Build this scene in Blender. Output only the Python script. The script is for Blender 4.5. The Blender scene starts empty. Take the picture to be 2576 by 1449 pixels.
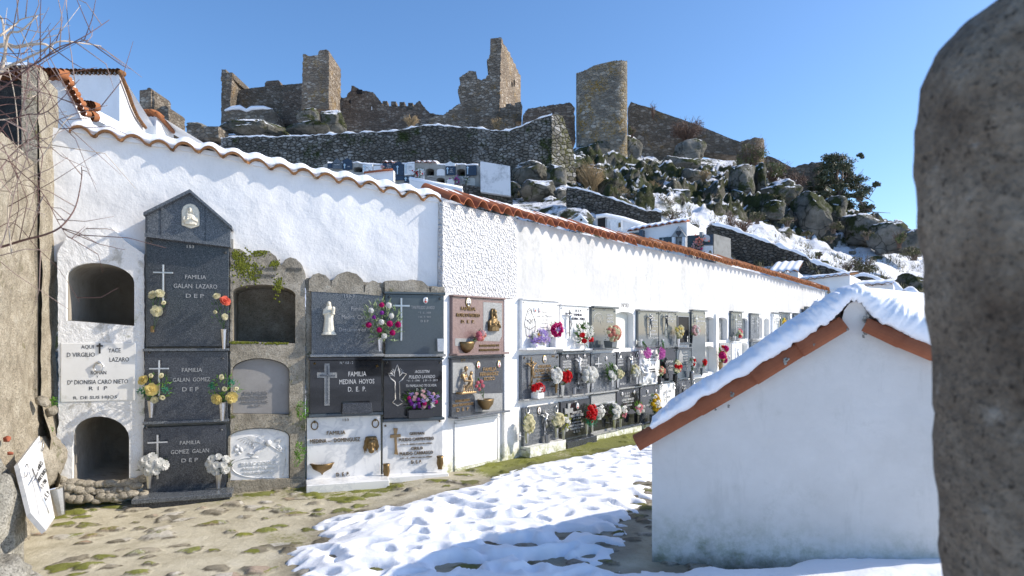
import bpy, bmesh, math, random
import numpy as np
from mathutils import Vector, Matrix, noise, geometry

# ------------------------------------------------------------------ camera, sky, sun
SUN_EL, SUN_AZ = 32.0, -3.0          # azimuth measured from +X towards -Y (deg)
scene = bpy.context.scene
C = scene.collection
F, U0, VH, EYE = 1678.0, 1288.0, 840.0, 1.6     # focal length / principal point in photo pixels (2576 wide)
cam = bpy.data.objects.new("camera", bpy.data.cameras.new("camera")); C.objects.link(cam)
cam.location = (0, 0, EYE); cam.rotation_euler = (math.radians(90), 0, 0)
cam.data.sensor_width = 36.0; cam.data.lens = 36.0*F/2576.0
cam.data.shift_y = (VH-724.5)/2576.0
cam.data.clip_start = 0.05; cam.data.clip_end = 6000
cam.data.dof.use_dof = True; cam.data.dof.focus_distance = 9.0; cam.data.dof.aperture_fstop = 2.8
scene.camera = cam
world = bpy.data.worlds.new("World"); scene.world = world; world.use_nodes = True
wn = world.node_tree.nodes; wl = world.node_tree.links
sky = wn.new('ShaderNodeTexSky'); sky.sky_type = 'NISHITA'; sky.sun_disc = False
sky.sun_elevation = math.radians(SUN_EL); sky.sun_rotation = math.radians(90+SUN_AZ)
sky.altitude = 600; sky.air_density = 1.0; sky.dust_density = 1.4; sky.ozone_density = 5.0
hs = wn.new('ShaderNodeHueSaturation'); hs.inputs['Saturation'].default_value = 1.08; wl.new(sky.outputs[0], hs.inputs['Color']); wl.new(hs.outputs[0], wn['Background'].inputs[0]); wn['Background'].inputs[1].default_value = 0.15
sun = bpy.data.objects.new("sun", bpy.data.lights.new("sun", 'SUN')); C.objects.link(sun)
sun.data.energy = 3.6; sun.data.angle = math.radians(0.53); sun.data.color = (1.0, 0.90, 0.76)
_a, _e = math.radians(SUN_AZ), math.radians(SUN_EL)
sdir = Vector((math.cos(_a)*math.cos(_e), -math.sin(_a)*math.cos(_e), math.sin(_e)))
sun.rotation_euler = sdir.to_track_quat('Z', 'Y').to_euler()
scene.view_settings.view_transform = 'Standard'; scene.view_settings.look = 'None'
scene.view_settings.exposure = 0.62; scene.view_settings.gamma = 1.0

# ------------------------------------------------------------------ helpers
def at(u, v, d): return Vector(((u-U0)/F*d, d, EYE+(VH-v)/F*d))
def gat(u, v, z=0.0):
    d = (EYE-z)*F/(v-VH); return Vector(((u-U0)/F*d, d, z))

class Seg:
    """a vertical plane in plan: local x along it, local y into it, z up"""
    def __init__(s, x0, y0, x1, y1):
        s.o = Vector((x0, y0)); s.t = Vector((x1-x0, y1-y0)).normalized()
        s.n = Vector((s.t.y, -s.t.x)); s.ang = math.atan2(s.t.y, s.t.x)
    def d(s, u, off=0.0):
        k = (u-U0)/F; o = s.o + s.n*off
        return (o.dot(s.n))/(k*s.n.x + s.n.y)
    def s(s, u, off=0.0):
        d = s.d(u, off); return (Vector(((u-U0)/F*d, d))-s.o).dot(s.t)
    def z(s, u, v, off=0.0): return EYE+(VH-v)/F*s.d(u, off)
    def mat(s, sx, z, off=0.0):
        p = s.o + s.t*sx + s.n*off
        return Matrix.Translation((p.x, p.y, z)) @ Matrix.Rotation(s.ang, 4, 'Z')
    def P(s, u, v, off=0.0): return at(u, v, s.d(u, off))

class MB:
    def __init__(s): s.v = []; s.f = []; s.sm = []
    def add(s, vs, fs, smooth=False, M=None):
        b = len(s.v)
        s.v += [tuple(M @ Vector(p)) if M else tuple(p) for p in vs]
        s.f += [tuple(b+i for i in f) for f in fs]; s.sm += [smooth]*len(fs); return s
    def box(s, x0, x1, y0, y1, z0, z1, M=None):
        vs = [(x, y, z) for z in (z0, z1) for y in (y0, y1) for x in (x0, x1)]
        return s.add(vs, [(0,2,3,1),(4,5,7,6),(0,1,5,4),(2,6,7,3),(0,4,6,2),(1,3,7,5)], False, M)
    def prism(s, poly, y0, y1, holes=(), hole_y=None, cap=True, M=None, smooth=False):
        """outline in (x,z), front at y0, back at y1; holes run back to hole_y where they are capped"""
        loops = [[Vector((p[0], 0, p[1])) for p in poly]] + [[Vector((p[0], 0, p[1])) for p in h] for h in holes]
        flat = [p for l in loops for p in l]
        tri = geometry.tessellate_polygon([[Vector((p.x, p.z, 0)) for p in l] for l in loops])
        n = len(flat)
        def area(l): return sum(l[i].x*l[(i+1) % len(l)].z-l[(i+1) % len(l)].x*l[i].z for i in range(len(l)))
        vs = [(p.x, y0, p.z) for p in flat]; fs = []
        for t in tri:
            a, b, c = [flat[i] for i in t]
            cr = (b.x-a.x)*(c.z-a.z)-(b.z-a.z)*(c.x-a.x)
            fs.append(tuple(t) if cr > 0 else (t[0], t[2], t[1]))
        s.add(vs, fs, False, M)
        if not holes and cap:
            s.add([(p.x, y1, p.z) for p in flat], [tuple(reversed(f)) for f in fs], False, M)
        for k, l in enumerate(loops):
            yb = y1 if k == 0 else (hole_y if hole_y is not None else y1)
            m = len(l); ccw = area(l) > 0
            if k: ccw = not ccw
            vv = [(p.x, y0, p.z) for p in l]+[(p.x, yb, p.z) for p in l]
            ff = []
            for i in range(m):
                j = (i+1) % m
                ff.append((i, i+m, j+m, j) if ccw else (i, j, j+m, i+m))
            s.add(vv, ff, smooth, M)
            if k and hole_y is not None:
                s.add([(p.x, yb, p.z) for p in l], [tuple(range(m)) if area(l) > 0 else tuple(reversed(range(m)))], False, M)
        return s
    def lathe(s, prof, n=12, M=None, sx=1.0, sy=1.0, flute=0.0, smooth=True, a0=0, a1=2*math.pi):
        vs = []; full = abs(a1-a0-2*math.pi) < 1e-6; cols = n if full else n+1
        for r, z in prof:
            for i in range(cols):
                a = a0+(a1-a0)*i/n; rr = r*(1+(flute if i % 2 else 0))
                vs.append((rr*math.cos(a)*sx, rr*math.sin(a)*sy, z))
        fs = []
        for k in range(len(prof)-1):
            for i in range(n):
                j = (i+1) % cols
                fs.append((k*cols+i, k*cols+j, (k+1)*cols+j, (k+1)*cols+i))
        s.add(vs, fs, smooth, M); return s
    def ell(s, c, r, n=10, m=6, M=None):
        if not hasattr(r, '__len__'): r = (r, r, r)
        prof = [(max(1e-4, math.sin(math.pi*k/m)), -math.cos(math.pi*k/m)) for k in range(m+1)]
        T = Matrix.Translation(c) @ Matrix.Diagonal((r[0], r[1], r[2], 1))
        return s.lathe(prof, n, (M @ T) if M else T)
    def tube(s, pts, r, n=5, M=None, cap=True):
        pts = [Vector(p) for p in pts]; m = len(pts)
        if not hasattr(r, '__len__'): r = [r]*m
        vs = []; up = Vector((0, 0, 1))
        for i, p in enumerate(pts):
            d = (pts[min(i+1, m-1)]-pts[max(i-1, 0)])
            if d.length < 1e-9: d = Vector((0, 0, 1))
            d.normalize(); a = d.cross(up)
            if a.length < 0.05: a = d.cross(Vector((1, 0, 0)))
            a.normalize(); b = d.cross(a)
            for k in range(n):
                t = 2*math.pi*k/n; vs.append(p+(a*math.cos(t)+b*math.sin(t))*r[i])
        fs = [(i*n+k, (i+1)*n+k, (i+1)*n+(k+1) % n, i*n+(k+1) % n) for i in range(m-1) for k in range(n)]
        if cap: fs += [tuple(range(n)), tuple(reversed([(m-1)*n+k for k in range(n)]))]
        return s.add(vs, fs, True, M)
    def mesh(s, name):
        me = bpy.data.meshes.new(name); me.from_pydata(s.v, [], s.f)
        me.polygons.foreach_set('use_smooth', s.sm); me.update(); return me

def tag(o, label=None, cat=None, group=None, kind=None):
    if label: o['label'] = label
    if cat: o['category'] = cat
    if group: o['group'] = group
    if kind: o['kind'] = kind
    return o
def link(name, me, m=None, parent=None, M=None):
    o = bpy.data.objects.new(name, me); C.objects.link(o)
    if m is not None and not me.materials: me.materials.append(m)
    if parent is not None: o.parent = parent
    if M is not None: o.matrix_local = M
    return o
def obj(name, mb, m, parent=None, M=None, bevel=0.0, seg=1, fix=False):
    me = mb.mesh(name)
    if bevel or fix:
        bm = bmesh.new(); bm.from_mesh(me)
        bmesh.ops.remove_doubles(bm, verts=bm.verts, dist=1e-5)
        bmesh.ops.recalc_face_normals(bm, faces=bm.faces)
        if bevel:
            es = [e for e in bm.edges if e.is_manifold and e.calc_face_angle(0) > 0.6]
            bmesh.ops.bevel(bm, geom=es, offset=bevel, segments=seg, affect='EDGES', clamp_overlap=True)
        bm.to_mesh(me); bm.free()
    return link(name, me, m, parent, M)
def empty(name, M=None, label=None, cat=None, group=None, kind=None):
    o = bpy.data.objects.new(name, None); C.objects.link(o); o.empty_display_size = .1
    if M is not None: o.matrix_local = M
    return tag(o, label, cat, group, kind)
def copy_tree(o, parent=None):
    c = o.copy(); C.objects.link(c); c.parent = parent
    for ch in list(o.children): copy_tree(ch, c)
    return c

# ------------------------------------------------------------------ materials
class NT:
    def __init__(s, name, rough=.7, metal=0.0, spec=.5):
        s.m = bpy.data.materials.new(name); s.m.use_nodes = True
        s.n = s.m.node_tree.nodes; s.l = s.m.node_tree.links
        s.b = s.n['Principled BSDF']; s.b.inputs['Roughness'].default_value = rough
        s.b.inputs['Metallic'].default_value = metal; s.b.inputs['Specular IOR Level'].default_value = spec
        g = s.n.new('ShaderNodeNewGeometry'); s.geo = g; s.pos = g.outputs['Position']; s.nz = None
    def objcoord(s):
        t = s.n.new('ShaderNodeTexCoord'); s.pos = t.outputs['Object']; return s
    def sock(s, x, inp):
        if isinstance(x, (int, float)): inp.default_value = x
        elif isinstance(x, (tuple, list)):
            inp.default_value = tuple(x)+((1.0,) if len(x) == 3 and len(inp.default_value) == 4 else ())
        else: s.l.new(x, inp)
    def vscale(s, vec):
        m = s.n.new('ShaderNodeVectorMath'); m.operation = 'MULTIPLY'
        s.l.new(s.pos, m.inputs[0]); m.inputs[1].default_value = vec; return m.outputs[0]
    def warp(s, vec, amount, scale):
        nn = s.n.new('ShaderNodeTexNoise'); nn.inputs['Scale'].default_value = scale; s.l.new(s.pos, nn.inputs['Vector'])
        a = s.n.new('ShaderNodeVectorMath'); a.operation = 'MULTIPLY_ADD'
        s.l.new(nn.outputs['Color'], a.inputs[0]); a.inputs[1].default_value = (amount,)*3; s.l.new(vec, a.inputs[2]); return a.outputs[0]
    def noise(s, scale, detail=4, rough=.6, vec=None, dist=0.0):
        n = s.n.new('ShaderNodeTexNoise'); n.inputs['Scale'].default_value = scale; n.inputs['Detail'].default_value = detail
        n.inputs['Roughness'].default_value = rough; n.inputs['Distortion'].default_value = dist
        s.l.new(vec or s.pos, n.inputs['Vector']); return n.outputs['Fac']
    def voro(s, scale, feature='F1', vec=None, out='Distance', rnd=1.0):
        n = s.n.new('ShaderNodeTexVoronoi'); n.feature = feature; n.inputs['Scale'].default_value = scale
        n.inputs['Randomness'].default_value = rnd
        s.l.new(vec or s.pos, n.inputs['Vector']); return n.outputs[out]
    def ramp(s, fac, stops, interp='LINEAR'):
        r = s.n.new('ShaderNodeValToRGB'); r.color_ramp.interpolation = interp
        e = r.color_ramp.elements
        while len(e) < len(stops): e.new(0.5)
        for k, (p, c) in enumerate(stops):
            e[k].position = p; e[k].color = (c, c, c, 1) if isinstance(c, (int, float)) else tuple(c)+(1,)
        s.l.new(fac, r.inputs[0]); return r.outputs[0]
    def mix(s, a, b, fac, mode='MIX'):
        m = s.n.new('ShaderNodeMix'); m.data_type = 'RGBA'; m.blend_type = mode
        s.sock(fac, m.inputs[0]); s.sock(a, m.inputs[6]); s.sock(b, m.inputs[7]); return m.outputs[2]
    def math(s, op, a, b=0.0, c=None, clamp=False):
        m = s.n.new('ShaderNodeMath'); m.operation = op; m.use_clamp = clamp
        s.sock(a, m.inputs[0]); s.sock(b, m.inputs[1])
        if c is not None: s.sock(c, m.inputs[2])
        return m.outputs[0]
    def upness(s):
        x = s.n.new('ShaderNodeSeparateXYZ'); s.l.new(s.geo.outputs['Normal'], x.inputs[0]); return x.outputs[2]
    def height(s):
        x = s.n.new('ShaderNodeSeparateXYZ'); s.l.new(s.geo.outputs['Position'], x.inputs[0]); return x.outputs[2]
    def attr(s, name):
        a = s.n.new('ShaderNodeAttribute'); a.attribute_name = name; return a.outputs['Fac']
    def rand(s):
        return s.n.new('ShaderNodeObjectInfo').outputs['Random']
    def col(s, c): s.sock(c, s.b.inputs['Base Color']); return s
    def rgh(s, c): s.sock(c, s.b.inputs['Roughness']); return s
    def bump(s, h, strength=.5, dist=.01):
        b = s.n.new('ShaderNodeBump'); b.inputs['Strength'].default_value = strength; b.inputs['Distance'].default_value = dist
        s.l.new(h, b.inputs['Height'])
        prev = getattr(s, '_b', None)
        if prev: s.l.new(prev, b.inputs['Normal'])
        s._b = b.outputs[0]; s.l.new(s._b, s.b.inputs['Normal']); return s

MAT = {}
def plain(name, c, rough=.6, metal=0.0, spec=.5, var=.12, scale=60):
    n = NT(name, rough, metal, spec); f = n.noise(scale, 3)
    lo = tuple(x*(1-var) for x in c); hi = tuple(min(1, x*(1+var)) for x in c)
    n.col(n.ramp(f, [(.3, lo), (.7, hi)])); MAT[name] = n.m; return n.m

def build_materials():
    # --- plasters
    n = NT('white plaster', .85, 0, .2)
    big = n.noise(1.3, 5, .6); st = n.noise(1.0, 5, .65, n.vscale((3.0, 3.0, .7)))
    c = n.ramp(big, [(.3, (.78, .775, .76)), (.6, (.84, .84, .835)), (.8, (.87, .87, .87))])
    c = n.mix(c, (.60, .60, .585), n.ramp(st, [(.56, 0), (.80, .35)]))
    sp = n.noise(38, 2, .5); c = n.mix(c, (.36, .36, .34), n.ramp(sp, [(.78, 0), (.82, .5)]))
    n.col(c); n.bump(n.noise(4, 5, .6), .6, .03); n.bump(n.noise(45, 3, .6), .35, .006); MAT['plaster'] = n.m
    n = NT('weathered white plaster', .9, 0, .2)
    st = n.noise(1.8, 6, .7, n.vscale((2.6, 2.6, .5))); fine = n.noise(14, 5, .75)
    c = n.ramp(big := n.noise(.9, 4), [(.3, (.50, .50, .495)), (.7, (.63, .63, .63))])
    m = n.math('MULTIPLY', n.ramp(st, [(.46, 0), (.66, .9)]), n.ramp(fine, [(.42, .15), (.60, 1)]))
    c = n.mix(c, (.33, .34, .32), n.math('MULTIPLY', m, .7)); n.col(c)
    n.bump(n.noise(5, 5, .6), .5, .03); n.bump(fine, .3, .006); MAT['plaster_old'] = n.m
    n = NT('rough stucco', .9, 0, .2); v = n.voro(42, 'SMOOTH_F1', n.warp(n.pos, .03, 20)); f = n.noise(30, 4)
    n.col(n.ramp(f, [(.3, (.56, .56, .56)), (.7, (.68, .68, .68))])); n.bump(v, 1.0, .04); n.bump(f, .5, .01); MAT['stucco'] = n.m
    n = NT('peeling limewash', .9, 0, .2)
    a = n.noise(3.2, 7, .7, None, .4); b = n.noise(16, 5, .7)
    c = n.mix((.82, .82, .81), (.40, .385, .34), n.ramp(a, [(.58, 0), (.66, .75)]))
    c = n.mix(c, (.17, .20, .06), n.math('MULTIPLY', n.ramp(n.noise(2.3, 6, .7), [(.60, 0), (.68, 1)]), n.ramp(b, [(.45, 0), (.6, .9)])))
    n.col(c); n.bump(a, .8, .05); n.bump(b, .5, .012); MAT['limewash'] = n.m
    n = NT('limewash with algae at the foot', .9, 0, .2)
    h = n.math('ADD', n.height(), n.math('MULTIPLY', n.noise(4, 6, .7), .55))
    alg = n.ramp(h, [(.20, 1), (.46, 0)]); b = n.noise(12, 6, .75)
    c = n.mix((.80, .80, .79), n.mix((.20, .23, .06), (.36, .37, .18), n.noise(30, 4, .7)), n.math('MULTIPLY', alg, n.ramp(b, [(.40, .1), (.56, .95)])))
    n.col(c); n.bump(n.noise(8, 6, .65), .8, .03); n.bump(b, .4, .01); MAT['algae'] = n.m
    n = NT('hut plaster', .88, 0, .2)
    h = n.math('ADD', n.height(), n.math('MULTIPLY', n.noise(2.5, 6, .7), .5))
    d1 = n.math('MULTIPLY', n.ramp(h, [(.22, 1), (.62, 0)]), n.ramp(n.noise(9, 6, .75), [(.42, 0), (.64, .8)]))
    c = n.mix(n.ramp(n.noise(1.4, 6, .65), [(.3, (.60, .575, .535)), (.7, (.72, .695, .66))]), (.24, .27, .15), d1)
    st2 = n.noise(1.6, 6, .7, n.vscale((2.5, 2.5, .5))); c = n.mix(c, (.44, .43, .39), n.ramp(st2, [(.55, 0), (.75, .5)]))
    c = n.mix(c, (.50, .49, .44), n.math('MULTIPLY', n.ramp(n.noise(2.1, 7, .7, None, .3), [(.54, 0), (.66, .45)]), n.ramp(n.noise(60, 2), [(.4, .3), (.6, 1)])))
    c = n.mix(c, (.10, .11, .08), n.math('MULTIPLY', n.ramp(h, [(.16, 1), (.30, 0)]), .8)); n.col(c)
    n.bump(n.noise(2.5, 5, .6), .5, .03); n.bump(n.noise(70, 3, .6), .3, .004); MAT['hut'] = n.m
    # --- slabs
    def granite(key, name, dark, light, sc=420, rough=.12, thr=.5):
        n = NT(name, rough, 0, .5); v = n.voro(sc, 'F1', None, 'Color'); x = n.n.new('ShaderNodeSeparateColor'); n.l.new(v, x.inputs[0])
        f = n.noise(sc*.35, 2, .6)
        c = n.ramp(x.outputs[0], [(0, dark), (thr, tuple(a*1.5 for a in dark)), (thr+.12, light), (1, tuple(min(1, a*1.3) for a in light))])
        c = n.mix(c, dark, n.ramp(f, [(.4, .45), (.6, 0)])); n.col(c); n.rgh(n.ramp(n.noise(3, 4), [(.3, rough*.7), (.7, rough*1.6)])); MAT[key] = n.m
    granite('granite_dark', 'dark speckled granite', (.018, .021, .027), (.105, .115, .13), 300, .16, .62)
    granite('granite_mid', 'grey speckled granite', (.045, .052, .062), (.19, .205, .22), 260, .2, .55)
    granite('granite_pale', 'pale grey granite', (.16, .165, .165), (.38, .38, .37), 260, .35, .5)
    granite('granite_rose', 'brown rose granite', (.135, .085, .078), (.27, .19, .18), 260, .22, .55)
    granite('granite_teal', 'smooth blue grey granite', (.045, .060, .072), (.085, .105, .12), 500, .13, .6)
    granite('granite_navy', 'blue black granite', (.016, .026, .048), (.035, .05, .08), 300, .2, .6)
    n = NT('polished black granite', .045, 0, .55); n.col(n.ramp(n.noise(260, 2), [(.4, (.012, .013, .015)), (.75, (.032, .034, .038))])); MAT['black'] = n.m
    n = NT('polished grey granite', .06, 0, .6); n.col(n.ramp(n.noise(260, 2), [(.4, (.10, .115, .12)), (.75, (.16, .175, .18))])); MAT['grey_polished'] = n.m
    n = NT('white marble', .22, 0, .5)
    w = n.noise(3.5, 6, .6, n.warp(n.pos, .5, 2.0)); c = n.ramp(w, [(.44, (.80, .80, .79)), (.5, (.66, .67, .68)), (.54, (.80, .80, .79)), (.9, (.86, .86, .85))]); n.col(c); MAT['marble'] = n.m
    n = NT('stained white marble', .45, 0, .4)
    c = n.mix(n.ramp(n.noise(4, 5), [(.3, (.74, .74, .72)), (.7, (.83, .83, .81))]), (.45, .44, .38), n.ramp(n.noise(6, 6, .7), [(.58, 0), (.75, .5)])); n.col(c); MAT['marble_old'] = n.m
    n = NT('grey cement panel', .8, 0, .3); n.col(n.mix(n.ramp(n.noise(3, 6, .7), [(.3, (.24, .23, .22)), (.7, (.33, .32, .31))]), (.12, .12, .10), n.ramp(n.noise(9, 6, .7), [(.6, 0), (.78, .5)]))); n.bump(n.noise(60, 3), .3, .004); MAT['cement'] = n.m
    n = NT('painted niche back', .85, 0, .3); n.col(n.mix(n.ramp(n.noise(3, 5), [(.3, (.55, .55, .50)), (.7, (.70, .70, .66))]), (.25, .25, .17), n.ramp(n.noise(6, 7, .75), [(.56, 0), (.72, .6)]))); MAT['niche_back'] = n.m
    n = NT('mouldy niche back', .9, 0, .2); n.col(n.mix((.42, .42, .40), (.09, .09, .08), n.ramp(n.noise(9, 7, .8), [(.42, 0), (.62, .9)]))); MAT['niche_mould'] = n.m
    # --- stones
    def stone(key, name, cols, moss=.55, mossc=(.10, .115, .02), liche=(.42, .42, .36), sc=1.0, bd=.03):
        n = NT(name, .92, 0, .2)
        a = n.noise(5*sc, 7, .7); b = n.noise(70*sc, 3, .7); gx = n.n.new('ShaderNodeSeparateColor'); n.l.new(n.voro(110*sc, 'F1', None, 'Color'), gx.inputs[0]); g = n.ramp(gx.outputs[0], [(0, .05), (1, .95)])
        c = n.ramp(a, [(.28, cols[0]), (.5, cols[1]), (.72, cols[2])])
        c = n.mix(c, g, .3 if key in ('granite_tan', 'rock_grey') else .18, 'OVERLAY'); c = n.mix(c, tuple(x*.35 for x in cols[0]), n.ramp(b, [(.56, 0), (.68, .8)]))
        c = n.mix(c, liche, n.ramp(n.noise(7*sc, 7, .75), [(.60, 0), (.68, .65)]))
        mm = n.math('MULTIPLY', n.ramp(n.noise(2.6*sc, 6, .75), [(moss, 0), (moss+.08, 1)]), n.ramp(b, [(.35, .3), (.55, 1)]))
        c = n.mix(c, mossc, mm); n.col(c)
        n.bump(a, .9, bd); n.bump(b, .7, bd*.35); n.bump(mm, .4, bd); MAT[key] = n.m
    stone('granite_rough', 'rough granite blocks', ((.17, .15, .115), (.31, .28, .225), (.46, .42, .35)), .60)
    stone('granite_tan', 'tan granite wall', ((.20, .17, .125), (.34, .30, .23), (.46, .42, .34)), .62, (.17, .155, .035), (.22, .21, .19), 1.0, .045)
    stone('granite_black', 'black lichened granite', ((.018, .018, .018), (.035, .035, .034), (.075, .075, .07)), .9, (.1, .1, .05), (.42, .43, .40), .9)
    stone('rock_grey', 'grey lichen rock', ((.16, .155, .135), (.28, .27, .235), (.42, .41, .37)), .66, (.075, .08, .04), (.52, .53, .50), .8, .04)
    stone('pillar', 'brown weathered granite', ((.075, .056, .04), (.16, .128, .094), (.27, .232, .18)), .70, (.09, .10, .025), (.33, .30, .25), .75, .05)
    # --- rubble masonry
    def rubble(key, name, cols, mortar, sc=3.0, zs=1.7, lichen=None, lt=.55, bd=.08, white=None, moss=None):
        n = NT(name, .95, 0, .15)
        vec = n.warp(n.vscale((1, 1, zs)), .16, 2.5)
        e = n.voro(sc, 'DISTANCE_TO_EDGE', vec); cc = n.voro(sc, 'F1', vec, 'Color')
        x = n.n.new('ShaderNodeSeparateColor'); n.l.new(cc, x.inputs[0])
        c = n.ramp(x.outputs[0], [(0, cols[0]), (.4, cols[1]), (.75, cols[2]), (1, cols[3])])
        c = n.mix(c, tuple(k*.5 for k in cols[0]), n.ramp(n.noise(9, 5, .7), [(.55, 0), (.75, .5)]))
        c = n.mix(mortar, c, n.ramp(e, [(.02, 0), (.09, 1)]))
        c = n.mix(c, tuple(k*.5 for k in cols[1]), n.ramp(n.noise(.22, 7, .7), [(.44, 0), (.66, .75)]))
        if lichen: c = n.mix(c, lichen, n.math('MULTIPLY', n.ramp(n.noise(.5, 7, .75), [(lt, 0), (lt+.1, 1)]), n.ramp(n.noise(5, 5, .7), [(.42, 0), (.6, .8)])))
        if white: c = n.mix(c, white, n.ramp(n.noise(.28, 8, .7), [(.54, 0), (.64, .75)]))
        if moss: c = n.mix(c, (.03, .045, .01), n.ramp(n.noise(.6, 8, .75), [(moss, 0), (moss+.08, .9)]))
        n.col(c); n.bump(n.ramp(e, [(0, 0), (.14, 1)]), .9, bd); n.bump(n.noise(12, 5, .7), .6, bd*.5); MAT[key] = n.m
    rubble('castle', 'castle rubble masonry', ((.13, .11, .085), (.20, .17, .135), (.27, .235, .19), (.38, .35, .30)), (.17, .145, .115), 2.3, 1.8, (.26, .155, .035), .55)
    rubble('castle_lit', 'sunlit castle masonry', ((.19, .145, .105), (.27, .215, .16), (.33, .275, .21), (.46, .41, .34)), (.24, .195, .15), 2.3, 1.8, (.34, .21, .05), .52)  # castle colours brightened and warmed: sunlight painted in, mainly for the sunlit side faces
    rubble('terrace', 'dark terrace masonry', ((.10, .095, .08), (.15, .143, .125), (.20, .195, .175), (.30, .30, .28)), (.05, .048, .04), 3.6, 1.6, None, .55, .1, (.40, .39, .37), .54)
    rubble('drystone', 'dry stone walling', ((.08, .072, .06), (.13, .12, .10), (.175, .16, .14), (.25, .235, .21)), (.025, .024, .02), 5.0, 1.9, None, .55, .08, None, .60)
    # --- snowy hill
    def snowy(key, name, snow_lo, snow_hi, base, sc=1.0, green=.5, nz=.35):
        n = NT(name, .9, 0, .2)
        up = n.math('ADD', n.upness(), n.math('MULTIPLY', n.math('SUBTRACT', n.noise(.9*sc, 8, .75), .5), 1.5))
        a = n.noise(1.2*sc, 8, .75)
        c = n.ramp(a, [(.3, base[0]), (.5, base[1]), (.7, base[2])])
        gm = n.math('ADD', n.noise(.55*sc, 8, .72), n.math('MULTIPLY', n.upness(), .12))
        g = n.mix((.020, .026, .010), (.06, .07, .022), n.noise(6*sc, 5, .7))
        c = n.mix(c, g, n.ramp(gm, [(green, 0), (green+.07, 1)]))
        cr = n.voro(.7*sc, 'DISTANCE_TO_EDGE', n.warp(n.pos, .8, 1.1)); c = n.mix((.01, .01, .008), c, n.ramp(cr, [(0, .25), (.03, 1)]))
        sm = n.ramp(up, [(snow_lo, 0), (snow_hi, 1)])
        tw = n.ramp(n.noise(7*sc, 6, .8), [(.60, 1), (.68, .25)])
        c = n.mix(c, (.83, .85, .89), n.math('MULTIPLY', sm, tw)); n.col(c)
        n.bump(n.noise(2.5*sc, 8, .75), .8, nz); n.bump(cr, .3, nz*.3); MAT[key] = n.m
    snowy('hill', 'snow over rough grass hill', .80, .92, ((.05, .045, .032), (.105, .10, .08), (.20, .19, .165)), 1.0, .50, .3)
    snowy('snowfield', 'snowy slope with tufts and painted shade', .38, .80, ((.05, .05, .02), (.10, .10, .04), (.14, .12, .07)), 1.3, .46, .2)  # grass mixed in beyond the real tufts, darkening the snow for missing shade
    snowy('boulder', 'snow capped mossy boulder', .74, .90, ((.075, .07, .058), (.16, .155, .135), (.27, .265, .24)), .8, .50, .25)
    snowy('boulder_moss', 'mossy snow capped outcrop', .66, .84, ((.06, .058, .045), (.13, .125, .105), (.24, .23, .20)), .9, .49, .3)
    # --- snow
    n = NT('snow', .65, 0, .3); n.col(n.ramp(n.noise(1.2, 5), [(.3, (.84, .86, .90)), (.7, (.90, .915, .94))])); n.bump(n.noise(9, 6, .65), .35, .03); n.bump(n.noise(160, 3, .7), .25, .004)
    n.b.inputs['Subsurface Weight'].default_value = 0.0; MAT['snow'] = n.m
    # --- terracotta
    def terra(key, a, b, l):
        n = NT('terracotta '+key, .85, 0, .25); c = n.ramp(n.noise(5, 5, .7), [(.3, a), (.7, b)])
        c = n.mix(c, (.30, .29, .22), n.ramp(n.noise(12, 7, .8), [(l, 0), (l+.06, .8)])); c = n.mix(c, (.03, .028, .02), n.ramp(n.noise(20, 6, .75), [(.64, 0), (.74, .8)]))
        n.col(c); n.bump(n.noise(40, 4), .4, .006); MAT[key] = n.m
    terra('tile', (.25, .09, .035), (.36, .145, .06), .62)
    terra('tile_red', (.235, .075, .035), (.36, .125, .06), .68)
    terra('tile_old', (.15, .075, .032), (.26, .125, .05), .60)
    n = NT('bare cement vault', .9, 0, .2); n.col(n.mix(n.ramp(n.noise(3, 6, .7), [(.3, (.25, .225, .19)), (.7, (.38, .35, .30))]), (.12, .11, .09), n.ramp(n.noise(5, 6, .75), [(.55, 0), (.75, .7)]))); n.bump(n.noise(20, 5), .5, .01); MAT['vault'] = n.m
    # --- misc
    n = NT('concrete', .9, 0, .2); n.col(n.mix(n.ramp(n.noise(2, 6, .7), [(.3, (.28, .27, .24)), (.7, (.42, .41, .38))]), (.08, .08, .07), n.ramp(n.noise(3, 7, .75, n.vscale((1, 1, .4))), [(.5, 0), (.75, .7)]))); n.bump(n.noise(30, 4), .4, .01); MAT['concrete'] = n.m
    n = NT('mildewed white block', .9, 0, .2); n.col(n.mix((.72, .73, .74), (.16, .17, .17), n.math('MULTIPLY', n.ramp(n.noise(.9, 7, .75), [(.5, 0), (.7, .9)]), n.ramp(n.noise(9, 6, .8), [(.4, .2), (.6, 1)])))); MAT['mildew'] = n.m
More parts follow.
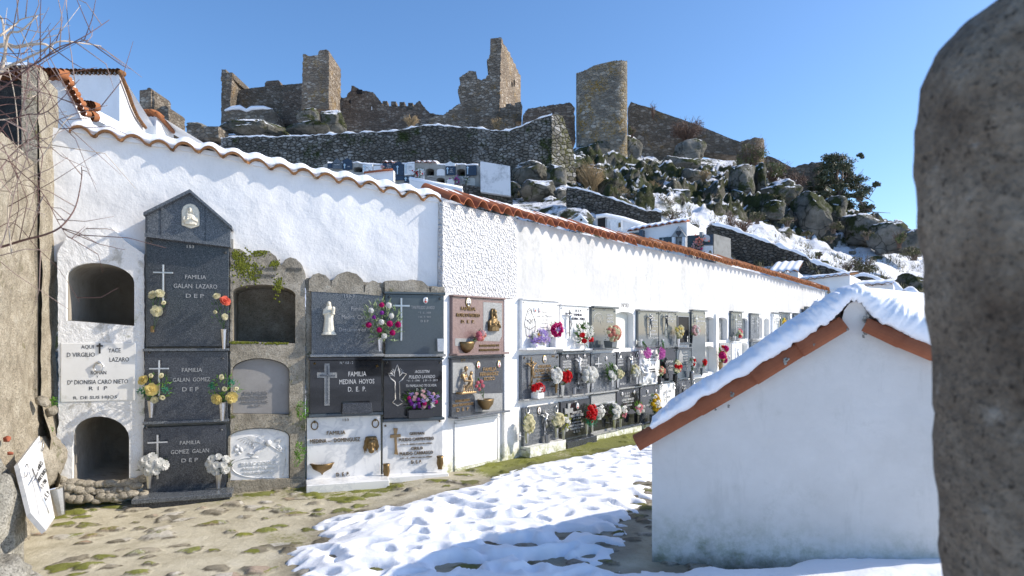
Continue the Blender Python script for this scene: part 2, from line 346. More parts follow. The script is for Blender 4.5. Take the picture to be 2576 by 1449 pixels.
    for k, c, r, mt in (('steel', (.62, .62, .62), .28, 1), ('steel_dark', (.25, .25, .26), .35, 1), ('bronze', (.20, .135, .062), .45, .75), ('gold', (.62, .42, .14), .3, 1),
                        ('bronze_pale', (.34, .23, .12), .42, .75), ('granite_dim', (.13, .12, .10), .9, 0), ('letter_grey', (.34, .35, .36), .5, 0), ('letter_white', (.60, .60, .59), .6, 0), ('letter_black', (.03, .03, .03), .6, 0),
                        ('ivory', (.72, .68, .56), .5, 0), ('white_paint', (.80, .80, .80), .5, 0), ('dark_hole', (.012, .012, .012), .9, 0), ('iron', (.06, .06, .065), .5, .6),
                        ('bark', (.16, .125, .10), .9, 0), ('twig', (.30, .22, .19), .85, 0), ('twig_pale', (.50, .42, .33), .85, 0), ('twig_dark', (.13, .07, .06), .85, 0), ('dry', (.30, .22, .12), .9, 0),
                        ('broom', (.13, .085, .065), .9, 0), ('skin', (.55, .30, .22), .6, 0), ('hair', (.10, .09, .09), .7, 0), ('cloth_dark', (.05, .05, .07), .8, 0), ('cloth_red', (.45, .06, .05), .8, 0),
                        ('porcelain', (.78, .78, .78), .15, 0), ('amber', (.55, .28, .05), .2, 0), ('plastic_white', (.80, .80, .80), .35, 0), ('plastic_green', (.01, .28, .14), .4, 0), ('glass_dark', (.02, .025, .035), .05, 0)):
        plain(k, c, r, mt)
    for k, c in (('p_white', (.88, .88, .85)), ('p_cream', (.82, .78, .55)), ('p_yellow', (.85, .60, .03)), ('p_paleyellow', (.85, .72, .30)), ('p_red', (.62, .010, .018)), ('p_magenta', (.58, .01, .19)), ('p_pink', (.80, .28, .34)),
                 ('p_palepink', (.80, .56, .56)), ('p_purple', (.33, .05, .42)), ('p_lilac', (.46, .34, .72)), ('p_orchid', (.58, .12, .46)), ('p_salmon', (.80, .36, .28)), ('p_coral', (.85, .20, .13)), ('p_orange', (.8, .35, .12))):
        n = NT(k, .6, 0, .3); c1 = tuple(x*.80 for x in c); n.col(n.ramp(n.noise(90, 3), [(.35, c1), (.65, c)])); MAT[k] = n.m
        n.b.inputs['Subsurface Weight'].default_value = 0
    for k, a, b in (('leaf', (.03, .10, .015), (.10, .22, .03)), ('leaf_dark', (.015, .05, .012), (.04, .10, .02)), ('leaf_yellow', (.28, .33, .03), (.45, .42, .05)), ('leaf_bright', (.09, .24, .02), (.20, .42, .05)),
                    ('leaf_teal', (.02, .17, .10), (.05, .30, .17)), ('oak', (.035, .045, .022), (.11, .125, .065)), ('bush', (.05, .055, .02), (.14, .13, .055)), ('broom_green', (.06, .075, .02), (.15, .17, .05)), ('leaf_var', (.10, .22, .06), (.55, .62, .40))):
        n = NT(k, .55, 0, .4); n.col(n.ramp(n.noise(14 if k in ('oak', 'bush', 'broom_green') else 45, 3), [(.38, a), (.62, b)])); MAT[k] = n.m
    for k in list(MAT):       # petals and leaves let some light through
        if k.startswith('p_') or k.startswith('leaf'):
            nt = MAT[k].node_tree; tr = nt.nodes.new('ShaderNodeBsdfTranslucent'); mx = nt.nodes.new('ShaderNodeMixShader'); mx.inputs[0].default_value = .5
            bs = nt.nodes['Principled BSDF']; src = bs.inputs['Base Color'].links[0].from_socket; nt.links.new(src, tr.inputs[0]); out = nt.nodes['Material Output']
            nt.links.new(bs.outputs[0], mx.inputs[1]); nt.links.new(tr.outputs[0], mx.inputs[2]); nt.links.new(mx.outputs[0], out.inputs[0])
    # --- path
    n = NT('cobbled path', .92, 0, .25)
    st = n.attr('stone'); ms = n.attr('moss'); wet = n.attr('wet')
    sand = n.ramp(n.noise(3, 7, .7), [(.3, (.36, .32, .225)), (.55, (.52, .475, .355)), (.75, (.62, .575, .46))])
    sand = n.mix(sand, (.12, .10, .07), n.ramp(n.noise(160, 2), [(.6, 0), (.7, .5)]))
    vc = n.voro(4.5, 'F1', None, 'Color'); x = n.n.new('ShaderNodeSeparateColor'); n.l.new(vc, x.inputs[0])
    rk = n.ramp(x.outputs[0], [(0, (.17, .15, .105)), (.4, (.36, .32, .24)), (.8, (.55, .52, .45)), (1, (.34, .23, .15))])
    rk = n.mix(rk, (.10, .09, .07), n.ramp(n.noise(38, 6, .8), [(.52, 0), (.66, .7)])); rk = n.mix(rk, (.50, .50, .46), n.ramp(n.noise(24, 6, .8), [(.60, 0), (.7, .5)]))
    c = n.mix(sand, rk, st); rim = n.math('MULTIPLY', n.math('MULTIPLY', st, n.math('SUBTRACT', 1.0, st)), 3.4, clamp=True); c = n.mix(c, (.075, .062, .04), n.math('MULTIPLY', rim, n.ramp(n.noise(7, 5, .7), [(.38, .1), (.58, 1)])))
    mm = n.math('MULTIPLY', n.ramp(n.math('ADD', ms, n.math('MULTIPLY', n.math('SUBTRACT', n.noise(22, 6, .8), .5), .8)), [(.45, 0), (.60, 1)]), 1.0)
    c = n.mix(c, n.mix((.06, .07, .012), (.26, .28, .03), n.noise(60, 4, .7)), n.math('MULTIPLY', mm, .88))
    c = n.mix(c, (.055, .045, .03), n.math('MULTIPLY', wet, .65)); n.col(c)
    n.rgh(n.ramp(wet, [(0, .92), (1, .6)]))
    n.bump(n.noise(26, 6, .7), .6, .018); n.bump(n.noise(120, 4, .75), .6, .004); MAT['path'] = n.m
    n = NT('snowy ground', .85, 0, .2); c = n.mix((.82, .84, .87), (.12, .11, .07), n.ramp(n.noise(.12, 8, .75), [(.5, 0), (.62, .8)])); n.col(c); MAT['field'] = n.m
build_materials()
M_ = MAT
# ------------------------------------------------------------------ ground, path, snow
RND = random.Random(7)
def sm(a, b, x): t = np.clip((x-a)/(b-a), 0, 1); return t*t*(3-2*t)
def vnoise(x, y, seed=0):
    """smooth value noise on numpy arrays"""
    def h(i, j):
        n = (i*374761393+j*668265263+seed*1442695041) & 0xffffffff
        n = ((n ^ (n >> 13))*1274126177) & 0xffffffff
        return ((n ^ (n >> 16)) & 0xffff)/65535.0
    xi = np.floor(x).astype(np.int64); yi = np.floor(y).astype(np.int64); fx = x-xi; fy = y-yi
    fx = fx*fx*(3-2*fx); fy = fy*fy*(3-2*fy)
    return (h(xi, yi)*(1-fx)+h(xi+1, yi)*fx)*(1-fy)+(h(xi, yi+1)*(1-fx)+h(xi+1, yi+1)*fx)*fy
def fbm(x, y, seed=0, o=4):
    s = 0; a = .5
    for k in range(o): s = s+a*vnoise(x*2**k, y*2**k, seed+k); a *= .5
    return s/(1-.5**o)
def gz(x, y):
    return -.05 - .045*sm(-.9, -1.5, x) - .04*sm(-2.6, -3.7, x) + .03*(fbm(x*.7, y*.7, 3, 2)-.5) + .10*sm(1.3, 3.0, x)*sm(6.2, 4.2, y)
def grid_mesh(name, xs, ys, Z, keep=None, attrs=None, smooth=True):
    nx, ny = len(xs), len(ys); X, Y = np.meshgrid(xs, ys)
    co = np.stack([X.ravel(), Y.ravel(), Z.ravel()], 1)
    i = np.arange((nx-1)*(ny-1)); r = i//(nx-1); c = i % (nx-1); a = r*nx+c
    q = np.stack([a, a+1, a+nx+1, a+nx], 1)
    if keep is not None:
        k = keep.ravel(); q = q[k[q].any(axis=1)]
        used = np.zeros(len(co), bool); used[q.ravel()] = True; idx = np.cumsum(used)-1; co = co[used]; q = idx[q]
        if attrs: attrs = {n: v.ravel()[used] for n, v in attrs.items()}
    elif attrs: attrs = {n: v.ravel() for n, v in attrs.items()}
    me = bpy.data.meshes.new(name); me.from_pydata(co.tolist(), [], q.tolist())
    if smooth: me.polygons.foreach_set('use_smooth', [True]*len(q))
    for n, v in (attrs or {}).items():
        me.attributes.new(n, 'FLOAT', 'POINT').data.foreach_set('value', np.ascontiguousarray(v, dtype=np.float32))
    me.update(); return me

def poly_sd(poly, X, Y):
    """signed distance, positive inside"""
    px = X.ravel(); py = Y.ravel(); best = np.full(px.shape, 1e9); ins = np.zeros(px.shape, bool)
    n = len(poly)
    for i in range(n):
        x0, y0 = poly[i]; x1, y1 = poly[(i+1) % n]; dx, dy = x1-x0, y1-y0
        t = np.clip(((px-x0)*dx+(py-y0)*dy)/(dx*dx+dy*dy+1e-12), 0, 1)
        best = np.minimum(best, (px-x0-t*dx)**2+(py-y0-t*dy)**2)
        c = ((y0 > py) != (y1 > py)) & (px < (x1-x0)*(py-y0)/(y1-y0+1e-12)+x0); ins ^= c
    s = np.sqrt(best); return np.where(ins, s, -s).reshape(X.shape)
SNOW_PX = [(560,1560),(690,1449),(745,1427),(728,1388),(745,1362),(822,1350),(795,1312),(850,1282),(920,1274),(1000,1268),(1080,1244),(1150,1228),(1230,1203),(1320,1168),
           (1420,1151),(1500,1140),(1540,1127),(1600,1118),(1660,1108),(1760,1075),(1830,1180),(1650,1200),(1644,1262),(1600,1300),(1572,1335),(1562,1380),(1512,1408),(1545,1430),
           (1650,1437),(1760,1424),(1850,1438),(1980,1432),(2100,1424),(2250,1436),(2460,1424),(2600,1560)]
snow_poly = [tuple(gat(u, v, -.03)[:2]) for u, v in SNOW_PX]

def build_ground():
    xs = np.arange(-5.6, 4.4, .02); ys = np.concatenate([np.arange(4.0, 8.2, .02), np.arange(8.2, 14, .05)])
    X, Y = np.meshgrid(xs, ys); Z = gz(X, Y)
    stone = np.zeros_like(X); hgt = np.zeros_like(X); r = np.random.RandomState(5)
    pts = []
    tries = 0
    while len(pts) < 1500 and tries < 22000:
        tries += 1; p = (r.uniform(-6.2, 4.2), r.uniform(3, 13)); 
        if all((p[0]-q[0])**2+((p[1]-q[1])*1.25)**2 > .031 for q in pts): pts.append(p)
    for (px, py) in pts:
        a = .045+.095*r.rand()**1.6; b = a*r.uniform(.45, .9); th = r.uniform(-.5, .5)
        if r.rand() < .12: continue
        ix = np.searchsorted(xs, [px-.2, px+.2]); iy = np.searchsorted(ys, [py-.2, py+.2])
        sx = X[iy[0]:iy[1], ix[0]:ix[1]]-px; sy = Y[iy[0]:iy[1], ix[0]:ix[1]]-py
        u = (sx*math.cos(th)+sy*math.sin(th))/a; v = (-sx*math.sin(th)+sy*math.cos(th))/b
        ang = np.arctan2(v, u); rad = np.sqrt(u*u+v*v)*(1+.16*np.sin(ang*3+px*9)+.11*np.sin(ang*5+py*11)+.06*np.sin(ang*8+px*3))
        m = sm(1.12, .82, rad)
        stone[iy[0]:iy[1], ix[0]:ix[1]] = np.maximum(stone[iy[0]:iy[1], ix[0]:ix[1]], m)
        hgt[iy[0]:iy[1], ix[0]:ix[1]] = np.maximum(hgt[iy[0]:iy[1], ix[0]:ix[1]], m*r.uniform(.010, .036)*(1-.4*np.clip(rad, 0, 1)))
    Z = Z+hgt+.014*(fbm(X*9, Y*9, 8, 3)-.5)*(.4+stone)+.006*(fbm(X*30, Y*30, 2, 2)-.5)
    # moss grows more by the wall and round the stones
    dl = np.abs(Y-(7.9+(X+.79)/3)); dl = np.where(X > -.79, np.abs((X+.79)*.773-(Y-7.9)*.634), dl)
    moss = .25+.46*(fbm(X*1.1, Y*1.1, 31, 4)-.42)*1.8+.16*sm(1.4, .2, dl)+.36*stone*(fbm(X*3, Y*3, 77, 2) > .53)+.28*sm(-1.2, 1.0, X)*sm(6, 8, Y)
    sd = poly_sd(snow_poly, X, Y)
    wet = sm(-.22, -.02, sd)*.6+.15*sm(.5, .65, fbm(X*1.4, Y*1.4, 12, 3))+.4*sm(.55, .1, dl)*sm(-2.9, -2.4, X)*sm(-.9, -1.4, X)
    me = grid_mesh('path', xs, ys, Z, None, dict(stone=stone, moss=np.clip(moss, 0, 1), wet=np.clip(wet, 0, 1)))
    tag(link('path', me, MAT['path']), kind='structure')
    # far ground sheet
    b = MB(); b.add([(-1500, -1500, -.32), (1500, -1500, -.32), (1500, 1500, -.32), (-1500, 1500, -.32)], [(0, 1, 2, 3)])
    tag(obj('ground', b, MAT['field']), kind='structure')
    # strip of path beyond and behind the camera, snow covered
    b = MB(); b.add([(-14, -14, -.1), (14, -14, -.1), (14, 4.02, -.1), (-14, 4.02, -.1)], [(0, 1, 2, 3)])
    b.add([(4.38, 4.0, -.06), (26, 4.0, -.06), (26, 26, -.06), (4.38, 13, -.06)], [(0, 1, 2, 3)])
    b.add([(-1.5, 13.9, -.06), (4.38, 13.9, -.06), (26, 26, -.06), (10, 26, -.06)], [(0, 1, 2, 3)])
    tag(obj('snowy_ground', b, MAT['field']), kind='structure')

def build_snow():
    xs = np.arange(-2.6, 3.6, .022); ys = np.arange(3.4, 10.4, .024)
    X, Y = np.meshgrid(xs, ys); sd = poly_sd(snow_poly, X, Y)
    sd = sd+.22*(fbm(X*3.0, Y*3.0, 41, 4)-.5)+.05*(fbm(X*14, Y*14, 43, 2)-.5)
    front = sm(5.0, 4.5, Y)*sm(.9, 1.3, X)
    h = .052*sm(0.0, .30, sd)+.007*sm(0, .05, sd)+.05*(fbm(X*2.2, Y*2.2, 9, 3)-.45)*sm(0, .4, sd)+.05*front*sm(0, .3, sd)
    r = np.random.RandomState(11); pts = []; t = 0
    while len(pts) < 420 and t < 20000:
        t += 1; p = (r.uniform(-2.4, 2.2), r.uniform(3.6, 9.8))
        if p[0] > .9 and p[1] < 4.6: continue
        if all((p[0]-q[0])**2+(p[1]-q[1])**2 > .033 for q in pts): pts.append(p)
    ti = 0
    for k, (px, py) in enumerate(pts):
        deep = r.rand(); a = r.uniform(.06, .12); b = a*r.uniform(.42, .65); th = r.uniform(-.9, .9); q = r.uniform(.55, 1.0)
        ix = np.searchsorted(xs, [px-.4, px+.4]); iy = np.searchsorted(ys, [py-.4, py+.4]); sl = (slice(iy[0], iy[1]), slice(ix[0], ix[1]))
        sx = X[sl]-px; sy = Y[sl]-py
        u = (sx*math.cos(th)+sy*math.sin(th))/a; v = (-sx*math.sin(th)+sy*math.cos(th))/b; rad = np.sqrt(u*u+v*v)*(1+.13*np.sin(np.arctan2(v, u)*3+k))
        h[sl] = h[sl]-q*.068*(sm(1.75, .25, rad))+.010*np.exp(-((rad-1.75)/.35)**2)*sm(0, .2, sd[sl])
        if deep > .74: h[sl] -= .06*sm(1.0, .3, rad)
    for (pu, pv, ra, rb) in ((1325, 1376, .20, .09), (1160, 1424, .17, .08), (1435, 1345, .15, .07), (1215, 1366, .08, .05), (1390, 1412, .16, .07), (1500, 1345, .12, .06)):
        q = gat(pu, pv, -.03); rd = np.sqrt(((X-q.x)/ra)**2+((Y-q.y)/rb)**2)*(1+.5*(fbm(X*9, Y*9, 5, 3)-.5)); h = h-.12*sm(1.9, .5, rd)
    Z = gz(X, Y)+h+.006; keep = (h > .0) & (sd > -.05)
    Z = np.where(h > .0, Z, gz(X, Y)-.03)
    me = grid_mesh('snow', xs, ys, Z, keep)
    tag(link('snow', me, MAT['snow']), kind='structure')

# ------------------------------------------------------------------ the two stretches of cemetery wall
S1 = Seg(-5.3, 6.4, -.79, 7.903)
S2 = Seg(-.79, 7.903, 9.95, 21.0)
EAVE1 = [(120,310),(174,319),(360,351),(535,381),(673,413),(837,445),(1000,480),(1125,504)]
EAVE2 = [(1120,503),(1172,514),(1223,527),(1462,584),(1540,601),(1602,616),(1694,634),(1786,656),(1885,678),(1993,708),(2085,733)]
def sz(seg, pts, off=0.0): return [(seg.s(u, off), seg.z(u, v, off)) for u, v in pts]
def lin(pts, x):
    if x <= pts[0][0]: return pts[0][1]
    for (a, b), (c, d) in zip(pts, pts[1:]):
        if x <= c: return b+(d-b)*(x-a)/(c-a)
    return pts[-1][1]

def tile_row(name, parent, M, line, s0, s1, per, y0, depth, rise, mat, seed=0, amp=.078, th=.016, n=10):
    r = random.Random(seed); b = MB(); cnt = int(round((s1-s0)/per)); per = (s1-s0)/cnt
    pts = []
    for k in range(cnt):
        j = r.uniform(-.012, .012); jy = r.uniform(-.02, .02); ja = amp*r.uniform(.9, 1.1)
        for i in range(n):
            x = i/n
            if x < .78: z = ja*math.sin(math.pi*x/.78)**.75
            else: z = -.012*math.sin(math.pi*(x-.78)/.22)
            s = s0+(k+x)*per; pts.append((s, lin(line, s)+z+j, y0+jy))
    m = len(pts); rows = []
    for q, (dy, dz) in enumerate(((0, 0), (depth, rise))):
        for t in (0, th): rows.append([(p[0], p[2]+dy, p[1]+dz-t) for p in pts])
    vs = [p for rw in rows for p in rw]; fs = []
    for i in range(m-1):
        fs += [(i, i+1, 2*m+i+1, 2*m+i), (m+i, 3*m+i, 3*m+i+1, m+i+1), (i, m+i, m+i+1, i+1), (2*m+i, 2*m+i+1, 3*m+i+1, 3*m+i)]
    b.add(vs, fs); return obj(name, b, mat, parent, M)

def snow_on(name, parent, M, line, s0, s1, per, y0, depth, rise, thick, seed, back=lambda s: 0.0, ds=.03, amp=.05, gaps=None):
    cnt = int(round((s1-s0)/per)); per = (s1-s0)/cnt
    ns = int((s1-s0)/ds)+1; prof = [(.015, -.045), (-.012, .02), (-.014, .35), (.02, .72), (.07, .95), (.16, 1.03), (.32, 1.0), (.6, 1.0), (1.0, .9)]
    vs = []; fs = []; keep = []
    for i in range(ns+1):
        s = s0+(s1-s0)*i/ns; ph = ((s-s0)/per) % 1.0
        wv = amp*math.sin(math.pi*min(ph/.78, 1.0)) if ph < .78 else 0
        nz = noise.noise(Vector((s*1.7, seed, 0)))*.35+noise.noise(Vector((s*6, seed, 3)))*.2
        bk = back(s); keep.append(bk < depth-.08)
        for (py, pz) in prof:
            y = y0+bk+py*(depth-bk) if py > .1 else y0+bk+py
            base = lin(line, s)+rise*(y-y0)/depth+wv
            vs.append((s, y, base+thick*pz*(1+nz)+.008-(wv*.35*pz)))
    m = len(prof)
    for i in range(ns):
        if keep[i] and keep[i+1]:
            fs += [(i*m+k, (i+1)*m+k, (i+1)*m+k+1, i*m+k+1) for k in range(m-1)]
    b = MB(); b.add(vs, fs, True); return obj(name, b, MAT['snow'], parent, M)

def build_walls():
    # left stretch
    W1 = empty('cemetery_wall', S1.mat(0, 0), 'long smooth whitewashed wall with thick snow on its tile coping behind the big tombs', 'wall')
    ln = sz(S1, EAVE1, 0.02); sA = ln[0][0]-.1; sB = S1.s(1120)
    lo1 = sz(S1, [(100, 655), (364, 655), (400, 640), (560, 660), (600, 700), (768, 712), (790, 735), (1125, 750)])
    poly = [(sA, lo1[0][1])]+lo1[1:-1]+[(sB, lo1[-1][1]), (sB, lin(ln, sB)+.01)]+[(s, z+.01) for s, z in reversed(ln[1:-1])]+[(sA, lin(ln, sA)+.01)]
    # densely cut face so that the plaster can undulate
    b = MB(); ns, nz = 90, 44; vs = []
    for j in range(nz+1):
        for i in range(ns+1):
            s = sA+(sB-sA)*i/ns; zb = lin(lo1, s); z = zb+(lin(ln, s)-zb)*j/nz
            y = .115+.014*noise.noise(Vector((s*1.6, z*1.6, 4)))+.007*noise.noise(Vector((s*5, z*5, 1)))
            vs.append((s, y, z))
    b.add(vs, [(j*(ns+1)+i, j*(ns+1)+i+1, (j+1)*(ns+1)+i+1, (j+1)*(ns+1)+i) for j in range(nz) for i in range(ns)], True)
    b.prism(poly, .17, .62)
    obj('wall_body', b, MAT['plaster'], W1)
    tile_row('roof_tiles', W1, None, ln, S1.s(168), sB+.02, .243, .048, .62, .12, MAT['tile_old'], 1, .062, .030)
    b = MB(); nn = 40   # mortar bed under the tiles
    for i in range(nn):
        s0 = S1.s(168)+(sB-S1.s(168))*i/nn; s1_ = S1.s(168)+(sB-S1.s(168))*(i+1)/nn; z0, z1 = lin(ln, s0), lin(ln, s1_)
        b.add([(s0, 0.088, z0-.02), (s1_, 0.088, z1-.02), (s1_, 0.088, z1+.03), (s0, 0.088, z0+.03), (s0, .16, z0-.02), (s1_, .16, z1-.02)], [(0, 1, 2, 3), (0, 4, 5, 1)])
    obj('mortar_bed', b, MAT['plaster'], W1)
    snow_on('snow_cap', W1, None, ln, S1.s(172), sB-.03, .243, .09, .6, .12, .088, 3.3, amp=.045)
    # right stretch
    W2 = empty('cemetery_wall', S2.mat(0, 0), 'long bright white wall with rough plaster and red tile coping running away to the right', 'wall')
    ln = sz(S2, EAVE2, 0.0); sB = S2.s(2083)
    b = MB(); vs = []; ns, nz = 160, 30; sst = S2.s(1306); lo2 = sz(S2, [(1112, 745), (1306, 758), (1545, 781), (1800, 790), (2083, 795)])
    for j in range(nz+1):
        for i in range(ns+1):
            s = (sB)*i/ns; zb = lin(lo2, s); z = zb+(lin(ln, s)-zb)*j/nz
            vs.append((s, .10+.012*noise.noise(Vector((s*1.5, z*1.5, 9)))+.006*noise.noise(Vector((s*5, z*5, 2))), z))
    b.add(vs, [(j*(ns+1)+i, j*(ns+1)+i+1, (j+1)*(ns+1)+i+1, (j+1)*(ns+1)+i) for j in range(nz) for i in range(ns)], True)
    poly = [(0.0, lo2[0][1])]+lo2[1:-1]+[(sB, lo2[-1][1])]+[(s, z) for s, z in reversed(ln[1:-1])]+[(0, lin(ln, 0))]
    poly[len(lo2):len(lo2)] = [(sB, lin(ln, sB))]
    b.prism(poly, .13, .6); obj('wall_body', b, MAT['plaster_old'], W2)
    b = MB(); b.prism([(.0, S2.z(1120, 738)), (sst, S2.z(1306, 752)), (sst, lin(ln, sst)-.01), (S2.s(1223), lin(ln, S2.s(1223))-.01), (.0, lin(ln, 0)-.01)], .045, .12)
    obj('stucco_panel', b, MAT['stucco'], W2)
    q = S2.s(1400); b = MB(); b.prism([(sst+.004, S2.z(1306, 754)), (q, S2.z(1400, 766)), (q, S2.z(1400, 640)), (sst+.004, S2.z(1306, 625))], .066, .12); obj('stucco_panel', b, MAT['plaster_old'], W2)
    tile_row('roof_tiles', W2, None, ln, 0.03, S2.s(1600), .245, -.06, .5, .20, MAT['tile_red'], 2, .085)
    tile_row('roof_tiles', W2, None, [(s, z+.012) for s, z in ln], S2.s(1600)+.01, sB+.05, .245, -.07, .5, .20, MAT['tile'], 4, .085)
    bk = lambda s: max(.05, .16+.16*noise.noise(Vector((s*.9, 5, 0)))+.08*noise.noise(Vector((s*4, 2, 0))))
    snow_on('snow_cap', W2, None, ln, 0.1, sB, .245, -.055, .5, .20, .05, 8.1, bk, .04)

# ------------------------------------------------------------------ niche blocks
def px_poly(seg, pts, s0=0.0, z0=0.0, off=0.0): return [(seg.s(u, off)-s0, seg.z(u, v, off)-z0) for u, v in pts]
def arch(seg, u0, u1, vtop, vbot, spring, n=12, drop=0.0):
    """pixel outline of an arched opening; 'spring' is how far (px) the arch springs below its crown"""
    p = [(u0, vbot), (u1, vbot+drop)]
    for i in range(n+1):
        a = math.pi*i/n; cu = (u0+u1)/2; ru = (u1-u0)/2
        p.append((cu+ru*math.cos(a), vtop+spring-spring*math.sin(a)+drop*(math.cos(a)+1)/2))
    return p
def ragged_open(pts, amp, seed, step=6):
    r = random.Random(seed); out = []
    for p, q in zip(pts, pts[1:]):
        L = math.hypot(q[0]-p[0], q[1]-p[1]); k = max(1, int(L/step)); out.append(p)
        for j in range(1, k): out.append((p[0]+(q[0]-p[0])*j/k+r.uniform(-amp, amp)*.3, p[1]+(q[1]-p[1])*j/k+r.uniform(-amp, amp)))
    return out+[pts[-1]]
def ragged(pts, amp, seed, step=6):
    r = random.Random(seed); out = []
    for i, p in enumerate(pts):
        q = pts[(i+1) % len(pts)]; L = math.hypot(q[0]-p[0], q[1]-p[1]); k = max(1, int(L/step)); out.append(p)
        for j in range(1, k): out.append((p[0]+(q[0]-p[0])*j/k+r.uniform(-amp, amp), p[1]+(q[1]-p[1])*j/k+r.uniform(-amp, amp)))
    return out

def build_blocks():
    # whitewashed block at the far left
    B = empty('niche_block', S1.mat(0, 0), 'whitewashed burial niches with peeling paint and two open arches at the far left', 'burial niches')
    out = [(128,1215),(150,1060),(150,885),(146,640),(170,592),(205,581),(232,574),(258,570),(282,573),(300,592),(318,608),(352,632),(364,640),(364,1100),(352,1205),(330,1212),(328,1186),(320,1195),(183,1224),(182,1204)]
    out = [(128,1180),(150,1060),(148,885),(146,640),(170,592),(205,581),(232,574),(258,570),(282,573),(300,592),(318,608),(352,632),(364,640),(364,1232),(128,1226)]
    h1 = arch(S1, 168, 339, 655, 806, 42, 12, 14); h2 = arch(S1, 184, 326, 1044, 1216, 52, 12, 6)
    b = MB(); b.prism(px_poly(S1, ragged(out, 1.3, 1, 9)), -.02, .13, [px_poly(S1, h1), px_poly(S1, h2)], 1.25)
    obj('niche_front', b, MAT['limewash'], B)
    for (u0, u1, vt, vb, sp, dr) in ((166, 341, 651, 808, 44, 14), (182, 328, 1041, 1218, 53, 6)):
        b = MB(); b.prism(px_poly(S1, arch(S1, u0, u1, vt, vb, sp, 14, dr)), -.045, -.021, [px_poly(S1, arch(S1, u0+3, u1-3, vt+4, vb-3, sp, 14, dr))], None)
    for (vt, u0, u1, vb, dr, sp) in ((655, 168, 339, 806, 14, 42), (1044, 184, 326, 1216, 6, 52)):   # bare cement lining of each vault
        b = MB(); o = px_poly(S1, arch(S1, u0+1.2, u1-1.2, vt+1, vb-1, sp, 16, dr)); k = len(o)
        vs = [(x, .03, z) for x, z in o]+[(x, 1.2, z) for x, z in o]
        b.add(vs, [(i, (i+1) % k, (i+1) % k+k, i+k) for i in range(k)]+[tuple(range(k, 2*k))], True)
        obj('vault_lining', b, MAT['vault'], B)
    b = MB(); r = random.Random(3)
    for k in range(64):
        t = k/63; u = 122+t*236+r.uniform(-5, 5); v = 1206+14*math.sin(t*3.1)+(k % 3)*17+r.uniform(-5, 5); p = S1.mat(0, 0).inverted() @ S1.P(u, v, .03+(k % 3)*.04)
        n0 = len(b.v); R_ = (r.uniform(.045, .085), .07, r.uniform(.03, .05)); b.ell(p, R_, 9, 6)
        for q in range(n0, len(b.v)):
            w_ = Vector(b.v[q])-p; b.v[q] = tuple(p+w_*(1+.45*noise.noise(Vector(b.v[q])*14)))
    obj('rubble_footing', b, MAT['granite_rough'], B)
    # rough stone block between the dark tomb and the double column of dark slabs
    B = empty('niche_block', S1.mat(0, 0), 'mossy granite burial niches with three round lobes on top and one open arch', 'burial niches')
    lobes = [(580,1222),(580,634),(590,626),(603,627),(618,636),(626,652),(634,638),(655,630),(676,632),(694,645),(708,668),(716,655),(730,648),(745,652),(760,668),(768,690),(768,1225)]
    h = [arch(S1, 586, 743, 713, 858, 22, 12, 6), arch(S1, 584, 728, 900, 1041, 33, 12, 2), arch(S1, 574, 729, 1078, 1212, 24, 12, -5)]
    b = MB(); b.prism(px_poly(S1, ragged(lobes, 1.2, 2, 7)), -.03, .13, [px_poly(S1, q) for q in h], .75, smooth=False); obj('niche_front', b, MAT['granite_rough'], B)
    b = MB(); b.prism(px_poly(S1, arch(S1, 585, 727, 902, 1040, 33, 12, 2)), .02, .05); obj('closing_panel', b, MAT['cement'], B)
    for t in (('FAMILIA', 645, 988, 60, 8), ('GOMEZ BELLOSO', 640, 1000, 66, 8), ('FALLECIO EL 5 DE', 642, 1011, 66, 5), ('R.I.P.', 645, 1020, 30, 5)): obj('inscription', text_mb(t[0], S1, *t[1:], .018, 0, 0, .008), MAT['cement'], B)
    for t in (('1 60 AÑOS', 672, 676, 52, 9), ('DESCANSO', 668, 694, 50, 8), ('1960-159', 742, 678, 34, 9)): obj('inscription', text_mb(t[0], S1, *t[1:], -.03, 0, 0, .008), MAT['granite_dim'], B)
    b = MB(); b.prism(px_poly(S1, ragged([(572,1212),(600,1208),(768,1200),(768,1236),(660,1244),(572,1240)], 1, 3)), -.06, .1); obj('footing', b, MAT['granite_rough'], B)
    b = MB(); r = random.Random(9)     # moss cushions
    for cu, cv, ru, rv, n in ((608,668,22,34,60),(640,690,20,22,26),(592,640,8,10,16),(690,665,12,10,12),(700,720,14,26,20),(655,634,16,3,12),(598,862,60,2,34),(690,864,30,2,14),(650,640,30,8,10)):
        for k in range(int(n*6)):
            e = S1.mat(0, 0).inverted() @ S1.P(cu+r.gauss(0, ru*.5), cv+r.gauss(0, rv*.5), .030); rr = r.uniform(.005, .013); b.ell(e, (rr, rr*.6, rr), 5, 3)
    tag(obj('moss', b, MAT['leaf_moss'], B), kind='stuff')
    # backing of the double column of slabs
    B = empty('niche_block', S1.mat(0, 0), 'granite niche block with low rounded cap stones behind six slabs', 'burial niches')
    b = MB(); b.prism(px_poly(S1, ragged([(770,1240),(770,700),(1118,722),(1118,1205)], .8, 4)), -.005, .13); obj('niche_front', b, MAT['granite_rough'], B)
    for k, pts in enumerate(([(776,733),(778,705),(786,692),(802,688),(818,693),(830,706),(834,737)], [(832,737),(834,708),(848,692),(872,684),(896,690),(912,706),(916,741)], [(915,741),(920,715),(936,706),(950,712),(958,730),(958,745)],
                             [(966,735),(967,708),(990,706),(1010,708),(1035,704),(1060,708),(1076,722),(1080,740)], [(1078,741),(1084,722),(1105,728),(1118,736),(1118,744)])):
        b = MB(); b.prism(px_poly(S1, ragged(pts, .7, 20+k)), -.055, .125); obj('cap_stone', b, MAT['granite_rough'], B)
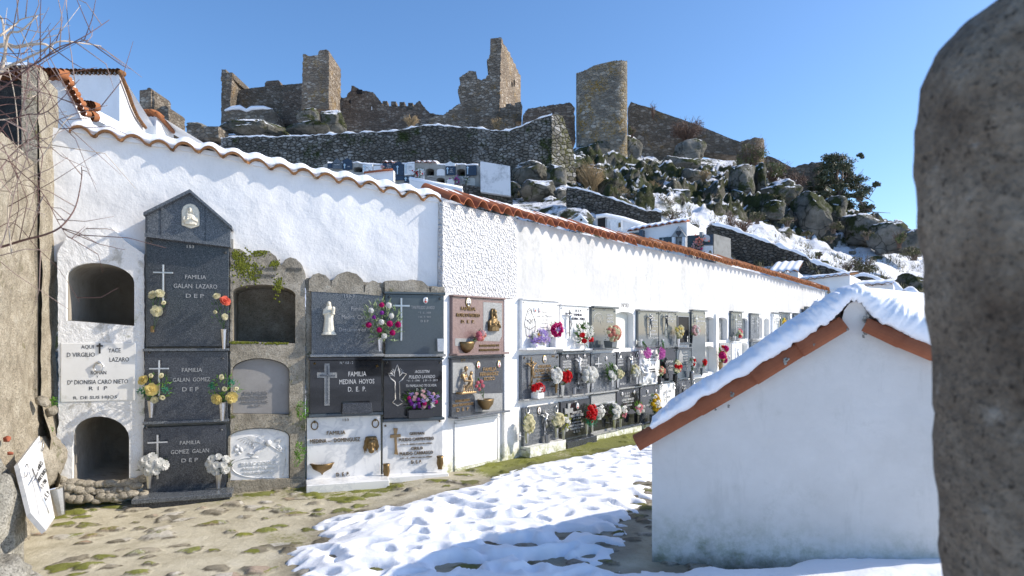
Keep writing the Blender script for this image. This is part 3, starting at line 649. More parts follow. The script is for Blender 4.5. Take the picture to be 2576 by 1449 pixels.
    # white niche block along the right-hand wall
    B = empty('niche_block', S2.mat(0, 0), 'long white block of burial niches with algae green foot and several open arches', 'burial niches')
    top = [(1112,738),(1262,754),(1306,752),(1402,760),(1480,768),(1545,776),(1598,780),(1733,784),(1800,786),(1866,786),(1925,789),(2083,792)]
    bot = [(2083,950),(1930,1000),(1800,1045),(1655,1076),(1604,1084),(1400,1128),(1310,1148),(1262,1165),(1130,1200),(1112,1200)]
    holes = []; spec = [(1547,1594,784,875,10,'niche_back'),(1771.5,1796,797,861,7,'niche_mould'),(1803,1829.5,798,856,8,'niche_mould'),(1863,1881,800,852,8,'glass_dark'),(1906.5,1918,798,850,7,'dark'),
            (1922,1935,800,846,7,'niche_back'),(1984,1991.5,800,840,5,'dark'),(2007,2015,800,836,5,'dark'),(2038,2046,800,832,4,'dark'),
            (1771,1796,870,935,8,'niche_back'),(1862,1881,862,910,7,'niche_back'),(1771,1796,945,1008,9,'niche_mould'),(1803,1828,940,1000,9,'niche_back'),
            (1942,1957,862,903,0.01,'niche_back'),(1700.5,1728.5,797,863,.01,'dark')]
    outl = px_poly(S2, top+bot)
    b = MB(); b.prism(outl, 0.0, .1, [px_poly(S2, arch(S2, u0, u1, vt, vb, sp, 8)) for u0, u1, vt, vb, sp, _ in spec], .35); obj('niche_front', b, MAT['algae'], B)
    for u0, u1, vt, vb, sp, k in spec:
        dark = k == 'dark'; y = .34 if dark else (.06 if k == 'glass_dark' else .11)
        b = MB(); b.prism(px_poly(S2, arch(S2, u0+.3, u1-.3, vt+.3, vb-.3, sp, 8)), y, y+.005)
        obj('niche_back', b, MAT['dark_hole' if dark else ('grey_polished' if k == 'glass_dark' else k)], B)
    for u0, u1, vt, vb in ((1262,1268,752,1150),(1796.5,1802,790,1010)):
        b = MB(); b.prism(px_poly(S2, [(u0, vb), (u1, vb), (u1, vt), (u0, vt)]), -.05, 0.0); obj('pilaster', b, MAT['algae'], B)
    b = MB(); b.prism(px_poly(S2, ragged([(1309,1148),(1309,1123),(1399,1103),(1399,1128)], .6, 5)), -.17, .0); obj('footing', b, MAT['algae'], B)
    b = MB(); b.prism(px_poly(S2, [(1480,1114),(1480,1093),(1604,1064),(1604,1085)]), -.08, .0); obj('footing', b, MAT['algae'], B)
    tag(obj('painted_number', text_mb('Nº83', S2, 1572, 768, 17, 10, -.003), MAT['letter_black'], B))

def wall_text(s, w, h, font_ext=.0):
    c = bpy.data.curves.new('t', 'FONT'); c.body = s; c.resolution_u = 2; c.extrude = max(font_ext, 1e-4)
    o = bpy.data.objects.new('t', c); C.objects.link(o); bpy.context.view_layer.update()
    dg = bpy.context.evaluated_depsgraph_get(); me = bpy.data.meshes.new_from_object(o.evaluated_get(dg))
    v = [x.co.copy() for x in me.vertices]; f = [tuple(p.vertices) for p in me.polygons]
    bpy.data.objects.remove(o); bpy.data.curves.remove(c); bpy.data.meshes.remove(me)
    x0 = min(a.x for a in v); x1 = max(a.x for a in v); y0 = min(a.y for a in v); y1 = max(a.y for a in v)
    ze = max(a.z for a in v) or 1
    return [((a.x-(x0+x1)/2)/(x1-x0)*w, a.z/ze, (a.y-(y0+y1)/2)/(y1-y0)*h) for a in v], f
def text_mb(s, seg, u, v, w, h, y, s0=0.0, z0=0.0, thick=.002, shear=0.0):
    d = seg.d(u); cx = seg.s(u)-s0; wl_ = seg.s(u+w/2)-seg.s(u-w/2); cz = seg.z(u, v)-z0; hh = h/F*d
    vs, fs = wall_text(s, wl_, hh, .05)
    b = MB(); b.add([(x+cx+shear*z, y-thick*.5-yy*thick*.5, z+cz) for x, yy, z in vs], fs); return b
MAT['leaf_moss'] = plain('moss green', (.115, .13, .022), .95, 0, .1, .5, 40)
# ------------------------------------------------------------------ slabs and what is fixed on them
class Slab:
    def __init__(s, seg, u0, u1, vt, vb, mat, label, thick=.035, ledge=None, top=None, group=None, name='gravestone', poly=None, cat='gravestone', base=0.0, bevel=.004):
        um = (u0+u1)/2; s.seg = seg; s.s0 = seg.s(u0); s.w = seg.s(u1)-s.s0; s.z0 = seg.z(um, vb); s.h = seg.z(um, vt)-s.z0; s.mat = MAT[mat] if isinstance(mat, str) else mat
        s.um = um; s.y = -thick
        s.root = empty(name, seg.mat(s.s0, s.z0), label, cat, group)
        b = MB()
        if poly: b.prism([s.loc(*p) for p in poly], -thick, -base)
        else: b.box(.003, s.w-.003, -thick, -base, 0.002, s.h-.002)
        obj('slab', b, s.mat, s.root, bevel=bevel)
        if ledge is not None:
            m, out, th = ledge; b = MB(); b.box(-.01, s.w+.01, -thick-out, -base, -th*.6, th*.4); obj('ledge', b, MAT[m], s.root, bevel=.004)
        if top is not None:
            m, out, th = top; b = MB(); b.box(-.012, s.w+.012, -thick-out, -base, s.h, s.h+th); obj('top_strip', b, MAT[m], s.root, bevel=.003)
    def loc(s, u, v): 
        d = s.seg.d(u); return (s.seg.s(u)-s.s0, EYE+(VH-v)/F*d-s.z0)
    def px(s, v, u=None): return v/F*s.seg.d(u or s.um)
    def text(s, t, u, v, w, h, mat='letter_grey', thick=.004, shear=0.0):
        b = text_mb(t, s.seg, u, v, w, h, s.y, s.s0, s.z0, thick, shear); return obj('inscription', b, MAT[mat], s.root)
    def lines(s, rows, mat='letter_grey', thick=.004, shear=0):
        """all the rows in one mesh"""
        for t, u, v, w, h in rows: s.text(t, u, v, w*.97, h*.9, mat, thick, shear)
    def cross(s, u, v0, v1, va, w, mat='steel', r=.010, off=.03, body=None):
        x, zt = s.loc(u, v0); zb = s.loc(u, v1)[1]; za = s.loc(u, va)[1]; hw = w/F*s.seg.d(u)*.5/ max(.3, abs(s.seg.n.y)); y = s.y-off
        b = MB(); b.box(x-r, x+r, y-r*.7, y+r*.7, zb, zt); b.box(x-hw, x+hw, y-r*.7-.001, y+r*.7+.001, za-r, za+r)
        for zz in (zb+.05, zt-.05): b.box(x-.006, x+.006, y, s.y, zz-.006, zz+.006)
        c = obj('cross', b, MAT[mat], s.root, bevel=.002)
        if body:
            H = zt-zb; b = MB(); yy = y-.015
            b.ell((x+.004, yy-.008, za+.01*0-H*.0+.012), (.016, .016, .02), 8, 6)
            b.tube([(x-hw*.86, yy, za), (x-hw*.4, yy, za-.03), (x, yy-.004, za-.045)], [.006, .009, .012], 6); b.tube([(x+hw*.86, yy, za), (x+hw*.4, yy, za-.03), (x, yy-.004, za-.045)], [.006, .009, .012], 6)
            b.tube([(x, yy-.004, za-.03), (x+.003, yy-.008, za-H*.16), (x-.004, yy-.008, za-H*.25), (x+.012, yy-.016, za-H*.38), (x-.003, yy-.004, za-H*.56), (x, yy-.004, za-H*.60)], [.019, .024, .020, .015, .009, .012], 7)
            obj('figure', b, MAT[body], c)
        return c
    def bolts(s, pts, mat='steel', r=.022):
        for u, v in pts:
            x, z = s.loc(u, v); b = MB()
            vs = []; n = 8
            for i in range(n):
                a = 2*math.pi*i/n; rr = r*(1.0 if i % 2 else .42); vs.append((x+rr*math.cos(a+.4), s.y-.006, z+rr*math.sin(a+.4)))
            vs += [(x, s.y-.022, z), (x, s.y, z)]
            b.add(vs, [(i, (i+1) % n, n) for i in range(n)]+[((i+1) % n, i, n+1) for i in range(n)]); obj('rosette', b, MAT[mat], s.root)
    def rings(s, pts, mat='steel_dark', r=.045):
        for u, v in pts:
            x, z = s.loc(u, v); b = MB(); p = [(x+r*.8*math.sin(2*math.pi*i/14), s.y-.016-.004*math.cos(i), z-r*.7+r*math.cos(2*math.pi*i/14)) for i in range(15)]
            b.tube(p, .0065, 5, cap=False); b.ell((x, s.y-.012, z+.01), (.014, .016, .016), 8, 5); obj('ring_handle', b, MAT[mat], s.root)
    def portrait(s, u, v, r=.032, frame='gold', shirt='cloth_dark', two=False):
        x, z = s.loc(u, v); T = Matrix.Translation((x, s.y, z)) @ Matrix.Rotation(math.radians(90), 4, 'X')
        b = MB(); b.lathe([(r*1.0, 0), (r*1.18, .004), (r*1.16, .012), (r*.98, .013)], 18, T, .8, 1.05); f = obj('portrait_frame', b, MAT[frame], s.root)
        b = MB(); b.lathe([(.0005, .0128), (r*1.0, .0122)], 18, T, .8, 1.05); obj('portrait_plate', b, MAT['porcelain'], f, fix=True)
        for q in ((-.33, .33) if two else (0,)):
            k = .62 if two else 1
            b = MB(); b.ell((x+q*r, s.y-.0135, z+r*.22*k), (r*.26*k, .003, r*.34*k), 8, 5); obj('face', b, MAT['skin'], f)
            b = MB(); b.ell((x+q*r, s.y-.0130, z+r*.34*k), (r*.31*k, .003, r*.32*k), 8, 5); obj('hair', b, MAT['hair'], f)
            b = MB(); b.ell((x+q*r, s.y-.0128, z-r*.52), (r*.50*k, .003, r*.40), 8, 5); obj('shoulders', b, MAT[shirt], f)

def remesh(o, vox=.006, smooth=3):
    m = o.modifiers.new('r', 'REMESH'); m.mode = 'VOXEL'; m.voxel_size = vox; m.use_smooth_shade = True
    if smooth:
        k = o.modifiers.new('s', 'SMOOTH'); k.iterations = smooth; k.factor = .5
    return o

# ---- flowers
def petal_fan(b, n, r0, r1, zc, lift, w, M, rnd, curl=0.0):
    for k in range(n):
        a = 2*math.pi*(k+rnd.uniform(-.15, .15))/n; ca, sa = math.cos(a), math.sin(a); ww = w*rnd.uniform(.85, 1.15); l = lift*rnd.uniform(.85, 1.15)
        def P(r, t, z): return (ca*r-sa*t, sa*r+ca*t, z)
        rm = (r0+r1)/2
        b.add([P(r0, -ww*.35, zc), P(r0, ww*.35, zc), P(rm, ww*.6, zc+l*.6), P(r1, ww*.3, zc+l-curl), P(r1, -ww*.3, zc+l-curl), P(rm, -ww*.6, zc+l*.6)], [(0, 1, 2, 5), (5, 2, 3, 4)], False, M)
def bloom_mesh(kind, seed):
    """unit radius bloom looking along +z"""
    r = random.Random(seed); b = MB(); I = None
    if kind == 'rose':
        for n, r0, r1, z, l, w in ((5, .25, 1.0, -.25, .38, 1.0), (5, .18, .78, -.1, .55, .85), (4, .10, .52, 0, .62, .62), (3, .04, .28, .1, .55, .42)): petal_fan(b, n, r0, r1, z, l, w, I, r, .08)
        b.ell((0, 0, .1), (.28, .28, .42), 7, 5); b.ell((0, 0, -.1), (.72, .72, .3), 9, 5)
    elif kind == 'mum':
        for n, r0, r1, z, l in ((13, .1, 1.0, -.15, .12), (11, .1, .80, -.02, .25), (8, .08, .52, .1, .34)): petal_fan(b, n, r0, r1, z, l, .44, I, r)
        b.ell((0, 0, -.02), (.62, .62, .22), 9, 5); b.ell((0, 0, .12), (.22, .22, .22), 7, 4)
    elif kind == 'ball':
        for i in range(60):
            t = r.uniform(0, 2*math.pi); z = r.uniform(-.5, 1); q = math.sqrt(1-z*z); d = Vector((q*math.cos(t), q*math.sin(t), z)); T = Matrix.Translation(d*.62) @ d.to_track_quat('Z', 'Y').to_matrix().to_4x4() @ Matrix.Rotation(t*5, 4, 'Z')
            b.add([(-.26, -.06, 0), (.26, -.06, 0), (.30, .10, .30), (-.30, .10, .30)], [(0, 1, 2, 3)], False, T)
        b.ell((0, 0, 0), .86, 10, 7)
    elif kind == 'tulip':
        b.lathe([(.12, -.7), (.55, -.45), (.72, 0), (.6, .45), (.66, .8), (.3, .5)], 9, None, 1, 1, .12)
    elif kind == 'lily':
        petal_fan(b, 6, .05, 1.1, -.2, .5, .5, I, r, .15); petal_fan(b, 5, .02, .5, 0, .6, .12, I, r)
    elif kind == 'sprig':
        for i in range(34):
            p = Vector((r.gauss(0, .42), r.gauss(0, .42), r.uniform(-.6, .9))); T = Matrix.Translation(p) @ Matrix.Rotation(r.uniform(0, 6), 4, 'Z') @ Matrix.Rotation(r.uniform(0, 1), 4, 'X')
            petal_fan(b, 4, .02, .2, 0, .06, .16, T, r)
    me = b.mesh(kind+'_bloom'); return me
_bl = {}
def bloom(kind, col, var):
    k = (kind, col, var)
    if k not in _bl:
        me = bloom_mesh(kind, hash_(kind)+var*17); me.materials.append(MAT[col]); _bl[k] = me
    return _bl[k]
def hash_(s): return sum(ord(c)*(i+3) for i, c in enumerate(s))
def leaf_mb(b, p, d, L, W, rnd, curl=.25):
    d = d.normalized(); side = d.cross(Vector((rnd.gauss(0, 1), rnd.gauss(0, 1), rnd.gauss(0, 1))))
    if side.length < .1: side = d.cross(Vector((1, 0, 0.3)))
    side.normalize(); n = d.cross(side); q = [p, p+d*L*.35+side*W*.5, p+d*L*.35-side*W*.5, p+d*L-n*L*curl]; m = p+d*L*.42-n*W*.18
    b.add([q[0], q[1], q[3], q[2], m], [(0, 4, 1), (1, 4, 3), (3, 4, 2), (2, 4, 0)])

BCOUNT = [0]
def bouquet(seg, u, v, rw, rh, blooms, label, base, off=.13, leaf='leaf', nleaf=46, leafL=.05, fr=.028, seed=None, droop=0.0, spread=1.0, cat='flowers', extra=None, group=None, deep=.6, explicit=None):
    """u,v centre and rw,rh radii in photo pixels; base=(u,v) where stems meet the vase; blooms=[(kind,colour,count[,size])]"""
    BCOUNT[0] += 1; nleaf = int(nleaf*1.4); fr = fr*(1.14 if seg is S2 else 1.0); r = random.Random(seed or BCOUNT[0]*31)
    d = seg.d(u, off); c = at(u, v, d); bp = seg.P(base[0], base[1], off)
    nrm = Vector((seg.n.x, seg.n.y, 0)); tan = Vector((seg.t.x, seg.t.y, 0))
    RW = rw/F*d/max(.45, abs(seg.n.y)) if seg is S1 else rw/F*d*1.15
    RH = rh/F*d; RD = min(RW, RH)*deep
    root = empty('flower_bouquet', Matrix.Translation(bp), label, cat, group); Mi = Matrix.Translation(-bp)
    fl = MB(); st = MB(); spots = []
    items = []
    for it in blooms:
        for k in range(it[2]): items.append((it[0], it[1], it[3] if len(it) > 3 else 1.0))
    r.shuffle(items); n = len(items)
    for i, (kind, colr, size) in enumerate(items):
        best = None
        for t in range(24):
            a = r.uniform(0, 2*math.pi); q = math.sqrt(r.uniform(0, 1))*.88; x, z = q*math.cos(a), q*math.sin(a)
            y = math.sqrt(max(0, 1-q*q))
            mind = min([(x-s_[0])**2+(z-s_[1])**2 for s_ in spots] or [9])
            if best is None or mind > best[0]: best = (mind, x, z, y)
        _, x, z, y = best; spots.append((x, z))
        p = c+tan*(x*RW)+Vector((0, 0, z*RH))+nrm*(y*RD); dr = (nrm*(.9*y+.35)+tan*x*.7+Vector((0, 0, z*.6+.28))).normalized()
        s = fr*size*r.uniform(.88, 1.15)
        me = bloom(kind, colr, r.randint(0, 2)); o = link('flower', me, None, root, Mi @ Matrix.Translation(p) @ dr.to_track_quat('Z', 'Y').to_matrix().to_4x4() @ Matrix.Rotation(r.uniform(0, 6), 4, 'Z') @ Matrix.Scale(s, 4))
        mid = (p+bp)/2+nrm*.015-Vector((0, 0, abs(x)*.02)); st.tube([bp-p*0, mid, p-dr*s*.3], .0022, 4, Mi, cap=False)
    for k in range(nleaf):
        a = r.uniform(0, 2*math.pi); q = math.sqrt(r.uniform(0, 1)); x, z = q*math.cos(a), q*math.sin(a)*.95-.08; y = r.uniform(-.5, .75)*math.sqrt(max(0, 1-min(1, q*q)))
        p = c+tan*(x*RW*spread)+Vector((0, 0, z*RH*spread))+nrm*(y*RD*.8); dv = (p-bp)+Vector((r.gauss(0, .05), r.gauss(0, .05), r.gauss(0, .05)))
        leaf_mb(fl, Mi @ p, dv if dv.length > 0 else Vector((0, 0, 1)), leafL*r.uniform(.6, 1.3), leafL*r.uniform(.35, .6), r)
    for k in range(nleaf//3):
        t = r.uniform(.1, .8); p = bp.lerp(c, t)+Vector((r.gauss(0, RW*.25*t), r.gauss(0, .01), r.gauss(0, .01)))
        leaf_mb(fl, Mi @ p, Vector((r.gauss(0, 1), r.gauss(-.3, .6), r.gauss(.3, .7))), leafL*r.uniform(.5, 1), leafL*.4, r)
    obj('foliage', fl, MAT[leaf], root); obj('stems', st, MAT['leaf'], root)
    if extra: extra(root, Mi, c, bp, RW, RH, nrm, tan, r)
    return root

VCOUNT = [0]
def vase(seg, u, v0, v1, label, mat='steel', off=.13, w=None, kind='tapered', group=None, stand=False):
    """tapered flower vase; v0 mouth, v1 foot in photo pixels"""
    d = seg.d(u, off); top = at(u, v0, d); bot = at(u, v1, d); H = top.z-bot.z; r = (w/F*d/2) if w else H*.19
    M = Matrix.Translation(bot) @ Matrix.Rotation(seg.ang, 4, 'Z'); root = empty('vase', M, label, 'vase', group)
    b = MB()
    if kind == 'tapered': b.lathe([(.001, 0), (r*.50, 0), (r*.52, .012), (r*.98, H-.008), (r*1.06, H), (r*.92, H), (r*.86, H-.03), (.001, H-.035)], 8, None, 1, .9, smooth=False)
    elif kind == 'square':
        b.lathe([(.001, 0), (r*1.05, 0), (r*1.2, H*.1), (r*1.35, H-.01), (r*1.35, H), (r*1.15, H), (r*1.1, H-.04), (.001, H-.05)], 4, Matrix.Rotation(math.pi/4, 4, 'Z'), 1, 1, smooth=False)
    elif kind == 'round': b.lathe([(.001, 0), (r*.7, 0), (r*.62, H*.1), (r*1.0, H*.45), (r*.85, H*.8), (r*1.02, H), (r*.85, H), (r*.7, H*.85), (.001, H*.8)], 14)
    elif kind == 'bowl': b.lathe([(.001, 0), (r*.45, 0), (r*.5, H*.12), (r*.92, H*.5), (r*1.0, H*.85), (r*1.06, H), (r*.9, H), (r*.8, H*.8), (.001, H*.75)], 22, None, 1, .75, .07)
    elif kind == 'trough': b.box(-r, r, -.06, .06, 0, H); b.box(-r*.92, r*.92, -.052, .052, H, H+.002)
    elif kind == 'hex': b.lathe([(.001, 0), (r*.95, 0), (r*.95, H), (r*.8, H), (r*.8, H-.02), (.001, H-.02)], 6, None, 1, .8, smooth=False)
    obj('vase_body', b, MAT[mat], root)
    if not stand:
        b = MB(); b.box(-r*.5, r*.5, r*.75, off-.03, H*.55, H*.62); b.box(-r*.5, r*.5, off-.036, off-.03, H*.2, H*.9)
        if kind == 'tapered': obj('bracket', b, MAT['steel' if mat in ('black', 'steel') else mat], root)
    return root
# ------------------------------------------------------------------ reliefs
def place(s, u, v): x, z = s.loc(u, v); return x, z
def draped_figure(b, x, z, H, y, W=1.0, hands=True):
    """robed standing figure of height H with its feet at (x,z)"""
    b.lathe([(.001, 0), (.15*H*W, .01*H), (.16*H*W, .06*H), (.135*H*W, .25*H), (.12*H*W, .45*H), (.14*H*W, .62*H), (.135*H*W, .74*H), (.085*H*W, .83*H), (.045*H, .86*H), (.04*H, .88*H)], 18, Matrix.Translation((x, y, z)), 1, .6, .10)
    b.ell((x, y-.01*H, z+.925*H), (.062*H, .065*H, .08*H), 12, 8)
    b.ell((x, y-.07*H, z+.915*H), (.012*H, .015*H, .022*H), 6, 4)
    b.lathe([(.085*H, .80*H), (.075*H, .90*H), (.065*H, .97*H), (.02*H, 1.01*H)], 12, Matrix.Translation((x, y+.018*H, z)), 1, .7)
    for q in (-1, 1):
        b.tube([(x+q*.12*H*W, y, z+.76*H), (x+q*.15*H*W, y-.03*H, z+.60*H), (x+q*.04*H*W, y-.10*H, z+.64*H)], [.045*H, .042*H, .024*H], 8)
        b.ell((x+q*.02*H, y-.115*H, z+.655*H), (.018*H, .015*H, .03*H), 6, 4)
    for k in range(7):
        a = (k-3)/3.4; b.tube([(x+a*.10*H*W, y-.07*H*(1-a*a*.6), z+.60*H), (x+a*.12*H*W+.012*H, y-.085*H*(1-a*a*.6), z+.3*H), (x+a*.14*H*W, y-.085*H*(1-a*a*.6), z+.02*H)], [.006*H, .012*H, .015*H], 5)
def bust(b, x, z, H, y):
    """half figure with long hair, one hand raised"""
    b.lathe([(.001, 0), (.30*H, 0), (.31*H, .12*H), (.29*H, .36*H), (.24*H, .50*H), (.12*H, .58*H), (.075*H, .64*H), (.07*H, .70*H)], 20, Matrix.Translation((x, y, z)), 1, .5, .05)
    b.ell((x, y-.05*H, z+.80*H), (.105*H, .11*H, .145*H), 14, 10)
    b.ell((x, y-.16*H, z+.80*H), (.018*H, .03*H, .045*H), 6, 5)
    b.ell((x, y-.13*H, z+.70*H), (.06*H, .05*H, .06*H), 8, 6)
    for q in (-1, 1):
        b.ell((x+q*.04*H, y-.150*H, z+.845*H), (.035*H, .014*H, .012*H), 6, 4)
        b.tube([(x+q*.03*H, y+.02*H, z+.95*H), (x+q*.12*H, y+.0*H, z+.84*H), (x+q*.135*H, y-.02*H, z+.68*H), (x+q*.16*H, y-.06*H, z+.55*H)], [.05*H, .06*H, .05*H, .03*H], 8)
        b.tube([(x+q*.27*H, y, z+.42*H), (x+q*.30*H, y-.08*H, z+.18*H), (x+q*.10*H, y-.2*H, z+.30*H)], [.09*H, .085*H, .05*H], 9)
        b.ell((x+q*.09*H, y-.22*H, z+.36*H), (.03*H, .03*H, .055*H), 8, 5)
    for k in range(8):
        a = (k-3.5)/4; b.tube([(x+a*.12*H, y-.11*H, z+.52*H), (x+a*.2*H, y-.17*H+abs(a)*.05*H, z+.25*H), (x+a*.28*H, y-.15*H+abs(a)*.05*H, z+.01*H)], [.012*H, .02*H, .022*H], 5)
def head_relief(b, x, z, H, y):
    b.ell((x, y-.05*H, z+.50*H), (.24*H, .22*H, .34*H), 16, 12); b.ell((x, y-.27*H, z+.47*H), (.035*H, .05*H, .10*H), 8, 6)
    b.ell((x, y-.17*H, z+.20*H), (.15*H, .12*H, .15*H), 10, 8); b.ell((x, y-.24*H, z+.325*H), (.075*H, .04*H, .02*H), 8, 4)
    for q in (-1, 1):
        b.ell((x+q*.10*H, y-.235*H, z+.60*H), (.075*H, .035*H, .022*H), 8, 4); b.ell((x+q*.10*H, y-.225*H, z+.545*H), (.04*H, .03*H, .022*H), 8, 4); b.ell((x+q*.13*H, y-.18*H, z+.42*H), (.06*H, .06*H, .07*H), 8, 5)
        for k in range(6):
            t = k/5; xx = x+q*(.2+.08*t+.03*math.sin(k*2.1))*H
            b.tube([(x+q*.04*H*k, y-.08*H, z+.86*H), (xx, y-.12*H*(1-t), z+(.72-.1*t)*H), (xx+q*.06*H, y-.06*H, z+(.45-.12*t)*H), (xx+q*(.02+.04*math.sin(k*3))*H, y-.04*H, z+(.20-.16*t)*H)], [.04*H, .05*H, .045*H, .022*H], 6)
    n = 16
    for j in range(3): b.tube([(x+.27*H*math.cos(2*math.pi*i/n), y-.06*H-.20*H*math.sin(2*math.pi*i/n), z+(.76+.022*j+.02*math.sin(i*2.5+j*2))*H) for i in range(n+1)], .020*H, 5, cap=False)
def seated_group(b, x, z, H, y):
    """seated veiled mother holding a limp figure across her lap"""
    b.lathe([(.001, 0), (.36*H, 0), (.36*H, .1*H), (.27*H, .35*H), (.2*H, .5*H), (.15*H, .66*H), (.08*H, .78*H)], 16, Matrix.Translation((x-.04*H, y, z)), 1, .5, .06)
    b.ell((x-.02*H, y-.06*H, z+.88*H), (.075*H, .08*H, .10*H), 12, 8); b.lathe([(.16*H, .55*H), (.13*H, .78*H), (.10*H, .93*H), (.03*H, 1.0*H)], 12, Matrix.Translation((x-.04*H, y+.03*H, z)), 1, .7)
    b.tube([(x+.14*H, y-.12*H, z+.62*H), (x+.10*H, y-.2*H, z+.42*H), (x+.02*H, y-.22*H, z+.28*H), (x-.12*H, y-.2*H, z+.20*H), (x-.26*H, y-.16*H, z+.04*H)], [.06*H, .095*H, .08*H, .055*H, .035*H], 9)
    b.ell((x+.18*H, y-.14*H, z+.70*H), (.065*H, .07*H, .085*H), 10, 8)
    b.tube([(x+.20*H, y-.12*H, z+.56*H), (x+.28*H, y-.1*H, z+.35*H), (x+.27*H, y-.12*H, z+.12*H)], [.04*H, .035*H, .022*H], 7)
    b.tube([(x-.16*H, y, z+.66*H), (x-.16*H, y-.14*H, z+.45*H), (x+.05*H, y-.25*H, z+.42*H)], [.06*H, .05*H, .028*H], 8)
    for k in range(6): b.tube([(x-.2*H+.07*k*H, y-.15*H, z+.3*H), (x-.3*H+.11*k*H, y-.19*H, z+.02*H)], [.015*H, .02*H], 5)

# ------------------------------------------------------------------ everything on the left stretch
def tombs_left():
    # limewashed plaque
    s = Slab(S1, 154, 344, 862, 1009, 'marble_old', 'white plaque with black painted letters and a ring handle between two open arches', .028, base=-.1)
    s.lines([('AQUI', 222, 873, 32, 12), ('YACE', 290, 881, 32, 12), ('D VIRGILIO', 206, 892, 72, 12), ('LAZARO', 302, 904, 50, 12), ('ROMAN', 250, 937, 40, 10), ('Y', 247, 947, 5, 6),
             ('Dª DIONISIA CARO NIETO', 249, 960, 156, 12), ('R  I  P', 249, 976, 47, 10), ('R. DE SUS HIJOS', 242, 1000, 112, 11)], 'letter_black', .002)
    s.cross(253, 863, 889, 870, 13, 'letter_black', .008, .004); s.rings([(251, 914)], 'steel', .05)
    # dark family tomb: pediment, three slabs, plinth
    p = Slab(S1, 371, 584, 484, 612, 'granite_mid', 'speckled granite pediment with pale relief crowning the tall dark tomb', .10, poly=[(374, 598), (373, 541), (483, 487), (583, 577), (581, 624)], name='pediment', cat='pediment', base=-.12)
    b = MB(); lo = [p.loc(*q) for q in ((369, 541), (483, 484), (587, 575), (587, 582), (483, 492), (369, 549))]; b.prism(lo, -.17, .1); obj('coping', b, MAT['granite_mid'], p.root)
    b = MB(); b.prism([p.loc(*q) for q in ((371, 592), (583, 618), (583, 626), (371, 600))], -.15, .0); obj('cornice', b, MAT['granite_mid'], p.root)
    b = MB(); b.prism([p.loc(*q) for q in ((371, 595), (376, 596), (376, 545), (371, 545))], -.115, -.101); b.prism([p.loc(*q) for q in ((407, 604), (410, 604), (410, 530), (407, 532))], -.104, -.101); b.prism([p.loc(*q) for q in ((518, 615), (520, 615), (520, 525), (518, 523))], -.104, -.101)
    obj('edge_strip', b, MAT['granite_dark'], p.root)
    b = MB(); o = [(461, 570), (461, 535), (465, 525), (473, 519), (483, 517), (493, 520), (501, 528), (505, 538), (505, 572), (484, 579)]; b.prism([p.loc(*q) for q in o], -.118, -.10); rl = obj('relief', b, MAT['ivory'], p.root, bevel=.004)
    b = MB(); x, z = p.loc(483, 570); bust(b, x, z, p.px(47), -.118); remesh(obj('figure', b, MAT['ivory'], rl), .0038, 1)
    A = Slab(S1, 369, 578, 603, 872, 'granite_dark', 'tall dark speckled slab with steel cross, topmost under the pediment', .055, base=-.05)
    A.text('153', 481, 622, 18, 7, 'letter_white'); A.lines([('FAMILIA', 494, 698, 54, 11), ('GALAN  LAZARO', 494, 721, 112, 12), ('D E P', 492, 745, 46, 11)], 'letter_grey', .006)
    A.cross(415, 668, 762, 688, 42, 'steel', .0085, .05); A.bolts([(383, 610), (568, 638)])
    Bs = Slab(S1, 366, 575, 883, 1058, 'granite_dark', 'dark speckled slab with yellow roses, middle one of the tall tomb', .055, ('granite_mid', .03, .03), ('granite_mid', .03, .028), base=-.05)
    Bs.lines([('FAMILIA', 485, 930, 52, 11), ('GALAN  GOMEZ', 484, 954, 96, 11), ('D E P', 481, 978, 42, 11)], 'letter_grey', .006); Bs.cross(405, 905, 1000, 926, 42, 'steel', .0085, .05); Bs.bolts([(378, 886), (562, 901)])
    D = Slab(S1, 362, 571, 1070, 1231, 'granite_dark', 'dark speckled slab with white daisies, lowest one of the tall tomb', .055, base=-.05)
    D.lines([('FAMILIA', 480, 1111, 52, 10), ('GOMEZ  GALAN', 480, 1133, 98, 11), ('D E P', 479, 1155, 42, 10)], 'letter_grey', .006); D.cross(401, 1090, 1200, 1109, 42, 'steel', .0085, .05); D.bolts([(372, 1074), (558, 1079)])
    pl = Slab(S1, 353, 586, 1231, 1266, 'granite_dark', 'dark granite step at the foot of the tall tomb', .32, name='plinth', cat='plinth', base=-.05, bevel=.008)
    b = MB(); b.box(-.015, pl.w+.015, -.345, -.02, pl.h*.72, pl.h+.004); obj('tread', b, MAT['granite_mid'], pl.root, bevel=.005)
    b = MB(); b.prism(px_poly(S1, [(357, 1232), (378, 1232), (378, 540), (363, 540)]), -.0, .13); o = obj('side_wall', b, MAT['concrete'], pl.root); o.parent = None; o.matrix_world = S1.mat(0, 0); o.name = 'tomb_core'
    b2 = MB(); b2.prism(px_poly(S1, [(362, 1240), (586, 1240), (586, 600), (363, 600)]), .03, .125); C.objects.unlink(o); bpy.data.objects.remove(o)
    o = obj('tomb_core', b2, MAT['concrete'], None, S1.mat(0, 0)); tag(o, 'concrete core showing in the narrow gaps round the tall dark tomb', 'tomb core')
    # white relief in the low stone arch
    R = Slab(S1, 576, 727, 1081, 1209, 'marble', 'white marble arch slab with winged angel relief in the mossy stone niches', .0, name='gravestone', poly=arch(S1, 576, 727, 1080, 1209, 22, 12, -4), base=-.03)
    b = MB(); r = random.Random(2)
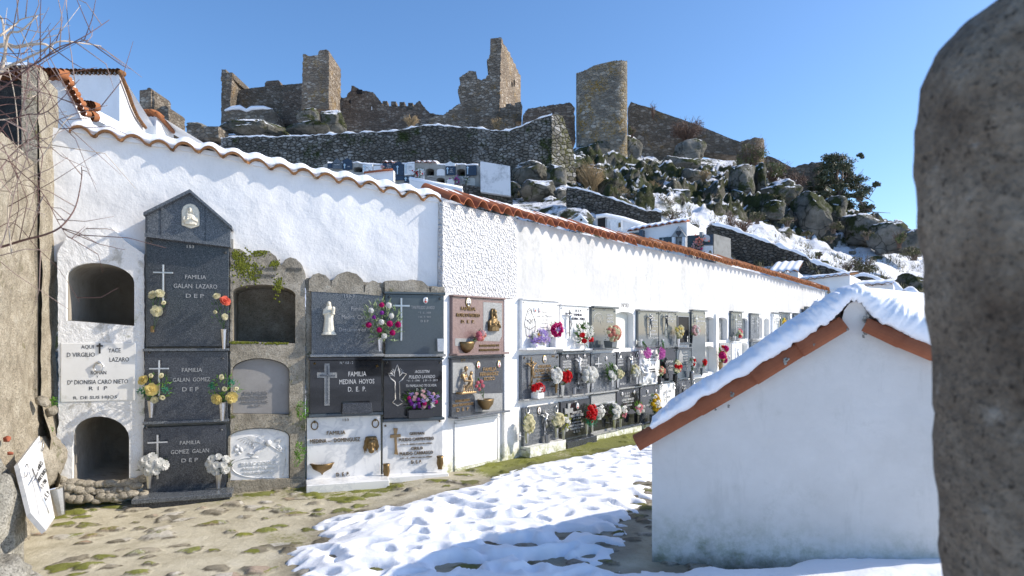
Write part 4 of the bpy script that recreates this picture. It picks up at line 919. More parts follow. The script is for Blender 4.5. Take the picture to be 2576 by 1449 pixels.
    def arc(p0, p1, p2, ra, rb, n=9):
        ra, rb = ra*.6, rb*.6
        pts = []; 
        for i in range(n): t = i/(n-1); q = [(1-t)**2*a+2*t*(1-t)*c_+t*t*d_ for a, c_, d_ in zip(p0, p1, p2)]; x, z = R.loc(*q); pts.append((x, -.003, z))
        b.tube(pts, [ra+(rb-ra)*abs(2*i/(n-1)-1) for i in range(n)], 6)
    for k in range(7): arc((668, 1112+k*1.4), (636-k*2, 1086+k*2), (598+k*7, 1106+k*3.6), .012, .006)
    for k in range(5): arc((690, 1108+k), (712, 1094+k*3), (716-k*5, 1104+k*4), .008, .004)
    b.ell((R.loc(676, 1113)[0], -.02, R.loc(676, 1113)[1]), (.03, .025, .035), 10, 8); arc((672, 1120), (640, 1140), (630, 1152), .028, .012); arc((664, 1124), (650, 1146), (624, 1140), .022, .01)
    arc((676, 1118), (700, 1134), (716, 1140), .010, .006); arc((584, 1180), (580, 1150), (650, 1150), .008, .008, 12); arc((584, 1180), (600, 1206), (690, 1202), .008, .008, 12); arc((716, 1120), (722, 1160), (712, 1196), .009, .009, 10)
    for k in range(12):
        cu, cv = ((594, 1135), (604, 1128), (700, 1128))[k % 3]; x, z = R.loc(cu+r.uniform(-8, 8), cv+r.uniform(-6, 6)); b.ell((x, -.002, z), (.018, .010, .018), 7, 5)
    obj('relief', b, MAT['marble'], R.root)
    R.lines([('ISAAC GOMEZ', 652, 1165, 92, 9), ('FALLECIO EL DIA', 652, 1177, 80, 6), ('DESCANSE EN PAZ', 650, 1188, 74, 6)], 'marble', .010)
    # ---- six slabs
    E = Slab(S1, 782, 962, 735, 893, 'granite_mid', 'grey speckled slab with pale statue of mother and child', .05, ('granite_pale', .05, .03))
    E.text('153-3', 878, 745, 25, 8); E.lines([('Familia', 898, 777, 32, 11), ('Medina  Carrion', 896, 798, 76, 12), ('Descansen en Paz', 896, 829, 90, 11)], 'letter_grey', .005)
    b = MB(); x, z = E.loc(826, 838); draped_figure(b, x, z, E.px(78), -.095, 1.05); b.ell((x+.045, -.15, z+E.px(60)), (.022, .022, .026), 8, 6); b.tube([(x+.045, -.14, z+E.px(57)), (x+.04, -.14, z+E.px(46))], [.022, .018], 7); b.lathe([(.001, -.02), (.085, -.02), (.075, .0), (.05, .02)], 12, Matrix.Translation((x, -.095, z)), 1, .6)
    remesh(obj('statue', b, MAT['ivory'], E.root), .0042, 1)
    Fs = Slab(S1, 967, 1115, 741, 893, 'granite_teal', 'smooth blue grey slab with tall thin steel cross and tiny portrait', .05, ('granite_pale', .05, .03), ('granite_teal', .02, .025))
    Fs.cross(1006, 751, 857, 770, 40, 'steel', .010, .05); Fs.portrait(1068, 756, .032, 'steel', 'cloth_red'); Fs.lines([('TANI PULIDO LAVADO', 1062, 774, 60, 9), ('✩ 5 - 5 - 1929'.replace('✩', '*'), 1066, 787, 32, 6), ('† 26 - 4 - 2015', 1066, 798, 32, 6), ('D E P', 1066, 808, 20, 6)], 'letter_grey', .003); Fs.bolts([(977, 748), (1104, 752)], 'steel_dark')
    G = Slab(S1, 778, 959, 905, 1040, 'black', 'polished black slab with big chiselled cross and gilt rosettes', .05, ('granite_teal', .06, .03), ('black', .04, .03))
    G.bolts([(791, 914), (947, 920)], 'gold'); G.lines([('N.º 153 - 2', 871, 912, 34, 7), ('FAMILIA', 898, 940, 46, 13), ('MEDINA  HOYOS', 897, 959, 90, 13), ('D.  E.  P.', 897, 978, 46, 13)], 'letter_white', .001)
    def crossbars(s, u, v0, v1, va, hw, hh, mat, t): 
        pts = [(u-hh, v1), (u+hh, v1), (u+hh, va+hh), (u+hw, va+hh), (u+hw, va-hh), (u+hh, va-hh), (u+hh, v0), (u-hh, v0), (u-hh, va-hh), (u-hw, va-hh), (u-hw, va+hh), (u-hh, va+hh)]
        b = MB(); b.prism([s.loc(*q) for q in pts], s.y-t, s.y); return obj('cross', b, MAT[mat], s.root, bevel=.003)
    crossbars(G, 822, 914, 1019, 943, 25, 6.5, 'granite_pale', .006); crossbars(G, 823, 919, 1014, 944, 19, 2.4, 'granite_mid', .010)
    b = MB(); x0, z0 = G.loc(857, 1038); x1, z1 = G.loc(933, 1009); b.prism([(x0, z0), (x1, z0), (x1-.01, z1), (x0+.01, z1)], -.16, -.05); obj('planter', b, MAT['granite_dark'], G.root, bevel=.006)
    H = Slab(S1, 963, 1111, 905, 1052, 'black', 'polished black slab with outlined rayed cross above purple flowers', .05, ('granite_teal', .07, .03), ('granite_teal', .02, .02))
    H.bolts([(972, 911), (1104, 911)], 'steel'); H.lines([('AGUSTIN', 1060, 934, 37, 8), ('PULIDO LAVADO', 1060, 947, 67, 9)], 'letter_white', .001, .18); H.lines([('* 5 - 1 - 1941    † 31 - 3 - 2013', 1060, 957, 80, 7), ('TU FAMILIA NO TE OLVIDA.', 1058, 969, 80, 7), ('D.  E.  P.', 1058, 979, 26, 7)], 'letter_white', .001, .12)
    b = MB(); cp = [(992, 960), (993, 1003), (985, 1012), (999, 1020), (1013, 1012), (1004, 1003), (1003, 960), (1011, 953), (1020, 940), (1011, 937), (1003, 946), (1003, 936), (998, 917), (990, 936), (991, 946), (983, 939), (975, 938), (982, 952), (992, 960)]
    b.tube([(H.loc(*q)[0], H.y-.002, H.loc(*q)[1]) for q in cp], .0065, 4)
    for k in range(10):
        a = math.radians(20+k*15+(30 if k > 4 else 0)); b.tube([(H.loc(997+9*math.cos(q_*1)*1, 943)[0] if False else H.loc(997+11*math.cos(a), 943-11*math.sin(a))[0], H.y-.002, H.loc(997+11*math.cos(a), 943-11*math.sin(a))[1]), (H.loc(997+19*math.cos(a), 943-19*math.sin(a))[0], H.y-.002, H.loc(997+19*math.cos(a), 943-19*math.sin(a))[1])] , .003, 3)
    obj('engraved_cross', b, MAT['letter_white'], H.root)
    I = Slab(S1, 771, 957, 1046, 1205, 'marble', 'white marble slab with bronze bearded head and shell basket', .04)
    I.text('153', 869, 1055, 15, 6, 'bronze'); I.rings([(791, 1062), (943, 1057)], 'bronze'); I.lines([('FAMILIA', 845, 1087, 48, 10), ('MEDINA — DOMINGUEZ', 843, 1106, 129, 11), ('D. E. P.', 862, 1191, 34, 10)], 'bronze', .014)
    b = MB(); x, z = I.loc(932, 1140); head_relief(b, x, z, I.px(52), -.05); remesh(obj('head_relief', b, MAT['bronze'], I.root), .0042, 1)
    b = MB(); x, z = I.loc(810, 1188); hh = I.px(25); b.lathe([(.004, -.02), (.012, 0), (.03, hh*.12), (.085, hh*.45), (.10, hh*.8), (.115, hh), (.095, hh), (.09, hh*.8)], 26, Matrix.Translation((x, -.04, z)), 1.05, .85, .12, a0=math.pi, a1=2*math.pi); obj('shell_basket', b, MAT['bronze'], I.root)
    Is = Slab(S1, 768, 969, 1197, 1237, 'marble', 'thick white marble step under the slab with the bronze head', .36, name='plinth', cat='plinth', bevel=.006)
    J = Slab(S1, 961, 1113, 1058, 1190, 'marble', 'white marble slab with gilt cross and two bronze vases', .04)
    J.bolts([(968, 1070), (1104, 1058)], 'bronze', .02); J.lines([('GERMAN', 1047, 1089, 38, 8), ('PULIDO CARPINTERO', 1046, 1103, 90, 9), ('† 10 - 9 - 2020 A LOS 85 AÑOS.', 1046, 1115, 82, 5), ('CIRILO', 1047, 1126, 30, 8), ('PULIDO CARRASCO', 1046, 1138, 86, 9), ('† 31 - 5 - 1990 A LOS 63 AÑOS.', 1046, 1149, 82, 5), ('D. E. P.', 1046, 1160, 27, 9)], 'bronze', .012)
    pts = [(990, 1140), (1000, 1142), (997, 1125), (996, 1098), (1006, 1098), (1006, 1090), (996, 1091), (999, 1076), (988, 1075), (990, 1091), (980, 1092), (980, 1100), (990, 1099), (992, 1125)]
    b = MB(); b.prism([J.loc(*q) for q in pts], -.062, -.045); obj('cross', b, MAT['bronze_pale'], J.root, bevel=.005)
    Js = Slab(S1, 962, 1120, 1187, 1203, 'marble', 'thin white marble step under the slab with the gilt cross', .20, name='plinth', cat='plinth', bevel=.006)
    b = MB(); b.box(.02, Js.w-.02, -.16, -.0, -.08, -.0); obj('mortar', b, MAT['plaster_old'], Js.root)

# ------------------------------------------------------------------ slabs on the right stretch
def slabs_right():
    K = Slab(S2, 1130, 1260, 750, 889, 'granite_rose', 'brown granite slab with bronze half figure and bronze basket', .05, ('granite_rose', .09, .025), ('granite_rose', .03, .02))
    b = MB(); b.prism([K.loc(*q) for q in ((1208, 857), (1208, 760), (1255, 763), (1255, 845), (1248, 859))], K.y-.003, K.y); b.prism([K.loc(*q) for q in ((1137, 870), (1137, 851), (1186, 852), (1186, 870))], K.y-.003, K.y); obj('pale_inlay', b, MAT['granite_pale'], K.root)
    K.portrait(1170, 760, .05, 'gold', 'cloth_dark', True); K.lines([('FAMILIA', 1170, 777, 37, 10), ('ROSCO MATEO', 1170, 793, 60, 10), ('D.  E.  P.', 1169, 809, 34, 9), ('ESTAREIS SIEMPRE EN', 1223, 869, 50, 6), ('NUESTROS CORAZONES', 1223, 880, 51, 6)], 'bronze', .012)
    b = MB(); x, z = K.loc(1231, 833); bust(b, x, z, K.px(60), K.y-.02); remesh(obj('relief', b, MAT['bronze'], K.root), .0042, 1)
    b = MB(); x, z = K.loc(1165, 888); h_ = K.px(28); b.lathe([(.004, 0), (.04, .01), (.085, h_*.4), (.102, h_*.8), (.106, h_), (.092, h_), (.08, h_*.7)], 24, Matrix.Translation((x, K.y, z)), 1.05, .8, .10, a0=math.pi, a1=2*math.pi); obj('basket', b, MAT['bronze'], K.root)
    L = Slab(S2, 1128, 1258, 900, 1040, 'granite_dark', 'dark slab with bronze seated mother relief and ribbed bronze bowl', .05, ('granite_mid', .12, .022), ('granite_dark', .03, .015))
    b = MB(); b.prism([L.loc(*q) for q in ((1131, 988), (1131, 912), (1180, 912), (1186, 920), (1186, 986), (1194, 990), (1256, 988), (1256, 1033), (1188, 1035), (1186, 996), (1180, 990))], L.y-.003, L.y); obj('pale_inlay', b, MAT['granite_pale'], L.root)
    L.text('379', 1157, 906, 11, 6, 'bronze'); b = MB(); x, z = L.loc(1158, 986); seated_group(b, x, z, L.px(66), L.y-.03); b.box(x-.13, x+.13, L.y-.10, L.y, z-.015, z+.008); remesh(obj('relief', b, MAT['bronze_pale'], L.root), .0042, 1)
    L.portrait(1195, 918, .036, 'gold', 'cloth_red'); L.portrait(1247, 916, .036, 'gold', 'p_pink'); L.lines([('FAMILIA', 1224, 928, 34, 10), ('FERNANDEZ', 1223, 940, 48, 10), ('ROSCO', 1223, 952, 28, 9), ('TU RECUERDO', 1155, 1007, 38, 7), ('SERA PERMANENTE', 1157, 1017, 54, 7), ('D  E  P', 1156, 1029, 32, 9)], 'bronze_pale', .008)
    vase(S2, 1222, 1004, 1030, 'ribbed bronze bowl on the dark slab with the seated mother', 'bronze', .12, 44, 'bowl')
    M = Slab(S2, 1146, 1250, 1058, 1167, 'plaster', 'blank white plastered panel near the ground beside a buttress', .012)
    b = MB(); 
    for x0, x1, z0, z1 in ((-.03, 0, -.02, M.h+.02), (M.w, M.w+.03, -.02, M.h+.02), (-.03, M.w+.03, M.h, M.h+.03), (-.03, M.w+.03, -.03, 0)): b.box(x0, x1, -.02, .0, z0, z1)
    obj('frame', b, MAT['algae'], M.root)
    # ---- row one
    N = Slab(S2, 1305, 1400, 757, 876, 'marble', 'white slab engraved with a robed figure, with two small portraits', .05, ('marble', .10, .03), ('marble', .03, .02)); N.bolts([(1309, 761), (1396, 768)], 'steel', .016)
    N.text('381', 1357, 764, 6, 3, 'letter_black', .001); N.lines([('Ana', 1362, 785, 13, 7), ('Garcia Martin', 1362, 795, 39, 8)], 'letter_black', .001, .3); N.lines([('* 1-4-1941', 1361, 805, 21, 6), ('† 16-5-2019', 1361, 814, 22, 6), ('Tu esposo,', 1361, 824, 20, 6), ('hijos y nietos', 1361, 832, 34, 6)], 'letter_black', .001, .3)
    b = MB()
    def stroke(pts, r=.004): b.tube([(N.loc(*q)[0], N.y-.001, N.loc(*q)[1]) for q in pts], r, 4)
    stroke([(1325, 776), (1320, 780), (1318, 790), (1314, 800), (1311, 815), (1314, 830), (1316, 845), (1326, 848), (1336, 845), (1339, 830), (1341, 812), (1335, 798), (1331, 788), (1330, 780), (1325, 776)], .005)
    stroke([(1321, 784), (1322, 790), (1326, 794), (1329, 789), (1329, 783), (1325, 780), (1321, 784)])
    for k in range(6): stroke([(1316+k*4, 800+k % 2*2), (1313+k*5, 815), (1317+k*4, 830), (1318+k*3.4, 845)], .0028)
    stroke([(1315, 803), (1324, 812), (1334, 803)]); stroke([(1319, 806), (1326, 804), (1331, 811), (1326, 814), (1319, 806)]); stroke([(1314, 822), (1326, 830), (1340, 820)])
    obj('engraved_figure', b, MAT['letter_black'], N.root); N.portrait(1338, 779, .03, 'steel', 'cloth_red'); N.portrait(1349, 780, .03, 'steel', 'p_palepink')
    O = Slab(S2, 1402, 1475, 770, 879, 'marble', 'white slab with slim silver crucifix beside the robed figure slab', .05, ('marble', .06, .025), ('marble', .03, .018)); O.cross(1420, 780, 846, 789, 22, 'steel_dark', .010, .04, 'steel'); O.bolts([(1405, 775), (1471, 779)], 'steel', .02)
    O.lines([('D. E. P.', 1448, 782, 15, 7), ('FAMILIA', 1447, 792, 20, 7), ('MEDINA - PEREZ', 1447, 802, 38, 7)], 'cloth_dark', .006); O.portrait(1446, 818, .032, 'steel', 'cloth_dark')
    P = Slab(S2, 1482, 1543, 776, 877, 'grey_polished', 'grey polished slab with engraved oval behind the salmon flower ball', .05, ('granite_mid', .05, .02), ('granite_teal', .05, .028)); P.bolts([(1486, 781), (1539, 784)], 'steel', .02)
    P.lines([('382', 1513, 780, 5, 3), ('ELVIRA', 1528, 793, 15, 6), ('LAZARO', 1528, 801, 16, 6), ('MARTIN', 1528, 809, 16, 6)], 'letter_white', .005)
    b = MB(); b.tube([(P.loc(1498+12.5*math.cos(a*math.pi/12), 806-18*math.sin(a*math.pi/12))[0], P.y-.001, P.loc(1498+12.5*math.cos(a*math.pi/12), 806-18*math.sin(a*math.pi/12))[1]) for a in range(-1, 14)], .004, 4)
    for k in range(4): b.tube([(P.loc(1492+k*2, 801+k*3)[0], P.y-.001, P.loc(1492+k*2, 801+k*3)[1]), (P.loc(1500+k, 797+k*2)[0], P.y-.001, P.loc(1500+k, 797+k*2)[1]), (P.loc(1505, 808+k*3)[0], P.y-.001, P.loc(1505, 808+k*3)[1])], .002, 3)
    obj('engraving', b, MAT['letter_white'], P.root)
    def quick(u0, u1, vt, vb, mat, label, rows=(), lm='letter_white', cross=None, ledge='granite_mid', top=None, bolts=True, rings=False, port=(), thick=.05, body=None, cmat='steel', lth=.004):
        s = Slab(S2, u0, u1, vt, vb, mat, label, thick, (ledge, .05, .024) if ledge else None, (top, .04, .025) if top else None)
        if rows: s.lines(rows, lm, lth)
        if cross: s.cross(*cross, cmat, .010, .035, body)
        if bolts: s.bolts([(u0+.06*(u1-u0), vt+5), (u1-.07*(u1-u0), vt+6)], 'steel', .02)
        if rings: s.rings([(u0+.1*(u1-u0), vt+5), (u1-.1*(u1-u0), vt+5)], 'steel')
        for u, v in port: s.portrait(u, v, .03, 'steel', 'cloth_dark')
        return s
    quick(1599, 1650, 783, 871, 'grey_polished', 'grey polished slab with silver crucifix right of the empty white niche', [('D. E. P.', 1637, 791, 9, 4), ('IGINIO', 1634, 799, 14, 4), ('BENITO PEREZ', 1636, 806, 24, 4), ('TU ESPOSA', 1635, 815, 24, 3.4), ('HIJOS Y NIETOS', 1636, 822, 26, 3.4), ('MARTINA', 1634, 832, 17, 4), ('GONZALEZ', 1636, 840, 20, 4), ('NO TE OLVIDAN', 1637, 850, 25, 3.4)], cross=(1640-16, 789, 849, 797, 15), body='steel_dark', top='granite_pale')
    quick(1651, 1696, 785, 872, 'grey_polished', 'grey polished slab with dark metal crucifix left of the small black door', [('D. E. P.', 1680, 790, 9, 4), ('HIPOLITO', 1680, 796, 12, 4), ('JESUS IBANEZ', 1682, 803, 22, 4), ('5 - 11 - 1997', 1681, 809, 14, 3)], cross=(1664, 790, 845, 797, 12), body='iron', top='granite_pale')
    s = quick(1697, 1733, 785, 864, 'grey_polished', 'grey granite surround with a small black open door', (), ledge='granite_teal', bolts=False, thick=.02)
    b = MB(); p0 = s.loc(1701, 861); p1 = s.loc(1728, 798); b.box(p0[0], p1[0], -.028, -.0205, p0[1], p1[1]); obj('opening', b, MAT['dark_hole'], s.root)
    b = MB(); b.box(p0[0]-.02, p0[0], -.04, -.02, p0[1], p1[1]); b.box(p1[0], p1[0]+.02, -.04, -.02, p0[1], p1[1]); b.box(p0[0]-.02, p1[0]+.02, -.041, -.02, p1[1], p1[1]+.02); obj('door_frame', b, MAT['steel_dark'], s.root)
    quick(1734, 1769, 783, 938, 'grey_polished', 'tall polished grey slab two rows high with a thin steel cross', [('FAMILIA', 1757, 798, 10, 4), ('LAZARO HERNANDEZ', 1757, 808, 21, 4), ('D. E. P.', 1757, 817, 11, 4)], cross=(1742, 792, 815, 802, 9), top='granite_teal')
    quick(1834, 1862, 786, 853, 'granite_teal', 'grey slab with pale relief cross and round white and red flowers', [('FAMILIA', 1854, 809, 9, 3.5), ('FERNANDEZ', 1854, 815, 12, 3.5), ('GRANADO', 1854, 821, 10, 3.5), ('D. E. P.', 1854, 828, 9, 3.5)], cross=(1842, 792, 835, 804, 9), top='granite_teal', port=((1855, 794),), ledge='granite_pale')
    quick(1883, 1905, 791, 853, 'granite_mid', 'narrow grey slab with two columns of raised letters and a crucifix', [('MARIA', 1888, 800, 4, 3), ('LAZARO', 1888, 807, 4, 3), ('SANCHEZ', 1888, 814, 5, 3), ('JUAN', 1901, 803, 4, 3), ('GARCIA', 1901, 811, 5, 3), ('LOPEZ', 1901, 819, 5, 3)], cross=(1895, 797, 838, 808, 6), top='granite_teal', ledge='granite_pale')
    quick(1939, 1957, 789, 846, 'marble', 'narrow white slab with ring handles far along the right wall', [('FAMILIA', 1950, 802, 7, 3), ('GONZALEZ', 1950, 808, 8, 3), ('D E P', 1950, 815, 5, 3)], 'letter_grey', cross=(1944, 798, 830, 808, 6), rings=True, bolts=False, ledge='marble', top='granite_mid')
    quick(1959, 1983, 788, 842, 'granite_teal', 'grey slab with yellow flowers in a dark urn far along the right wall', [('D E P', 1963, 806, 4, 3), ('LAZARO', 1963, 812, 5, 3)], top='granite_teal', cross=(1975, 795, 838, 815, 5))
    quick(1993, 2006, 790, 835, 'granite_teal', 'small dark grey slab between two dark open arches', [('D E P', 2000, 800, 5, 2.5), ('PEREZ', 2000, 806, 6, 2.5), ('GOMEZ', 2000, 812, 6, 2.5)], top='granite_teal', cross=(1996, 798, 828, 806, 4))
    quick(2018, 2036, 790, 826, 'marble', 'white slab with columns at the far end behind magenta flowers', (), 'letter_grey', top='marble', bolts=False)
    quick(2037+10, 2066, 790, 816, 'marble', 'last white slab of the right wall, with small dark letters', [('FAMILIA', 2056, 798, 10, 3), ('MARTIN', 2056, 804, 9, 3)], 'letter_grey', top='granite_mid', bolts=False)
    # monuments standing on top at the far end
    s = Slab(S2, 2024, 2037, 773, 789, 'granite_teal', 'little dark tablet standing on top of the niches at the far end', .06, None, ('granite_pale', .03, .02), cat='tablet', base=-.02); s.text('D E P', 2030, 779, 7, 3, 'letter_white')
    rt = empty('statue', Matrix.Translation(S2.P(2057, 790, -.02)) @ Matrix.Rotation(S2.ang, 4, 'Z'), 'small pale statue on a pointed dark base atop the far niches', 'statue')
    b = MB(); draped_figure(b, 0, .16, .30, 0, .8); obj('figure', b, MAT['mildew'], rt); b = MB(); b.prism([(-.14, 0), (.14, 0), (.03, .2), (-.03, .2)], -.05, .05); obj('base', b, MAT['granite_teal'], rt)
    # ---- row two
    s = quick(1305, 1400, 891, 1000, 'granite_mid', 'grey speckled slab with bronze crucifix and red and white flowers', [('GREGORIA', 1362, 921, 34, 8), ('LAZARO OLMO', 1361, 931, 54, 9), ('* 25 - 1 - 1901 † 2 - 7', 1355, 940, 48, 6), ('TUS HIJOS NIETOS Y', 1356, 948, 48, 6), ('NO TE OLVIDAN', 1360, 956, 34, 6)], 'bronze_pale', (1324, 898, 978, 914, 27), cmat='bronze', body='bronze_pale', ledge='granite_pale', bolts=False, lth=.008)
    s.portrait(1362, 903, .045, 'gold', 'cloth_dark'); s.bolts([(1311, 900), (1394, 898)], 'bronze', .02); s.text('380', 1384, 896, 8, 5, 'bronze')
    quick(1402, 1478, 890, 993, 'granite_dark', 'dark double slab with two portraits and a white crucifix between names', [('NARCISA', 1419, 909, 22, 6), ('MAESTRE', 1419, 916, 22, 6), ('MAESTRE', 1419, 923, 22, 6), ('5 - 12 - 1997', 1419, 930, 20, 4), ('GABRIEL', 1462, 906, 20, 6), ('SOLIS', 1462, 913, 14, 6), ('CABALLERO', 1462, 920, 27, 6), ('† 6 - 1 - 2017', 1462, 928, 20, 4), ('DE 88 AÑOS', 1462, 935, 18, 4), ('NO TE OLVIDAN', 1456, 962, 26, 4), ('D.E.P', 1450, 975, 20, 6)], cross=(1443, 892, 966, 903, 19), port=((1419, 896), (1463, 894)), body='porcelain', top='granite_teal', ledge='granite_pale')
    quick(1480, 1543, 888, 985, 'granite_mid', 'light speckled slab with short silver cross and faded white lettering', [('PRUDENCIO', 1513, 915, 24, 6), ('LAZARO GIL', 1508, 922, 30, 6), ('8 - 6 - 1979', 1510, 934, 18, 4), ('A LOS 55 AÑOS', 1512, 942, 22, 4), ('TU ESPOSA', 1512, 952, 20, 4), ('NO TE OLVIDA', 1512, 962, 22, 4), ('D. E. P.', 1512, 974, 20, 5)], 'letter_grey', cross=(1493, 898, 924, 915, 20), port=((1518, 902),), ledge='granite_pale')
    quick(1545, 1601, 884, 974, 'granite_dark', 'dark speckled slab with ring handles and two columns of white names', [('BENITA', 1554, 904, 13, 5), ('JIMENO', 1554, 911, 13, 5), ('LAVADO', 1554, 918, 14, 5), ('JOSE', 1590, 902, 8, 5), ('BAYON', 1590, 909, 11, 5), ('BAYON', 1590, 916, 11, 5), ('8 - 7 - 1991', 1590, 923, 14, 3.5), ('NO TE OLVIDAN', 1590, 935, 16, 3.5), ('D.E.P', 1560, 965, 14, 5)], cross=(1575, 890, 960, 900, 13), rings=True, bolts=False, body='steel', ledge='granite_pale')
    e = quick(1602, 1653, 880, 964, 'marble', 'white slab with bold black letters and a kneeling white angel', [('AMADOR', 1628, 891, 18, 6), ('CORISMOCHA', 1628, 899, 26, 6), ('† 20 - 10 - 81  A LOS 51 AÑOS', 1629, 907, 32, 3.5), ('D.  E.  P.', 1633, 918, 19, 7), ('TUS HERMANOS', 1633, 929, 18, 4), ('NO TE OLVIDAN', 1633, 935, 18, 4)], 'letter_black', None, ledge='marble', bolts=False)
    rt = empty('statue', Matrix.Translation(S2.P(1616, 964, .13)) @ Matrix.Rotation(S2.ang, 4, 'Z'), 'white kneeling angel statue on the ledge of the white slab', 'statue')
    b = MB(); seated_group(b, 0, 0, .42, 0); b.tube([(.05, .02, .3), (.2, .02, .1), (.34, 0, .02)], [.05, .05, .03], 8); remesh(obj('figure', b, MAT['marble'], rt), .008, 1)
    f = quick(1654, 1694, 877, 958, 'black', 'polished black slab with a dark bronze standing figure', [('FAMILIA', 1679, 909, 17, 6), ('SIMON', 1679, 921, 15, 6), ('PEREZ', 1679, 930, 14, 5)], ledge='granite_teal', rings=False)
    b = MB(); x, z = f.loc(1663, 952); draped_figure(b, x, z, f.px(52), f.y-.05, 1.0); obj('figure', b, MAT['iron'], f.root)
    g = quick(1696, 1733, 876, 950, 'granite_teal', 'grey slab with engraved pointed arch and dense column of letters', [('ELVIRA', 1718, 886, 10, 4), ('BAUTISTA', 1718, 893, 14, 4), ('LILLO', 1718, 900, 10, 4), ('LOZANO', 1718, 907, 11, 4), ('TUS HIJOS', 1718, 914, 12, 3.5), ('NO TE', 1718, 921, 9, 3.5), ('OLVIDAN', 1718, 928, 11, 3.5)], ledge='granite_teal', top='granite_mid')
    b = MB(); b.prism([g.loc(*q) for q in ((1700, 912), (1702, 890), (1706, 880), (1711, 891), (1712, 912))], g.y-.004, g.y); obj('pointed_arch', b, MAT['granite_pale'], g.root)
    quick(1805, 1834, 862, 927, 'granite_pale', 'pale brown slab behind the tall yellow and magenta bouquet', (), bolts=False, ledge='granite_pale', port=((1829, 898),))
    j = quick(1836, 1861, 861, 920, 'marble', 'white marble slab with columns round an arched figure relief', (), 'letter_grey', bolts=False, ledge='marble', top='marble')
    b = MB(); b.prism([j.loc(*q) for q in arch(S2, 1843, 1854, 872, 912, 6, 8)], j.y-.02, j.y); x, z = j.loc(1848.5, 908); draped_figure(b, x, z, j.px(32), j.y-.03, .8); obj('relief', b, MAT['marble'], j.root)
    quick(1884, 1904, 859, 912, 'granite_teal', 'grey slab with heart shaped block of letters, second row far right', [('LAZARO', 1895, 868, 8, 3), ('MARTIN', 1895, 873, 10, 3), ('SANCHEZ', 1895, 878, 11, 3), ('GARCIA', 1895, 883, 9, 3), ('D E P', 1895, 888, 5, 3)], ledge=None, top='granite_pale', bolts=False)
    quick(1905, 1925, 858, 906, 'granite_teal', 'grey slab with three short lines of white letters, second row far right', [('MARIA', 1914, 874, 6, 3), ('CILIA MARTIN', 1914, 879, 12, 3), ('D.E.P', 1914, 887, 6, 3)], ledge=None, top='granite_pale', bolts=False)
    quick(1926, 1939, 857, 898, 'granite_teal', 'narrow grey slab beside the square white niche, second row', [('D E P', 1931, 866, 5, 3), ('GOMEZ', 1931, 873, 6, 3)], ledge=None, bolts=False)
    quick(1962, 1983, 848, 880, 'granite_teal', 'small dark slab just above the snowy hut roof, second row', [('D E P', 1967, 858, 5, 3)], ledge=None, bolts=False, cross=(1969, 852, 872, 857, 4))
    # ---- row three
    a = quick(1310, 1399, 1019, 1120, 'granite_mid', 'grey speckled slab with long silver crucifix, lowest row at the buttress', [('JUAN', 1334, 1034, 14, 8), ('MARTIN', 1331, 1046, 22, 8), ('CAROLINA', 1373, 1032, 30, 8), ('SANCHO', 1376, 1043, 26, 8), ('MARTIN', 1373, 1054, 22, 8), ('* 22 - 5 - 1911', 1370, 1065, 24, 5), ('AÑOS', 1344, 1072, 12, 5), ('† 11 - 5 - 1997', 1372, 1074, 24, 5), ('ESPOSA', 1346, 1082, 14, 5), ('TUS HIJOS', 1372, 1084, 24, 5), ('NIETOS', 1346, 1092, 14, 5), ('Y NUERAS', 1372, 1094, 22, 5), ('OLVIDAN', 1342, 1101, 18, 5), ('NO TE OLVIDAN', 1374, 1104, 30, 5), ('D E P', 1366, 1112, 14, 6)], 'letter_grey', (1358, 1030, 1104, 1042, 20), body='steel', rings=True, bolts=False, ledge='granite_pale')
    a.portrait(1348, 1032, .045, 'bronze', 'hair')
    Bk = quick(1403, 1477, 1006, 1099, 'black', 'glossy black slab with pale flared stone cross and red portrait', [('381', 1441, 1009, 6, 4), ('FRANCISCO', 1444, 1036, 24, 7), ('SOLIS MAESTRE', 1444, 1044, 33, 7), ('† 3 - 9 - 2015', 1444, 1052, 20, 5), ('A LOS 63 AÑOS', 1444, 1060, 24, 5), ('SIEMPRE TE LLEVAREMOS', 1444, 1068, 36, 5), ('EN NUESTRO CORAZON', 1444, 1076, 34, 5), ('D.  E.  P.', 1444, 1084, 16, 6)], ledge=None, bolts=False)
    b = MB(); b.prism([Bk.loc(*q) for q in ((1417, 1074), (1419, 1040), (1412, 1041), (1411, 1026), (1419, 1028), (1419, 1014), (1427, 1014), (1424, 1028), (1432, 1025), (1432, 1038), (1424, 1038), (1424, 1074))], Bk.y-.02, Bk.y); obj('cross', b, MAT['granite_pale'], Bk.root, bevel=.003); Bk.portrait(1445, 1021, .04, 'steel', 'cloth_red')
    st_ = Slab(S2, 1404, 1480, 1101, 1131, 'granite_dark', 'dark granite step below the glossy slab with the flared cross', .16, name='plinth', cat='plinth')
    Ck = quick(1480, 1542, 990, 1086, 'granite_pale', 'grey granite frame round a reflective black panel, lowest row', (), ledge='granite_pale', bolts=False)
    b = MB(); q0 = Ck.loc(1486, 1084); q1 = Ck.loc(1536, 1012); b.box(q0[0], q1[0], Ck.y-.004, Ck.y, q0[1], q1[1]); obj('panel', b, MAT['black'], Ck.root); b = MB()
    b.box(q0[0]-.02, q1[0]+.02, Ck.y-.02, Ck.y, q1[1], q1[1]+.025); b.box(q1[0], q1[0]+.02, Ck.y-.019, Ck.y, q0[1], q1[1]); obj('trim', b, MAT['steel'], Ck.root)
